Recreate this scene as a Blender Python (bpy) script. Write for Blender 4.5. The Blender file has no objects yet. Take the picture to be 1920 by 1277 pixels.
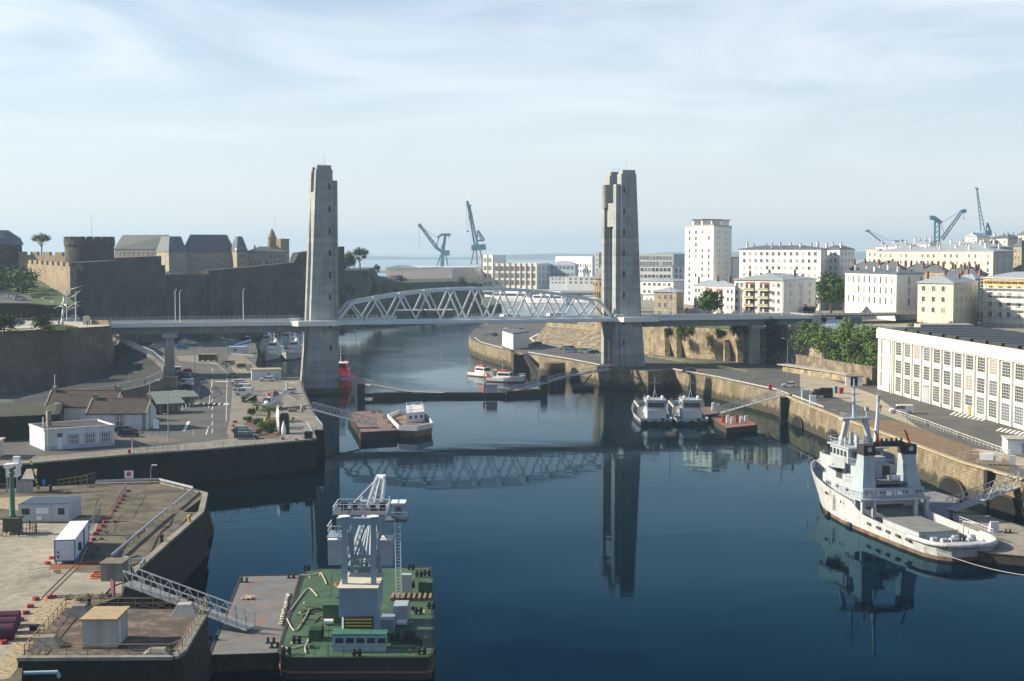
import bpy, math, random
from mathutils import Vector as V, Matrix
random.seed(7)
S = bpy.context.scene
C = S.collection
PI = math.pi
def R(d): return math.radians(d)

# ---------------------------------------------------------------- camera, sky, sun, exposure
FL = 50/36*1920; PITCH = math.atan(166/FL); EYE = 42.0
cd = bpy.data.cameras.new('camera'); cam = bpy.data.objects.new('camera', cd); C.objects.link(cam)
cd.lens = 50; cd.sensor_width = 36; cd.clip_start = .5; cd.clip_end = 60000
cam.location = (0, 0, EYE); cam.rotation_euler = (R(90)-PITCH, 0, 0); S.camera = cam
SUN_EL, SUN_AZ = 29.0, 6.0            # the sun stands to the left, a little beyond the scene
SUN_STRENGTH, SKY_STRENGTH, EXPOSURE = 5.0, .063, 0.92
HAZE = .00014
wd = bpy.data.worlds.new('World'); S.world = wd; wd.use_nodes = True
nt = wd.node_tree; N = nt.nodes; LK = nt.links; N.clear()
wo = N.new('ShaderNodeOutputWorld'); bg = N.new('ShaderNodeBackground'); sky = N.new('ShaderNodeTexSky')
sky.sky_type = 'NISHITA'; sky.sun_disc = False; sky.sun_elevation = R(SUN_EL); sky.sun_rotation = R(-90+SUN_AZ)
sky.air_density = 1.0; sky.dust_density = .6; sky.ozone_density = 1.5; sky.altitude = 0
tc = N.new('ShaderNodeTexCoord'); mp = N.new('ShaderNodeMapping'); mp.inputs['Scale'].default_value = (1.2, 1.2, 7.5)
mp.inputs['Rotation'].default_value = (R(4), R(3), 0)
nz = N.new('ShaderNodeTexNoise'); nz.inputs['Scale'].default_value = 2.2; nz.inputs['Detail'].default_value = 8; nz.inputs['Roughness'].default_value = .55; nz.inputs['Distortion'].default_value = .9
cr = N.new('ShaderNodeValToRGB'); cr.color_ramp.elements[0].position = .40; cr.color_ramp.elements[1].position = .66
sx = N.new('ShaderNodeSeparateXYZ'); zr = N.new('ShaderNodeMapRange')
zr.inputs['From Min'].default_value = .03; zr.inputs['From Max'].default_value = .14
mul = N.new('ShaderNodeMath'); mul.operation = 'MULTIPLY'; mul2 = N.new('ShaderNodeMath'); mul2.operation = 'MULTIPLY'; mul2.inputs[1].default_value = .5
mx = N.new('ShaderNodeMixRGB'); mx.inputs['Color2'].default_value = (10.2, 10.5, 10.8, 1)
LK.new(tc.outputs['Generated'], mp.inputs['Vector']); LK.new(mp.outputs[0], nz.inputs['Vector']); LK.new(nz.outputs['Fac'], cr.inputs['Fac'])
LK.new(tc.outputs['Generated'], sx.inputs[0]); LK.new(sx.outputs['Z'], zr.inputs['Value'])
LK.new(cr.outputs['Color'], mul.inputs[0]); LK.new(zr.outputs[0], mul.inputs[1]); cz = N.new('ShaderNodeMapRange'); cz.inputs['From Min'].default_value = .2; cz.inputs['From Max'].default_value = .36; cz.inputs['To Min'].default_value = 1; cz.inputs['To Max'].default_value = .15; LK.new(sx.outputs['Z'], cz.inputs['Value']); m3 = N.new('ShaderNodeMath'); m3.operation = 'MULTIPLY'; LK.new(mul.outputs[0], m3.inputs[0]); LK.new(cz.outputs[0], m3.inputs[1]); LK.new(m3.outputs[0], mul2.inputs[0])
tint = N.new('ShaderNodeMixRGB'); tint.blend_type = 'MULTIPLY'; tint.inputs['Fac'].default_value = 1; tint.inputs['Color2'].default_value = (.84,1.0,1.14,1)
veil = N.new('ShaderNodeMixRGB'); veil.inputs['Color2'].default_value = (8.3,8.7,9.05,1); vz = N.new('ShaderNodeMapRange'); vz.inputs['From Min'].default_value = .0; vz.inputs['From Max'].default_value = .30; vz.inputs['To Min'].default_value = .72; vz.inputs['To Max'].default_value = .06; LK.new(sx.outputs['Z'], vz.inputs['Value']); LK.new(vz.outputs[0], veil.inputs['Fac'])
LK.new(sky.outputs[0], tint.inputs['Color1']); LK.new(tint.outputs[0], veil.inputs['Color1'])
LK.new(mul2.outputs[0], mx.inputs['Fac']); LK.new(veil.outputs[0], mx.inputs['Color1']); LK.new(mx.outputs[0], bg.inputs['Color'])
bg.inputs['Strength'].default_value = SKY_STRENGTH; LK.new(bg.outputs[0], wo.inputs[0])
sd = V((-math.cos(R(SUN_EL))*math.cos(R(SUN_AZ)), math.cos(R(SUN_EL))*math.sin(R(SUN_AZ)), math.sin(R(SUN_EL))))
ld = bpy.data.lights.new('sun', 'SUN'); ld.energy = SUN_STRENGTH; ld.angle = R(.5); ld.color = (1.0, .87, .67)
lo = bpy.data.objects.new('sun', ld); C.objects.link(lo); lo.location = (-300, 100, 300)
lo.rotation_euler = sd.to_track_quat('Z', 'Y').to_euler()
S.view_settings.view_transform = 'Standard'; S.view_settings.look = 'None'; S.view_settings.gamma = 1
S.view_settings.exposure = EXPOSURE
S.render.engine = 'CYCLES'
S.cycles.max_bounces = 6; S.cycles.volume_bounces = 0; S.cycles.transparent_max_bounces = 6
S.cycles.caustics_reflective = False; S.cycles.caustics_refractive = False

# ---------------------------------------------------------------- geometry from sight lines
def ray(px, py):
    u = (px-960)/FL; v = (638.5-py)/FL; c, s = math.cos(PITCH), math.sin(PITCH)
    return (u, c+v*s, -s+v*c)
def G(px, py, z=0.0):                    # the point of height z seen at a spot of the photograph
    d = ray(px, py); t = (z-EYE)/d[2]; return V((d[0]*t, d[1]*t, z))
def D(px, py, Y):                        # the point at distance Y
    d = ray(px, py); t = Y/d[1]; return V((d[0]*t, Y, EYE+d[2]*t))
def XY(px, Y): return ((px-960)/FL*Y*1.0019, Y)
def ZY(py, Y): return D(960, py, Y).z

# ---------------------------------------------------------------- materials
MATS = {}
def M(name, col, rough=.75, var=.22, sc=.35, metal=0, bump=0, patch=None, streak=0, brick=None, spec=.4, psc=.15, tide=None):
    if name in MATS: return MATS[name]
    m = bpy.data.materials.new(name); m.use_nodes = True; MATS[name] = m
    n = m.node_tree.nodes; l = m.node_tree.links; b = n['Principled BSDF']
    b.inputs['Roughness'].default_value = rough; b.inputs['Metallic'].default_value = metal
    b.inputs['Specular IOR Level'].default_value = spec
    t = n.new('ShaderNodeTexCoord')
    nz = n.new('ShaderNodeTexNoise'); nz.inputs['Scale'].default_value = sc; nz.inputs['Detail'].default_value = 6; nz.inputs['Roughness'].default_value = .65
    l.new(t.outputs['Object'], nz.inputs['Vector'])
    mr = n.new('ShaderNodeMapRange'); mr.inputs['From Min'].default_value = .3; mr.inputs['From Max'].default_value = .7
    mr.inputs['To Min'].default_value = 1-var; mr.inputs['To Max'].default_value = 1+var
    l.new(nz.outputs['Fac'], mr.inputs['Value'])
    last = None
    if brick:
        br = n.new('ShaderNodeTexBrick'); w, h, dk = brick
        br.inputs['Color1'].default_value = (*col, 1); br.inputs['Color2'].default_value = (*[c*.72 for c in col], 1)
        br.inputs['Mortar'].default_value = (*[c*dk for c in col], 1); br.inputs['Scale'].default_value = 1
        br.inputs['Brick Width'].default_value = w; br.inputs['Row Height'].default_value = h; br.inputs['Mortar Size'].default_value = h*.09
        sp = n.new('ShaderNodeSeparateXYZ'); ad = n.new('ShaderNodeMath'); cb = n.new('ShaderNodeCombineXYZ')
        l.new(t.outputs['Object'], sp.inputs[0]); l.new(sp.outputs['X'], ad.inputs[0]); l.new(sp.outputs['Y'], ad.inputs[1])
        l.new(ad.outputs[0], cb.inputs['X']); l.new(sp.outputs['Z'], cb.inputs['Y']); l.new(cb.outputs[0], br.inputs['Vector'])
        last = br.outputs['Color']
    else:
        rgb = n.new('ShaderNodeRGB'); rgb.outputs[0].default_value = (*col, 1); last = rgb.outputs[0]
    mu = n.new('ShaderNodeVectorMath'); mu.operation = 'SCALE'; l.new(last, mu.inputs[0]); l.new(mr.outputs[0], mu.inputs['Scale']); last = mu.outputs[0]
    if streak:
        ma = n.new('ShaderNodeMapping'); ma.inputs['Scale'].default_value = (1.1, 1.1, .07); l.new(t.outputs['Object'], ma.inputs['Vector'])
        n2 = n.new('ShaderNodeTexNoise'); n2.inputs['Scale'].default_value = 1; n2.inputs['Detail'].default_value = 5; l.new(ma.outputs[0], n2.inputs['Vector'])
        m2 = n.new('ShaderNodeMapRange'); m2.inputs['From Min'].default_value = .42; m2.inputs['From Max'].default_value = .68; m2.inputs['To Min'].default_value = 1; m2.inputs['To Max'].default_value = 1-streak
        l.new(n2.outputs['Fac'], m2.inputs['Value'])
        s2 = n.new('ShaderNodeVectorMath'); s2.operation = 'SCALE'; l.new(last, s2.inputs[0]); l.new(m2.outputs[0], s2.inputs['Scale']); last = s2.outputs[0]
    if patch:
        pc, lo_, hi_ = patch
        n3 = n.new('ShaderNodeTexNoise'); n3.inputs['Scale'].default_value = psc; n3.inputs['Detail'].default_value = 8; n3.inputs['Roughness'].default_value = .7
        l.new(t.outputs['Object'], n3.inputs['Vector'])
        m3 = n.new('ShaderNodeMapRange'); m3.inputs['From Min'].default_value = lo_; m3.inputs['From Max'].default_value = hi_; l.new(n3.outputs['Fac'], m3.inputs['Value'])
        mi = n.new('ShaderNodeMixRGB'); mi.inputs['Color2'].default_value = (*pc, 1); l.new(m3.outputs[0], mi.inputs['Fac']); l.new(last, mi.inputs['Color1']); last = mi.outputs[0]
    if tide:
        tcol, th = tide; s3 = n.new('ShaderNodeSeparateXYZ'); l.new(t.outputs['Object'], s3.inputs[0])
        n5 = n.new('ShaderNodeTexNoise'); n5.inputs['Scale'].default_value = .45; n5.inputs['Detail'].default_value = 6; l.new(t.outputs['Object'], n5.inputs['Vector'])
        a5 = n.new('ShaderNodeMath'); a5.operation = 'MULTIPLY_ADD'; a5.inputs[1].default_value = 4.0; l.new(n5.outputs['Fac'], a5.inputs[0]); l.new(s3.outputs['Z'], a5.inputs[2])
        m5 = n.new('ShaderNodeMapRange'); m5.inputs['From Min'].default_value = th+1.4; m5.inputs['From Max'].default_value = th+2.4; m5.inputs['To Min'].default_value = .92; m5.inputs['To Max'].default_value = 0
        l.new(a5.outputs[0], m5.inputs['Value']); x5 = n.new('ShaderNodeMixRGB'); x5.inputs['Color2'].default_value = (*tcol, 1)
        l.new(m5.outputs[0], x5.inputs['Fac']); l.new(last, x5.inputs['Color1']); last = x5.outputs[0]
    l.new(last, b.inputs['Base Color'])
    if bump:
        bp = n.new('ShaderNodeBump'); bp.inputs['Strength'].default_value = min(1, bump); bp.inputs['Distance'].default_value = .12
        n4 = n.new('ShaderNodeTexNoise'); n4.inputs['Scale'].default_value = 1.6; n4.inputs['Detail'].default_value = 6; l.new(t.outputs['Object'], n4.inputs['Vector'])
        l.new(n4.outputs['Fac'], bp.inputs['Height']); l.new(bp.outputs[0], b.inputs['Normal'])
    return m

# ---------------------------------------------------------------- mesh builder
class MB:
    def __init__(s): s.v = []; s.f = []; s.mi = []; s.ms = []; s.cur = 0
    def m(s, mat):
        if mat not in s.ms: s.ms.append(mat)
        s.cur = s.ms.index(mat); return s
    def add(s, vs, fs):
        k = len(s.v); s.v += [tuple(p) for p in vs]; s.f += [tuple(i+k for i in f) for f in fs]; s.mi += [s.cur]*len(fs); return s
    def box(s, x0, y0, z0, x1, y1, z1):
        return s.add([(x0,y0,z0),(x1,y0,z0),(x1,y1,z0),(x0,y1,z0),(x0,y0,z1),(x1,y0,z1),(x1,y1,z1),(x0,y1,z1)],
                     [(0,3,2,1),(4,5,6,7),(0,1,5,4),(1,2,6,5),(2,3,7,6),(3,0,4,7)])
    def bx(s, c, d, rz=0, ry=0, rx=0, top=1):     # centred box, top = taper of its upper face
        m = Matrix.Translation(V(c)) @ Matrix.Rotation(rz, 4, 'Z') @ Matrix.Rotation(ry, 4, 'Y') @ Matrix.Rotation(rx, 4, 'X')
        x, y, z = d[0]/2, d[1]/2, d[2]/2; t = top
        p = [(-x,-y,-z),(x,-y,-z),(x,y,-z),(-x,y,-z),(-x*t,-y*t,z),(x*t,-y*t,z),(x*t,y*t,z),(-x*t,y*t,z)]
        return s.add([m @ V(q) for q in p], [(0,3,2,1),(4,5,6,7),(0,1,5,4),(1,2,6,5),(2,3,7,6),(3,0,4,7)])
    def beam(s, a, b, w, h=None):
        a = V(a); b = V(b); h = h or w; d = (b-a)
        if d.length < 1e-6: return s
        d.normalize(); up = V((0,0,1)) if abs(d.z) < .95 else V((0,1,0))
        r = d.cross(up).normalized(); u = r.cross(d); r = r*w/2; u = u*h/2
        return s.add([a-r-u,a+r-u,a+r+u,a-r+u,b-r-u,b+r-u,b+r+u,b-r+u], [(0,1,2,3),(7,6,5,4),(0,4,5,1),(1,5,6,2),(2,6,7,3),(3,7,4,0)])
    def cyl(s, a, b, r0, r1=None, n=10, cap=True):
        a = V(a); b = V(b); r1 = r0 if r1 is None else r1; d = (b-a).normalized(); up = V((0,0,1)) if abs(d.z) < .95 else V((1,0,0))
        x = d.cross(up).normalized(); y = d.cross(x)
        vs = [a+(x*math.cos(2*PI*i/n)+y*math.sin(2*PI*i/n))*r0 for i in range(n)]+[b+(x*math.cos(2*PI*i/n)+y*math.sin(2*PI*i/n))*r1 for i in range(n)]
        fs = [(i,(i+1)%n,n+(i+1)%n,n+i) for i in range(n)]
        if cap: fs += [tuple(range(n-1,-1,-1)), tuple(range(n,2*n))]
        return s.add(vs, fs)
    def tube(s, pts, r, n=6):
        pts = [V(p) for p in pts]
        for i in range(len(pts)-1): s.cyl(pts[i], pts[i+1], r, r, n)
        return s
    def prism(s, poly, z0, z1, bot=None):
        n = len(poly); bot = bot or poly
        vs = [(p[0],p[1],z0) for p in bot]+[(p[0],p[1],z1) for p in poly]
        area = sum(poly[i][0]*poly[(i+1)%n][1]-poly[(i+1)%n][0]*poly[i][1] for i in range(n))
        o = list(range(n)) if area > 0 else list(range(n-1,-1,-1))
        fs = [tuple(n+i for i in o), tuple(reversed(o))]
        for k in range(n):
            i, j = o[k], o[(k+1)%n]; fs.append((i, j, n+j, n+i))
        return s.add(vs, fs)
    def sheet(s, pts): return s.add(pts, [tuple(range(len(pts)))])
    def wall(s, path, z0, z1, th):                # wall along a path, z0/z1 numbers or lists
        n = len(path); P = [V((p[0],p[1],0)) for p in path]
        Z0 = z0 if isinstance(z0, (list,tuple)) else [z0]*n; Z1 = z1 if isinstance(z1, (list,tuple)) else [z1]*n
        L = []; Rr = []
        for i in range(n):
            d = (P[min(i+1,n-1)]-P[max(i-1,0)]).normalized(); q = V((-d.y,d.x,0))*th/2; L.append(P[i]+q); Rr.append(P[i]-q)
        vs = []
        for i in range(n): vs += [(L[i].x,L[i].y,Z0[i]),(Rr[i].x,Rr[i].y,Z0[i]),(Rr[i].x,Rr[i].y,Z1[i]),(L[i].x,L[i].y,Z1[i])]
        fs = [(0,1,2,3),(4*n-1,4*n-2,4*n-3,4*n-4)]
        for i in range(n-1):
            a = 4*i; b = a+4; fs += [(a+1,a,b,b+1),(a+2,a+1,b+1,b+2),(a+3,a+2,b+2,b+3),(a,a+3,b+3,b)]
        return s.add(vs, fs)
    def loft(s, rings, cap=True):
        n = len(rings[0]); vs = [p for r in rings for p in r]; fs = []
        for k in range(len(rings)-1):
            for i in range(n): fs.append((k*n+i, k*n+(i+1)%n, (k+1)*n+(i+1)%n, (k+1)*n+i))
        if cap: fs += [tuple(range(n-1,-1,-1)), tuple(range((len(rings)-1)*n, len(rings)*n))]
        return s.add(vs, fs)
    def curve(s, pts, r, n=6, k=5):            # smooth tube through the points
        P = [V(p) for p in pts]; Q = []
        for i in range(len(P)-1):
            a, b, c, d = P[max(0,i-1)], P[i], P[i+1], P[min(len(P)-1,i+2)]
            for j in range(k):
                t = j/k; Q.append(.5*((2*b)+(c-a)*t+(2*a-5*b+4*c-d)*t*t+(3*b-a-3*c+d)*t**3))
        Q.append(P[-1]); rings = []
        for i, q in enumerate(Q):
            d = (Q[min(i+1,len(Q)-1)]-Q[max(i-1,0)]).normalized(); u = V((0,0,1)) if abs(d.z) < .9 else V((1,0,0)); x = d.cross(u).normalized(); y = x.cross(d)
            rings.append([q+(x*math.cos(2*PI*j/n)+y*math.sin(2*PI*j/n))*r for j in range(n)])
        return s.loft(rings)
    def lathe(s, prof, c=(0,0,0), n=14):
        return s.loft([[(c[0]+r*math.cos(2*PI*i/n), c[1]+r*math.sin(2*PI*i/n), c[2]+z) for i in range(n)] for r, z in prof])
    def build(s, name, mat=None, parent=None, w=False, smooth=False, label=None, cat=None, group=None, kind=None):
        if mat is not None and not s.ms: s.ms = [mat]
        vs = s.v; org = None
        if parent is None:
            xs = [p[0] for p in vs]; ys = [p[1] for p in vs]; org = ((min(xs)+max(xs))/2, (min(ys)+max(ys))/2, min(p[2] for p in vs))
        elif w: org = parent['_w'] if '_w' in parent else parent.location
        if org is not None: vs = [(p[0]-org[0], p[1]-org[1], p[2]-org[2]) for p in vs]
        me = bpy.data.meshes.new(name); me.from_pydata(vs, [], s.f)
        for m_ in s.ms: me.materials.append(m_)
        if len(s.ms) > 1: me.polygons.foreach_set('material_index', s.mi)
        if smooth: me.polygons.foreach_set('use_smooth', [True]*len(s.f))
        me.update()
        o = bpy.data.objects.new(name, me); C.objects.link(o)
        if parent is None: o.location = org
        else:
            o.parent = parent
            if w: o['_w'] = list(org)
        return tag(o, label, cat, group, kind)
def tag(o, label=None, cat=None, group=None, kind=None):
    if label: o['label'] = label
    if cat: o['category'] = cat
    if group: o['group'] = group
    if kind: o['kind'] = kind
    return o
def thing(name, label, cat, loc=(0,0,0), rz=0, group=None):
    o = bpy.data.objects.new(name, None); C.objects.link(o); o.location = loc; o.rotation_euler = (0,0,rz); o.empty_display_size = .5
    return tag(o, label, cat, group)
KIDS = {}
def kids(o):
    return [c for c in bpy.data.objects if c.parent == o]
def dup(o, loc, rz=0, label=None, group=None, sc=None, tree=None):
    tree = tree if tree is not None else [(c, kids(c)) for c in kids(o)]
    r = o.copy(); C.objects.link(r); r.location = loc; r.rotation_euler = (0,0,rz)
    if sc: r.scale = sc if isinstance(sc, (tuple,list)) else (sc,)*3
    if label: r['label'] = label
    if group: r['group'] = group
    m = {}
    for ch, gs in tree:
        c = ch.copy(); C.objects.link(c); c.parent = r; m[ch.name] = c
        for g in gs: d = g.copy(); C.objects.link(d); d.parent = c
    r_kids = list(m.values()); return r, r_kids
def paint(o, mat, slot=0):
    o.material_slots[slot].link = 'OBJECT'; o.material_slots[slot].material = mat
# common materials
concrete = M('concrete', (.36,.35,.32), .85, .15, .25, streak=.18)
concrete_d = M('weathered_concrete', (.22,.21,.19), .9, .3, .3, streak=.35)
white = M('white_paint', (.72,.73,.74), .5, .06, .8)
white_s = M('stained_white_paint', (.6,.62,.64), .55, .12, .8, patch=((.30,.2,.13), .62, .8), psc=.35, streak=.12)
grey_steel = M('grey_steel', (.33,.37,.40), .45, .1, .8)
galv = M('galvanised_steel', (.42,.45,.47), .4, .12, 1.2, metal=.3)
black = M('black_rubber', (.02,.02,.022), .7, .2)
glass = M('dark_glass', (.03,.04,.05), .12, .3, .5, spec=.8)
# ================================================================ water, quays, hills
def water_mat():
    m = bpy.data.materials.new('harbour_water'); m.use_nodes = True; n = m.node_tree.nodes; l = m.node_tree.links; n.remove(n['Principled BSDF']); out = n['Material Output']
    body = n.new('ShaderNodeBsdfDiffuse'); body.inputs['Color'].default_value = (.0002,.004,.009,1)
    gl = n.new('ShaderNodeBsdfGlossy'); gl.inputs['Roughness'].default_value = .03; fr = n.new('ShaderNodeFresnel'); fr.inputs['IOR'].default_value = 1.333
    pw = n.new('ShaderNodeMath'); pw.operation = 'POWER'; pw.inputs[1].default_value = 1.5; l.new(fr.outputs[0], pw.inputs[0])
    gc = n.new('ShaderNodeMixRGB'); gc.inputs['Color1'].default_value = (.0,.52,.84,1); gc.inputs['Color2'].default_value = (.92,.98,1,1)
    g2 = n.new('ShaderNodeMapRange'); g2.inputs['From Min'].default_value = .1; g2.inputs['From Max'].default_value = .6; l.new(fr.outputs[0], g2.inputs['Value']); l.new(g2.outputs[0], gc.inputs['Fac'])
    l.new(gc.outputs[0], gl.inputs['Color']); ms = n.new('ShaderNodeMixShader'); l.new(pw.outputs[0], ms.inputs[0]); l.new(body.outputs[0], ms.inputs[1]); l.new(gl.outputs[0], ms.inputs[2]); l.new(ms.outputs[0], out.inputs['Surface'])
    t = n.new('ShaderNodeTexCoord')
    big = n.new('ShaderNodeTexNoise'); big.inputs['Scale'].default_value = .012; big.inputs['Detail'].default_value = 4; big.inputs['Distortion'].default_value = 1.2
    l.new(t.outputs['Object'], big.inputs['Vector'])
    mr = n.new('ShaderNodeMapRange'); mr.inputs['From Min'].default_value = .42; mr.inputs['From Max'].default_value = .62; mr.inputs['To Min'].default_value = .12; mr.inputs['To Max'].default_value = 1
    l.new(big.outputs['Fac'], mr.inputs['Value'])
    sp = n.new('ShaderNodeSeparateXYZ'); l.new(t.outputs['Object'], sp.inputs[0])
    far = n.new('ShaderNodeMapRange'); far.inputs['From Min'].default_value = 300; far.inputs['From Max'].default_value = 620; far.inputs['To Min'].default_value = .3; far.inputs['To Max'].default_value = 8; rg = n.new('ShaderNodeMapRange'); rg.inputs['From Min'].default_value = 420; rg.inputs['From Max'].default_value = 700; rg.inputs['To Min'].default_value = .03; rg.inputs['To Max'].default_value = .16; l.new(sp.outputs['Y'], rg.inputs['Value']); l.new(rg.outputs[0], gl.inputs['Roughness'])
    l.new(sp.outputs['Y'], far.inputs['Value'])
    mu = n.new('ShaderNodeMath'); mu.operation = 'MULTIPLY'; l.new(mr.outputs[0], mu.inputs[0]); l.new(far.outputs[0], mu.inputs[1])
    ma = n.new('ShaderNodeMapping'); ma.inputs['Scale'].default_value = (.5,1,1); l.new(t.outputs['Object'], ma.inputs['Vector'])
    w = n.new('ShaderNodeTexNoise'); w.inputs['Scale'].default_value = 1.1; w.inputs['Detail'].default_value = 5; w.inputs['Roughness'].default_value = .5; l.new(ma.outputs[0], w.inputs['Vector'])
    w2 = n.new('ShaderNodeTexNoise'); w2.inputs['Scale'].default_value = .16; w2.inputs['Detail'].default_value = 2; l.new(ma.outputs[0], w2.inputs['Vector'])
    h = n.new('ShaderNodeMath'); h.operation = 'MULTIPLY'; l.new(w.outputs['Fac'], h.inputs[0]); l.new(mu.outputs[0], h.inputs[1])
    h2 = n.new('ShaderNodeMath'); h2.operation = 'MULTIPLY_ADD'; h2.inputs[1].default_value = .9; l.new(w2.outputs['Fac'], h2.inputs[0]); l.new(h.outputs[0], h2.inputs[2])
    bp = n.new('ShaderNodeBump'); bp.inputs['Strength'].default_value = .24; bp.inputs['Distance'].default_value = .1
    l.new(h2.outputs[0], bp.inputs['Height']); l.new(bp.outputs[0], gl.inputs['Normal']); l.new(bp.outputs[0], fr.inputs['Normal'])
    return m
MB().sheet([(-9000,-200,0),(9000,-200,0),(9000,30000,0),(-9000,30000,0)]).build('water', water_mat(), kind='structure').location = (0,0,0)
wat = bpy.data.objects['water']
for v_ in wat.data.vertices: v_.co.y += 14900; 
asphalt = M('asphalt', (.075,.077,.075), .9, .3, .12, patch=((.10,.098,.09), .48, .62), psc=.09)
pale_ground = M('pale_gravel_ground', (.27,.25,.20), .95, .3, .6, patch=((.15,.135,.11), .5, .68), psc=.14)
pier_top = M('stained_pier_concrete', (.11,.098,.068), .95, .4, .5, patch=((.05,.042,.03), .46, .62), psc=.22)
quay_stone = M('quay_masonry', (.24,.20,.13), .95, .4, .22, brick=(1.4,.5,.55), streak=.35, patch=((.09,.10,.03), .55, .72), psc=.12, bump=.6, tide=((.030,.028,.018), 5.0))
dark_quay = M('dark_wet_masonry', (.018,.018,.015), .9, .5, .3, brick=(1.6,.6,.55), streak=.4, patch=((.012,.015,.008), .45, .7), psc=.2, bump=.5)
rock = M('cliff_rock', (.25,.21,.15), .95, .6, .35, patch=((.09,.085,.05), .48, .6), psc=.4, bump=1, streak=.3)
wall_pale = M('pale_stone_wall', (.37,.30,.20), .95, .5, .3, patch=((.13,.11,.07), .52, .64), psc=.4, bump=1, streak=.3, brick=(.9,.4,.75))
grass = M('grass', (.06,.10,.022), .95, .4, .2, patch=((.14,.12,.05), .5, .7), psc=.1)
dry_grass = M('dry_grass', (.17,.115,.065), .95, .35, .5, patch=((.09,.09,.03), .56, .7), psc=.3)
line_white = M('road_marking_white', (.6,.6,.58), .8, .15, 1.5)
def gp(l, z): return [tuple(G(x,y,z))[:2] for x, y in l]
def slab(name, poly, z1, z0, top, side, bat=0, **k):
    """ground slab: top surface and its retaining sides"""
    b = MB(); b.m(side)
    n = len(poly); cx = sum(p[0] for p in poly)/n; cy = sum(p[1] for p in poly)/n
    area = sum(poly[i][0]*poly[(i+1)%n][1]-poly[(i+1)%n][0]*poly[i][1] for i in range(n)); sgn = 1 if area > 0 else -1
    bot = []
    for i in range(n):
        a = V(poly[i-1]); p = V(poly[i]); c = V(poly[(i+1)%n]); d1 = (p-a).normalized(); d2 = (c-p).normalized()
        nn = (V((d1.y,-d1.x))+V((d2.y,-d2.x)))*sgn
        if nn.length > 1e-4: nn.normalize()
        bot.append((p.x+nn.x*bat, p.y+nn.y*bat))
    b.prism(poly, z0, z1, bot)
    b.m(top); b.mi[0] = b.cur
    b.mi = [1 if i == 0 else 0 for i in range(len(b.f))]
    return b.build(name, kind='structure', **k)
QL = 5.8
# left quay with the road and the car parks
lq = gp([(-130,884),(0,874),(240,853),(420,840),(590,824),(584,806),(607,806),(586,766),(569,728)], QL)
lq += gp([(566,714),(530,712),(505,700),(478,688),(484,662),(478,642),(430,634),(425,622)], QL) + [(-118,640),(-340,640),(-340,300),(-240,200)]
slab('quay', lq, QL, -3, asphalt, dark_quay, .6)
# castle bank, further downstream on the left
cb = [XY(425,655),XY(590,700),XY(640,775),XY(700,800),XY(770,845),XY(905,930),XY(940,1010),XY(925,1180),(-60,1190),(-900,1200),(-900,640)]
slab('castle_bank', cb, 5.0, -3, M('bank_ground', (.10,.11,.08), .95, .3, .05), dark_quay, 1)
# naval yard beyond the basin
nb = [(-200,1351),(-18,1345),(40,1335),(200,1310),(420,1150),(900,1100),(1400,1600),(700,1700),(100,1650),(-150,1650),(-250,1500)]
slab('naval_yard_ground', nb, 4.0, -3, M('yard_ground', (.22,.22,.20), .95, .2, .03), concrete_d, .5)
# right promontory and quay with its road
rq = gp([(880,628),(884,637),(902,645),(940,655),(990,664),(1065,676),(1140,690),(1215,696),(1262,692),(1345,709),(1456,735),(1500,754),(1579,785),(1697,827),(1810,869),(1920,900),(2050,950)], QL)
rq += [(100,120),(420,120),(420,640),(80,760)] + gp([(1100,600),(1000,603),(930,606),(893,614)], QL)
slab('quay', rq, QL, -3, asphalt, quay_stone, 1.0)
# foreground pier, its sunken dock wall and the raised dock head
fp = gp([(-140,922),(0,917),(90,912),(178,908),(298,905),(363,920),(385,926),(383,931),(344,960),(377,961),(240,1082),(228,1118),(160,1142)], QL)
fp += gp([(42,1252)], QL) + [G(36,1330,QL)[:2], (-75,90), (-160,120)]
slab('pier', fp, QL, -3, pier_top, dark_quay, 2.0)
bh = gp([(34,1235),(325,1233),(340,1224),(388,1142),(122,1140)], 6.6)
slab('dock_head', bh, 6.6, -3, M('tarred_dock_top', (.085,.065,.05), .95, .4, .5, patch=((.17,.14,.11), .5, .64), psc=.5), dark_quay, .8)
# pale yard on the pier
MB().sheet([G(x,y,QL+.004) for x,y in [(-140,960),(60,980),(190,968),(150,1060),(60,1180),(0,1262),(-160,1260)]]).build('pavement', pale_ground, kind='structure')
gravel = M('cobble_setts', (.33,.27,.17), .95, .5, 3.0, patch=((.12,.10,.07), .5, .6), psc=2)
MB().sheet([G(x,y,QL+.008) for x,y in [(78,1121),(150,1122),(148,1138),(60,1215),(20,1270),(-60,1290),(-60,1268),(0,1245),(40,1175)]]).build('cobbled_strip', gravel, kind='structure')
MB().sheet([G(x,y,QL+.008) for x,y in [(-30,935),(60,930),(128,932),(120,942),(60,960),(-30,950)]]).build('cobbled_strip', gravel, kind='structure')
MB().sheet([G(x,y,QL+.012) for x,y in [(95,1058),(180,1052),(160,1060),(150,1066),(92,1068)]]).build('rust_stain', M('rust_ground', (.20,.08,.035), .95, .3, 1.5), kind='structure')
MB().sheet([G(x,y,QL+.008) for x,y in [(96,1072),(230,1076),(228,1112),(85,1116)]]).build('pavement', pale_ground, kind='structure')
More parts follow.
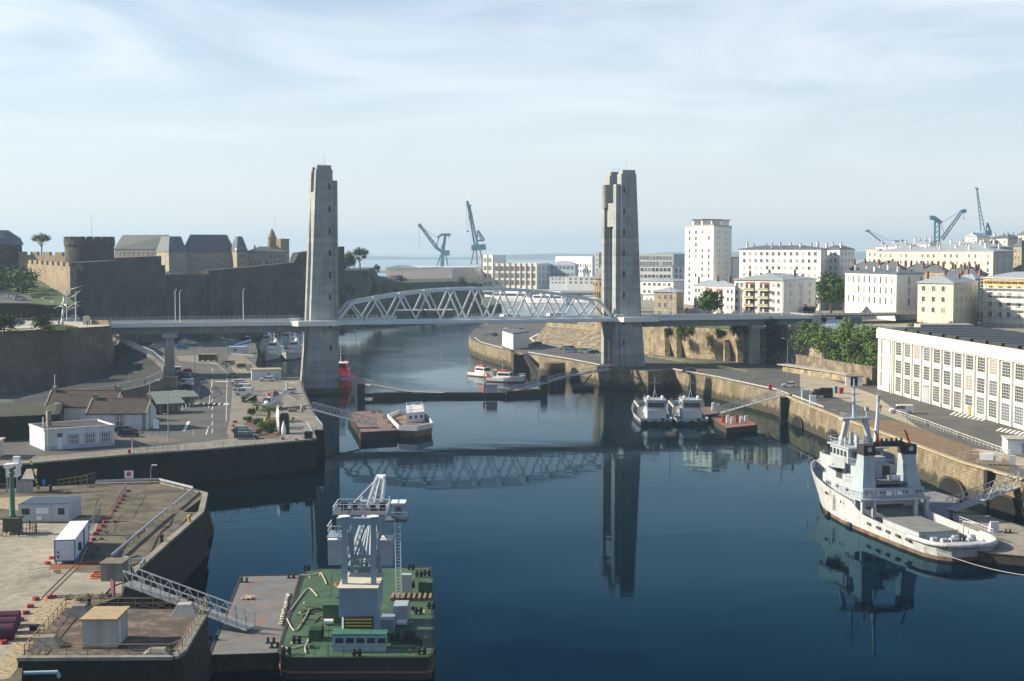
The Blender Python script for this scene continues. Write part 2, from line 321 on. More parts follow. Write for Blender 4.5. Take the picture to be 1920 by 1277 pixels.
# town plateau on the right, behind the cliff wall
PL = 18.5
cliff = [XY(1212,524),XY(1300,504),XY(1400,486),XY(1440,474),XY(1500,450),XY(1560,425),XY(1645,402)]
base = [XY(1208,492),XY(1300,470),XY(1400,447),XY(1440,444),XY(1500,434),XY(1560,408),XY(1645,385)]
pl = [XY(1186,900),XY(1168,640),XY(1160,560)]+cliff+[(125,380),(135,250),(700,250),(1200,1200),(500,1250),(150,900)]
slab('hill', pl, PL, 4, M('town_ground', (.22,.21,.18), .95, .25, .06, patch=((.08,.10,.03), .52, .62), psc=.03), rock, 1.5)
up = [XY(1560,640),XY(1700,560),XY(1960,520),(800,520),(1200,1200),(500,1240),(190,900)]
slab('hill', up, 24, 18, grass, rock, 3)
# plaza behind the great curved wall
PZ = 21.5
pz = [XY(-120,352),XY(0,366),XY(60,375),XY(120,382),XY(165,388),XY(195,393),XY(208,397),XY(203,405),XY(196,412),(-138,425),(-158,425),(-190,440),(-200,620),(-420,640),(-420,352)]
paving = M('pale_plaza_paving', (.40,.37,.32), .9, .15, .3)
b = slab('plaza', pz, PZ, 5, paving, M('granite_rampart', (.14,.115,.085), .95, .45, .15, brick=(1.1,.45,.6), patch=((.20,.18,.15), .52, .72), psc=.12, bump=.6), 2.2)
# far coast
for y0, x0, x1, hh in [(7800,-3600,4200,42),(9500,900,5200,75)]:
    b = MB(); n = 60; ring = []
    vs = []; fs = []
    for i in range(n+1):
        x = x0+(x1-x0)*i/n; h = hh*(.55+.3*math.sin(i*.21+x0)+.15*math.sin(i*.7))*min(1, min(i,n-i)/6)
        vs += [(x,y0,-2),(x,y0+300,h),(x,y0+1500,h)]
    for i in range(n): a = 3*i; fs += [(a,a+3,a+4,a+1),(a+1,a+4,a+5,a+2)]
    b.add(vs, fs).build('hills', M('coast', (.10,.13,.10), .9, .2, .001), kind='structure')
bw = M('breakwater_stone', (.2,.2,.19), .9)
for y0, a, c in [(2900,690,780),(3300,1150,1290),(2600,730,830)]:
    x0 = XY(a,y0)[0]; x1 = XY(c,y0)[0]
    MB().prism([(x0+4,y0+2),(x1-4,y0+2),(x1-4,y0+8),(x0+4,y0+8)], -2, 4.5, [(x0,y0-6),(x1,y0-6),(x1,y0+16),(x0,y0+16)]).build('breakwater', bw, kind='structure')
# roads and pavements
path_pale = M('pale_pavement', (.20,.185,.155), .9, .3, .5, patch=((.12,.11,.095), .5, .66), psc=.25)
def flat(name, pts, z, mat): return MB().sheet([G(x,y,z) for x,y in pts]).build(name, mat, kind='structure')
flat('pavement', [(0,872),(240,851),(420,838),(588,822),(583,811),(420,824),(330,834),(240,842),(0,862)], QL+.004, path_pale)
flat('pavement', [(430,790),(436,730),(432,700),(560,700),(566,730),(584,770),(604,804),(583,808),(430,822),(425,810)], QL+.008, path_pale)
flat('pavement', [(436,694),(426,668),(452,664),(482,688),(500,702),(480,706),(440,703)], QL+.012, M('sandy_pavement', (.19,.16,.115), .9, .2, .3))
flat('pavement', [(330,668),(392,664),(410,684),(370,680),(336,676)], QL+.012, path_pale)
flat('pavement', [(276,815),(345,826),(318,828),(230,832),(220,820)], QL+.008, M('brown_pavement', (.14,.12,.10), .9, .2, .4))
lm = MB()
def mark(a, b, w, z=QL+.016):
    a = G(*a, z); b = G(*b, z); d = (b-a).normalized(); q = V((-d.y,d.x,0))*w/2; lm.sheet([a-q,b-q,b+q,a+q])
for i in range(9): mark((397.5-i*.05,812-i*14.5),(398.5,804-i*14.2),.15)
mark((391,765),(399,700),.15); mark((424,790),(426,700),.12); mark((372,758),(373,724),.12); mark((426,700),(408,684),.12); mark((408,684),(386,676),.12)
mark((345,808),(354,790),.6); mark((386,815),(391,800),.2)
for i in range(6): mark((370+i*9.8,759),(373.5+i*9.8,756),2.0); mark((379+i*8.6,716),(382+i*8.6,714.5),1.4)
for i in range(5): mark((436+i*10,690+i*1),(446+i*10,698+i*1),.15)
for k in range(14): mark((435,716+k*3.6),(441,716+k*3.6),.12)
lm.build('road_markings', line_white, kind='structure')
lm = MB()
for bx_, by_ in [(1738,776),(1818,808),(1905,838)]:
    for i in range(8): mark((bx_-36+i*8.2,by_-30+i*1.6),(bx_-26+i*8.2,by_-36+i*1.6),.55)
mark((1212,666),(1330,687),.3); mark((1212,662),(1300,678),.3); mark((1000,640),(1140,668),.25)
for i in range(7): mark((1040+i*13,648+i*3),(1052+i*13,645+i*3),.15)
for i in range(12): mark((1340+i*22,706+i*6.2),(1350+i*22,708.5+i*6.2),.15)
pts = [(1040,620),(1010,626),(994,634),(1004,642),(1050,650)]
for i in range(4): mark(pts[i], pts[i+1], 1.0)
lm.build('road_markings', line_white, kind='structure')
flat('verge', [(1640,786),(1690,790),(1900,868),(1890,880),(1810,864),(1700,823),(1600,790)], QL+.006, dry_grass)
flat('pavement', [(1500,700),(1560,712),(1640,740),(1720,800),(1800,836),(1890,850),(1925,860),(1925,880),(1880,868),(1690,790),(1560,742),(1500,728)], QL+.003, M('worn_concrete_paving', (.32,.285,.215), .9, .2, .15))
flat('verge', [(1215,664),(1400,690),(1398,694),(1300,683),(1212,670)], QL+.006, grass)
flat('verge', [(1000,636),(1020,634),(1140,656),(1140,662),(1050,650)], QL+.006, M('dry_verge', (.22,.19,.09), .95, .3, .5))
# ================================================================ the lift bridge
BZ = 21.3                                   # road level
BA = R(14.8); BO = V((-56.6, 422.5, 0))     # axis of the bridge, foot of the nearer left tower slab
ca, sa = math.cos(BA), math.sin(BA)
def BW(x, y, z=0): return V((BO.x+ca*x-sa*y, BO.y+sa*x+ca*y, z))
SPAN = 97.5
tower_c = M('tower_concrete', (.32,.345,.35), .85, .14, .2, streak=.28, brick=(60,1.4,.93))
bridge_w = M('pale_bridge_paint', (.55,.60,.62), .5, .06, .5)
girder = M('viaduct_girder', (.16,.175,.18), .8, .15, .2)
pitch = M('dark_recess', (.05,.05,.05), .9)
algae = M('tide_stained_concrete', (.07,.07,.05), .9, .35, .4)
def bridge_tower(x0, s, label):
    """s=+1 when the span lies towards +x; slabs taper on the outer side"""
    t = thing('bridge_tower', label, 'tower', BW(x0, 0, 0), BA, 'twin towers of the lift bridge')
    def xs(a, b): return (a, b) if s > 0 else (-b, -a)
    HT = 67.6
    for k, y in enumerate((0, 11.5)):
        b = MB(); prof = [(1.2,3.6,8.6),(BZ,3.6,6.9),(HT-1.2,3.6,4.9),(HT-1.2,3.2,4.2),(HT,3.2,4.2)]   # z, inner x, width
        rings = []
        for z, xi, w in prof:
            a, c = (xi-w, xi) if s > 0 else (-xi, -xi+w)
            rings.append([(a,y,z),(c,y,z),(c,y+4,z),(a,y+4,z)])
        b.loft(rings); b.build('slab', tower_c, t)
        b = MB(); a, c = xs(3.6, 5.1); b.box(a, y+.7, 1.2, c, y+3.4, 63.2); b.build('guide_column', tower_c, t)
        if k: b = MB(); b.cyl((s*4.6, y+.6, 56), (s*4.6, y+.6, 63.4), 1.2, n=16); b.build('pulley_housing', tower_c, t, smooth=False)
        if k == 0:
            for i in range(8):
                z = 61.3-6.55*i - (2.0 if i > 5 else 0)
                q = MB(); a, c = xs(2.3, 2.95); q.box(a, -.02, z-.9, c, .1, z+.9); q.build('slot_window', pitch, t)
            q = MB()
            for z in [4+1.4*i for i in range(44)]: q.box(xs(-8.6+3.6+.4,3.5)[0] if z < 18 else xs(-.6,3.5)[0], -.012, z, xs(-.6,3.5)[1], .02, z+.03)
    # the wall and lintel between the slabs
    b = MB(); a, c = xs(-1.6, .2); b.box(a, 4, 1.2, c, 11.5, 60); b.build('web_wall', tower_c, t)
    b = MB(); a, c = xs(.2, 4.3); b.box(a, 4, 50, c, 11.5, 57.5); b.build('lintel', tower_c, t)
    b = MB(); a, c = xs(.6, 3.4); b.box(a, 6.2, BZ+1, c, 9.2, 49.5); b.build('lift_shaft', tower_c, t)
    b = MB()
    for yy in (4.5, 11): b.box(xs(2.2,2.6)[0], yy-.2, BZ, xs(2.2,2.6)[1], yy+.2, 50)
    b.build('guide_rail', M('dark_steel', (.06,.065,.07), .6), t)
    b = MB(); xs0 = xs(-5.8, 5.9); b.box(xs0[0], -1, -4, xs0[1], 16.5, 1.4); b.build('footing', algae, t)
    b = MB(); b.cyl((s*1.4, 2, HT), (s*1.4, 2, HT+3.6), .07, .04, 6); b.build('mast', galv, t)
    b = MB()
    for i in range(5): b.cyl((s*(.4+i*.7), 10+.3*i, HT), (s*(.4+i*.7), 10+.3*i, HT+.9), .06, n=5)
    b.beam((s*.4,10,HT+.9),(s*3.2,11.2,HT+.9),.06); b.build('roof_railing', galv, t)
    # landing platform round the tower at road level
    b = MB(); a, c = xs(-9.5, 6.0)
    pr = [(a,-.06),(a+2.2,-3.6),(c-2.2,-3.6),(c,-.06)] if True else 0
    b.prism(pr, BZ-1.15, BZ+.35); b.build('walkway', M('walkway_white', (.62,.64,.62), .5, .05), t)
    rb = MB()
    P = [(a,-.3),(a+2.2,-3.5),(c-2.2,-3.5),(c,-.3)]
    for i in range(3):
        p, q = V((*P[i],BZ)), V((*P[i+1],BZ)); n = max(2, int((q-p).length/1.2))
        for j in range(n+1): r = p.lerp(q, j/n); rb.beam(r, r+V((0,0,1.15)), .07)
        rb.beam(p+V((0,0,1.15)), q+V((0,0,1.15)), .08); rb.beam(p+V((0,0,.6)), q+V((0,0,.6)), .04)
    rb.build('walkway_railing', bridge_w, t)
    return t
bridge_tower(0, 1, 'grey concrete bridge tower rising at the helicopter quay, left of the truss span')
bridge_tower(SPAN, -1, 'grey concrete bridge tower at the right end of the truss span, recessed side lit')
# lifting span
sp = thing('lift_span', 'pale bowstring truss span carrying a bus between the two concrete towers', 'bridge', BW(5.6,0,0), BA)
L = SPAN-11.2; NP = 11; pn = L/NP; W0, W1 = 3.4, 12.4
def top_z(x):
    u = 2*x/L-1; return BZ+4.4+5.0*(1-abs(u)**2)
for y in (W0, W1):
    b = MB(); P = [(0,y,BZ+.4)]+[(pn*(k+.5),y,top_z(pn*(k+.5))) for k in range(NP)]+[(L,y,BZ+.4)]
    for i in range(len(P)-1): b.beam(P[i], P[i+1], .55, .85)
    b.build('top_chord', bridge_w, sp)
    for k in range(NP):
        x = pn*(k+.5); z = top_z(x)-.2
        for e in (k, k+1):
            MB().beam((x,y,z),(pn*e,y,BZ+.3),.42,.48).build('diagonal', bridge_w, sp)
    b = MB(); b.box(0,y-.35,BZ-1.3,L,y+.35,BZ+.35); b.build('bottom_chord', bridge_w, sp)
b = MB()
for k in range(1, NP-1):
    x = pn*(k+.5); b.beam((x,W0,top_z(x)),(x,W1,top_z(x)),.3,.4)
b.build('cross_bracing', bridge_w, sp)
MB().box(0,-.2,BZ-1.0,L,16,BZ-.05).build('deck', bridge_w, sp)
MB().box(0,W0+.5,BZ-.046,L,W1-.5,BZ-.03).build('roadway', asphalt, sp)
def rail(b, p, q, h=1.15, step=1.5, r=.05):
    p = V(p); q = V(q); n = max(1, int((q-p).length/step))
    for j in range(n+1): c = p.lerp(q, j/n); b.beam(c, c+V((0,0,h)), r)
    b.beam(p+V((0,0,h)), q+V((0,0,h)), r*1.3); b.beam(p+V((0,0,h*.55)), q+V((0,0,h*.55)), r*.7); return b
for y in (-.1, 15.9): rail(MB(), (0,y,BZ-.05), (L,y,BZ-.05)).build('railing', bridge_w, sp)
# approach viaducts
def viaduct(x0, x1, piers, label, zt=0):
    t = thing('approach_viaduct', label, 'viaduct', BW(x0,0,0), BA, 'approach viaducts of the lift bridge'); l = x1-x0
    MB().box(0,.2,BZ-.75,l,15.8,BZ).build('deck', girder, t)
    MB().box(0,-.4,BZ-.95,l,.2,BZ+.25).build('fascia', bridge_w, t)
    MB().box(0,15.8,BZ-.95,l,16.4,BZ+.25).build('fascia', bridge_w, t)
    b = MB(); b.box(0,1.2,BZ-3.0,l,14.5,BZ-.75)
    b.build('box_girder', girder, t)
    b = MB()
    for i in range(int(l/5.2)): b.beam((2+i*5.2,1.13,BZ-.9),(1.2+i*5.2,1.13,BZ-2.95),.14)
    b.build('web_rib', concrete, t)
    for y in (-.2, 16.2): rail(MB(), (0,y,BZ+.25), (l,y,BZ+.25), 1.0).build('railing', bridge_w, t)
    MB().box(0,4,BZ,l,12,BZ+.02).build('roadway', asphalt, t)
    for px in piers:
        for y in (2.0, 10.0):
            b = MB(); b.bx((px, y+1.3, (BZ-3)/2+2.0), (2.6,2.8,BZ-7.0+3.9), top=1.0); 
            for sx_ in (-.9,.9): b.box(px+sx_-.2, y-.3, 5, px+sx_+.2, y, BZ-3)
            b.build('pier', concrete, t)
        MB().bx((px,7,BZ-3.6),(4.2,12.5,1.2)).build('pier_cap', concrete, t)
viaduct(-92, -5.0, (48,), 'approach viaduct on the left bank crossing the car parks below the castle')
viaduct(SPAN+5.0, SPAN+62, (38.5,), 'approach viaduct on the right bank ending at the town plateau')
b = MB(); p = BW(SPAN+62,-1,0); 
at_ = thing('abutment', 'concrete abutment block at the right end of the viaduct', 'abutment', BW(SPAN+62,0,0), BA)
MB().box(0,-1,12,3,17,BZ+.3).build('block', concrete, at_)
MB().box(3,-.5,BZ-.4,120,15,BZ+.1).build('approach_road', asphalt, at_)
b = MB(); rail(b,(3,-.4,BZ+.1),(40,-.4,BZ+.1)); b.build('railing', bridge_w, at_)
# bus on the span
bus = thing('articulated_bus', 'long articulated bus with dark glass and a yellow-green nose on the truss span', 'bus', BW(32.5,5.6,BZ-.03), BA)
MB().box(-8.8,0,.35,-.7,2.5,1.2).build('body', M('bus_dark_body', (.03,.06,.05), .35), bus)
MB().box(.1,0,.35,8.8,2.5,1.2).build('body', MATS['bus_dark_body'], bus)
MB().box(-8.78,.03,1.2,-.7,2.47,2.75).build('window_band', glass, bus); MB().box(.1,.03,1.2,8.8,2.47,2.75).build('window_band', glass, bus)
MB().box(-8.8,0,2.75,-.7,2.5,3.1).box(.1,0,2.75,8.8,2.5,3.1).build('roof', white, bus)
MB().box(-.7,.12,.5,.1,2.38,2.95).build('bellows', black, bus)
MB().box(-9.05,.02,.4,-8.8,2.48,1.35).build('nose_panel', M('bus_lime', (.45,.5,.06), .4), bus)
MB().box(-9.0,.1,1.35,-8.8,2.4,2.7).build('windscreen', glass, bus)
for x in (-7, -2.5, 2.6, 7): 
    for y in (.1, 2.15): MB().cyl((x,y,.48),(x,y+.25,.48),.48,n=14).build('wheel', black, bus)
g = MB(); g.m(M('bus_green_art', (.06,.13,.03), .5))
for x, h in ((-6,1.2),(-4.8,1.6),(-1.6,1.0),(1.5,1.4),(4.5,1.1)): g.cyl((x,-.015,1.3),(x,0,1.3),h*.45,n=9)
g.build('foliage_decal', None, bus)
# ================================================================ buildings
wframe = M('window_frame_white', (.6,.6,.58), .5, .08)
slate = M('slate_roof', (.10,.115,.13), .55, .25, .5)
zinc = M('zinc_roof', (.30,.34,.37), .45, .15, .6)
WINM = {}
def win_mesh(w, h, kind='two', fm=None, nx=2, ny=1):
    key = (round(w,2), round(h,2), kind, fm.name if fm else '', nx, ny)
    if key in WINM: return WINM[key]
    b = MB(); fm_ = fm or wframe; t = .09 if w < 1.6 else .12
    b.m({'shutter':MATS['shutter'],'curtain':MATS['curtain'],'bluish':MATS['bluish_glass']}.get(kind, glass)); b.box(-w/2, -.03, 0, w/2, .05, h)
    if kind != 'shutter':
        b.m(fm_)
        for x0, x1, z0, z1 in [(-w/2-t,-w/2,-t,h+t),(w/2,w/2+t,-t,h+t),(-w/2,w/2,-t,0),(-w/2,w/2,h,h+t)]: b.box(x0,-.1,z0,x1,.05,z1)
        for i in range(1, nx): x = -w/2+w*i/nx; b.box(x-t*.35,-.07,0,x+t*.35,-.02,h)
        for j in range(1, ny): z = h*j/ny; b.box(-w/2,-.065,z-t*.3,w/2,-.02,z+t*.3)
    me = bpy.data.meshes.new('window'); me.from_pydata(b.v, [], b.f)
    for m_ in b.ms: me.materials.append(m_)
    me.polygons.foreach_set('material_index', b.mi); me.update(); WINM[key] = me; return me
M('shutter', (.38,.36,.30), .7, .1); M('curtain', (.26,.25,.22), .5, .2, 2); M('bluish_glass', (.08,.11,.13), .15, .3, 1, spec=.8)
def windows(root, p, q, cen, z1, z0, cols, rows, w, h, fh, top=1.0, m=1.2, kind='two', nx=2, ny=1, shut=.12, fm=None, skip=(), name='window', first=0):
    """rows counted down from the eaves of the face p-q"""
    p = V((p[0],p[1])); q = V((q[0],q[1])); d = q-p; L = d.length; d.normalize(); n = V((d.y,-d.x)); mid = (p+q)/2
    if n.dot(mid-V((cen[0],cen[1]))) < 0: n = -n
    ang = math.atan2(n.y, n.x)+PI/2
    xs = cols if isinstance(cols, (list,tuple)) else [(m+(L-2*m)*(i+.5)/cols)/L for i in range(cols)]
    org = root['_w'] if '_w' in root else root.location
    for j in range(first, rows):
        z = z1-top-h-j*fh
        for i, f in enumerate(xs):
            if (i, j) in skip: continue
            u_ = random.random(); k = 'shutter' if u_ < shut else 'curtain' if u_ > .86 else 'bluish' if u_ > .6 else kind
            o = bpy.data.objects.new(name, win_mesh(w, h, k, fm, nx, ny)); C.objects.link(o); o.parent = root
            pos = p+d*(L*f)+n*.03
            o.location = (pos.x-org[0], pos.y-org[1], z-org[2]); o.rotation_euler = (0,0,ang)
def bldg(name, label, A, B, Cc, top, z0, wall, roof=None, rtype='flat', rh=2.5, wab=None, wbc=None, cat='building', group=None, chim=0, ovh=.4, chm=None, py=True):
    a = V(XY(*A)); b = V(XY(*B)); c = V(XY(*Cc)); d = a+c-b; cen = (a+b+c+d)/4
    z1 = ZY(top, B[1]) if py else top
    t = thing(name, label, cat, (cen.x, cen.y, z0), 0, group)
    t['_w'] = [cen.x, cen.y, z0]
    poly = [a, b, c, d]; q = [tuple(p) for p in poly]
    MB().prism(q, z0, z1).build('wall', wall, t, w=True)
    big = [tuple(p+(p-cen).normalized()*ovh*1.4) for p in poly]
    rb = MB()
    if rtype == 'flat':
        rb.wall(q+[q[0]], z1, z1+.7, .3); rb.prism(q, z1-.05, z1+.12)
    elif rtype == 'slab': rb.prism(big, z1, z1+.45)
    elif rtype == 'mansard':
        rb.prism(big, z1, z1+.3); ins = [tuple(p+(cen-p).normalized()*min(4.2, (cen-p).length*.62)) for p in poly]; rb.prism(ins, z1+.3, z1+.3+rh, big)
    else:
        rb.prism(big, z1, z1+.3)
        Lab = (b-a).length; Lbc = (c-b).length
        if Lab >= Lbc: e1, e2 = (b+c)/2, (a+d)/2; u = (e2-e1).normalized(); ins = Lbc/2 if rtype == 'hip' else 0; r1 = e1+u*ins; r2 = e2-u*ins; order = [a,b,c,d]
        else: e1, e2 = (a+b)/2, (c+d)/2; u = (e2-e1).normalized(); ins = Lab/2 if rtype == 'hip' else 0; r1 = e1+u*ins; r2 = e2-u*ins; order = [d,a,b,c]
        B4 = [p+(p-cen).normalized()*ovh*1.4 for p in order]; zz = z1+.3
        vs = [(p.x,p.y,zz) for p in B4]+[(r1.x,r1.y,zz+rh),(r2.x,r2.y,zz+rh)]
        # order: 0=far-left,1=near-left,2=near-right,3=far-right ; r1 by edge 1-2, r2 by edge 3-0
        rb.add(vs, [(0,1,4,5),(1,2,4),(2,3,5,4),(3,0,5)])
    ro = rb.build('roof', roof or concrete, t, w=True)
    if wab: windows(t, a, b, cen, z1, z0, **wab)
    if wbc: windows(t, b, c, cen, z1, z0, **wbc)
    for i in range(chim):
        f = (i+.5)/chim; p = a.lerp(b, f).lerp(d.lerp(c, f), .38+.2*((i*7)%3-1)); hz = rh*.8 if rtype != 'flat' else .3
        hh_ = random.uniform(1.0,1.9); p = p+V((random.uniform(-1,1),random.uniform(-1,1))); chb = MB(); chb.m(chm or wall); chb.bx((p.x,p.y,z1+hz+hh_/2-.3),(.7,random.choice((.7,1.6)),hh_+.6)); chb.m(MATS['terracotta'])
        for e in (-.2,.2): chb.cyl((p.x+e,p.y,z1+hz+hh_-.1),(p.x+e,p.y,z1+hz+hh_+.35),.13,n=6)
        chb.build('chimney', None, ro, w=True)
    t['_z1'] = z1; return t
M('terracotta', (.35,.13,.07), .8)
W1 = M('white_render', (.72,.72,.68), .8, .07, .15, streak=.12)
W2 = M('cream_render', (.58,.54,.45), .85, .1, .15, streak=.18)
W3 = M('grey_stone_wall', (.33,.28,.20), .9, .25, .4, brick=(1.2,.45,.7))
W4 = M('blue_white_render', (.55,.60,.62), .8, .08, .2, streak=.1)
PZL = PL
t = bldg('tower_block', 'tall white thirteen storey tower block behind the viaduct', (1283,645), (1336,618), (1370,652), 424, PL, W1, concrete, 'flat',
     wab=dict(cols=[.17,.40,.63,.85], rows=12, w=1.7, h=1.6, fh=2.72, top=1.6, nx=2), wbc=dict(cols=[.18,.32,.62,.78], rows=12, w=.7, h=1.5, fh=2.72, top=1.6, nx=1, shut=.05), group='white apartment blocks')
z1 = t['_z1']
for px, Y in ((1306,640),(1322,634),(1340,638),(1356,645)):
    x, y = XY(px, Y); MB().box(x-1.9,y-2,z1+.1,x+1.9,y+2,z1+3.0).build('roof_house', W1, t, w=True)
    MB().box(x-2.5,y-2.4,z1+3.0,x+2.5,y+2.4,z1+3.4).build('roof_slab', concrete_d, t, w=True)
t = bldg('apartment_block', 'long white four storey apartment block with paired chimneys right of the tower block', (1385,606), (1537,572), (1549,592), 468, PL, W1, slate, 'hip', 1.5,
     wab=dict(cols=13, rows=6, w=1.25, h=1.4, fh=2.9, top=1.0, shut=.15), wbc=dict(cols=2, rows=6, w=.8, h=1.3, fh=2.9, nx=1), chim=9, group='white apartment blocks', chm=W1)
bldg('apartment_block', 'white apartment block with a shadowed corner at the right end of the long white one', (1540,600), (1572,588), (1600,616), 468, PL, W1, slate, 'hip', 1.5,
     wab=dict(cols=3, rows=6, w=1.25, h=1.4, fh=2.9, top=1.0), wbc=dict(cols=4, rows=6, w=1.0, h=1.4, fh=2.9), chim=4, group='white apartment blocks', chm=W1)
bldg('apartment_block', 'low white block filling the gap between the tower block and the long block', (1352,660), (1372,652), (1386,668), 484, PL, W4, slate, 'slab',
     wab=dict(cols=3, rows=5, w=1.1, h=1.5, fh=3.1), group='white apartment blocks')
def balcony_cols(t, A, B, fr, z1, rows, fh, w=5.0, col=None):
    a = V(XY(*A)); b = V(XY(*B)); d = (b-a); L = d.length; d.normalize(); n = V((d.y,-d.x)); rz = math.atan2(d.y, d.x)
    if n.y > 0: n = -n
    for f in fr:
        p = a+d*L*f
        MB().bx((p.x+n.x*.03,p.y+n.y*.03,z1-fh*rows/2-.7),(w,.12,fh*rows),rz).build('loggia', M('red_loggia', (.30,.12,.09), .8, .2), t, w=True)
        for j in range(rows):
            z = z1-.9-fh*(j+1)
            bb = MB(); bb.m(W1); bb.bx((p.x+n.x*.5,p.y+n.y*.5,z),(w,1.1,.16),rz); bb.m(col or M('balcony_panel', (.34,.34,.22), .7, .4, 3)); bb.bx((p.x+n.x*1.0,p.y+n.y*1.0,z+.5),(w,.08,.85),rz)
            bb.build('balcony', None, t, w=True)
            for e in (-.3,-.1,.12,.33):
                q = p+d*w*e; MB().bx((q.x+n.x*.12,q.y+n.y*.12,z+1.25),(.7,.08,1.9),rz).build('balcony_window', glass if e != -.1 else W1, t, w=True)
A_, B_ = (1300,520), (1377,500)
t = bldg('apartment_house', 'lower white four storey house with grey roof just behind a green tree', A_, B_, (1384,515), 538, PL, W1, zinc, 'hip', 1.8, wab=dict(cols=[.06,.14,.84,.93], rows=4, w=.95, h=1.35, fh=2.75), chim=3, chm=M('brick_chimney', (.22,.12,.09), .9), group='white houses by the bridge head')
balcony_cols(t, A_, B_, (.38,.64), t['_z1'], 4, 2.75, 3.6)
A_, B_ = (1376,502), (1468,488)
t = bldg('apartment_house', 'wide white house with red loggia balconies and grey right side', A_, B_, (1528,512), 526, PL, W1, zinc, 'hip', 2.0, wab=dict(cols=[.06,.15,.80,.9], rows=4, w=.9, h=1.35, fh=2.75), wbc=dict(cols=3, rows=3, w=1.2, h=1.5, fh=2.9), chim=3, chm=MATS['brick_chimney'], group='white houses by the bridge head')
balcony_cols(t, A_, B_, (.33,.62), t['_z1'], 4, 2.75, 4.0)
bldg('stone_house', 'small grey-brown stone house with metal roof right of the bridge tower', (1226,520), (1268,512), (1281,524), 548, PL, W3, zinc, 'hip', 1.2, wab=dict(cols=3, rows=3, w=1.0, h=1.7, fh=2.9, shut=.0), wbc=dict(cols=2, rows=3, w=.8, h=1.5, fh=2.9))
bldg('apartment_block', 'white block with tall narrow windows and a pale blue gable end', (1583,530), (1679,486), (1730,503), 515, PL, W1, slate, 'hip', 1.6,
     wab=dict(cols=9, rows=3, w=1.0, h=2.3, fh=3.6, top=.9, shut=.15, nx=1), wbc=dict(cols=[.45,.9], rows=3, w=1.5, h=2.6, fh=3.6, nx=2), chim=7, group='white apartment blocks')
x, y = XY(1608,510)
bldg('beige_house', 'square beige three storey house with seamed metal roof above the factory', (1719,448), (1786,436), (1832,462), 532, PL, W2, zinc, 'hip', 2.2,
     wab=dict(cols=[.17,.45,.72,.9], rows=3, w=1.15, h=1.5, fh=3.3, top=.9, shut=0, skip=((3,0),(3,1),(3,2))), wbc=dict(cols=5, rows=3, w=.9, h=1.6, fh=3.3, nx=1), chim=3, chm=MATS['brick_chimney'])
bldg('apartment_house', 'grey-fronted house wedged between the beige house and the scaffolding', (1788,492), (1826,478), (1850,490), 524, PL, W3, zinc, 'hip', 2, wab=dict(cols=3, rows=4, w=1, h=1.6, fh=3.0), wbc=dict(cols=4, rows=4, w=1, h=1.4, fh=3), chim=3, chm=MATS['brick_chimney'])
# scaffolded building
t = bldg('apartment_block', 'white and yellow block wrapped in pale scaffolding above the factory roof', (1842,452), (1960,432), (1975,450), 524, PL, W1, zinc, 'hip', 1.8, wab=dict(cols=6, rows=4, w=1.5, h=1.6, fh=3.1, top=1.2), group='white apartment blocks')
a = V(XY(1842,452)); b = V(XY(1960,432)); d = (b-a).normalized(); n = V((d.y,-d.x)); zt = t['_z1']; sc_ = thing('scaffolding', 'white scaffolding with plank lifts along the yellow-topped block', 'scaffolding', (a.x,a.y,PL)); L = (b-a).length; sc_['_w'] = [a.x,a.y,PL]
MB().bx(((a.x+b.x)/2+n.x*.1,(a.y+b.y)/2+n.y*.1,zt-1.3),(L,.14,2.2),math.atan2(d.y,d.x)).build('yellow_frieze', M('ochre_render', (.55,.38,.10), .8, .15), t, w=True)
for i in range(11):
    p = a+d*(L*i/10)+n*1.3; MB().beam((p.x,p.y,PL),(p.x,p.y,zt+.8),.12).build('standard', white, sc_, w=True)
for j in range(7):
    z = PL+1.2+2.2*j; p = a+n*.85; q = b+n*.85; MB().beam((p.x,p.y,z),(q.x,q.y,z),1.0,.14).build('lift', M('scaffold_plank', (.5,.5,.46), .8), sc_, w=True)
    MB().beam((p.x+n.x*.5,p.y+n.y*.5,z+1),(q.x+n.x*.5,q.y+n.y*.5,z+1),.09).build('guard_rail', white, sc_, w=True)
# long beige row and what stands behind it
bldg('apartment_row', 'long cream apartment row with many chimneys on the slope behind the gable-ended block', (1641,650), (1859,568), (1897,590), 472, 20, W2, zinc, 'hip', 2.0,
     wab=dict(cols=20, rows=3, w=1.15, h=1.4, fh=2.85, top=1.0, shut=.25), wbc=dict(cols=3, rows=3, w=1.3, h=1.6, fh=2.85), chim=12, chm=W1)
bldg('apartment_row', 'cream terrace half hidden behind the long cream row', (1744,690), (1850,650), (1895,672), 464, 24, W2, zinc, 'hip', 2.5, wab=dict(cols=9, rows=1, w=1.3, h=1.5, fh=3), chim=8, chm=W1)
bldg('town_house', 'white gabled house on the hilltop under the tall lattice crane', (1806,780), (1828,765), (1852,785), 444, 24, W1, zinc, 'gable', 2, wab=dict(cols=2, rows=2, w=1.2, h=1.5, fh=3), group='hilltop houses', chim=1)
bldg('town_house', 'grey-roofed hilltop house right of the white gable', (1850,800), (1885,770), (1920,790), 447, 24, W2, slate, 'hip', 2.4, wab=dict(cols=5, rows=2, w=1.2, h=1.5, fh=3), chim=4, group='hilltop houses')
bldg('town_house', 'dark-sided tall house at the right edge of the hilltop', (1896,610), (1912,600), (1950,620), 462, 22, W3, slate, 'hip', 2.4, wab=dict(cols=2, rows=5, w=1.2, h=1.5, fh=3), chim=2, group='hilltop houses')
bldg('town_house', 'cream hilltop house with two chimneys at the far right edge', (1905,740), (1935,725), (1960,740), 440, 24, W2, slate, 'gable', 2.4, wab=dict(cols=3, rows=2, w=1.2, h=1.5, fh=3), chim=2, group='hilltop houses')
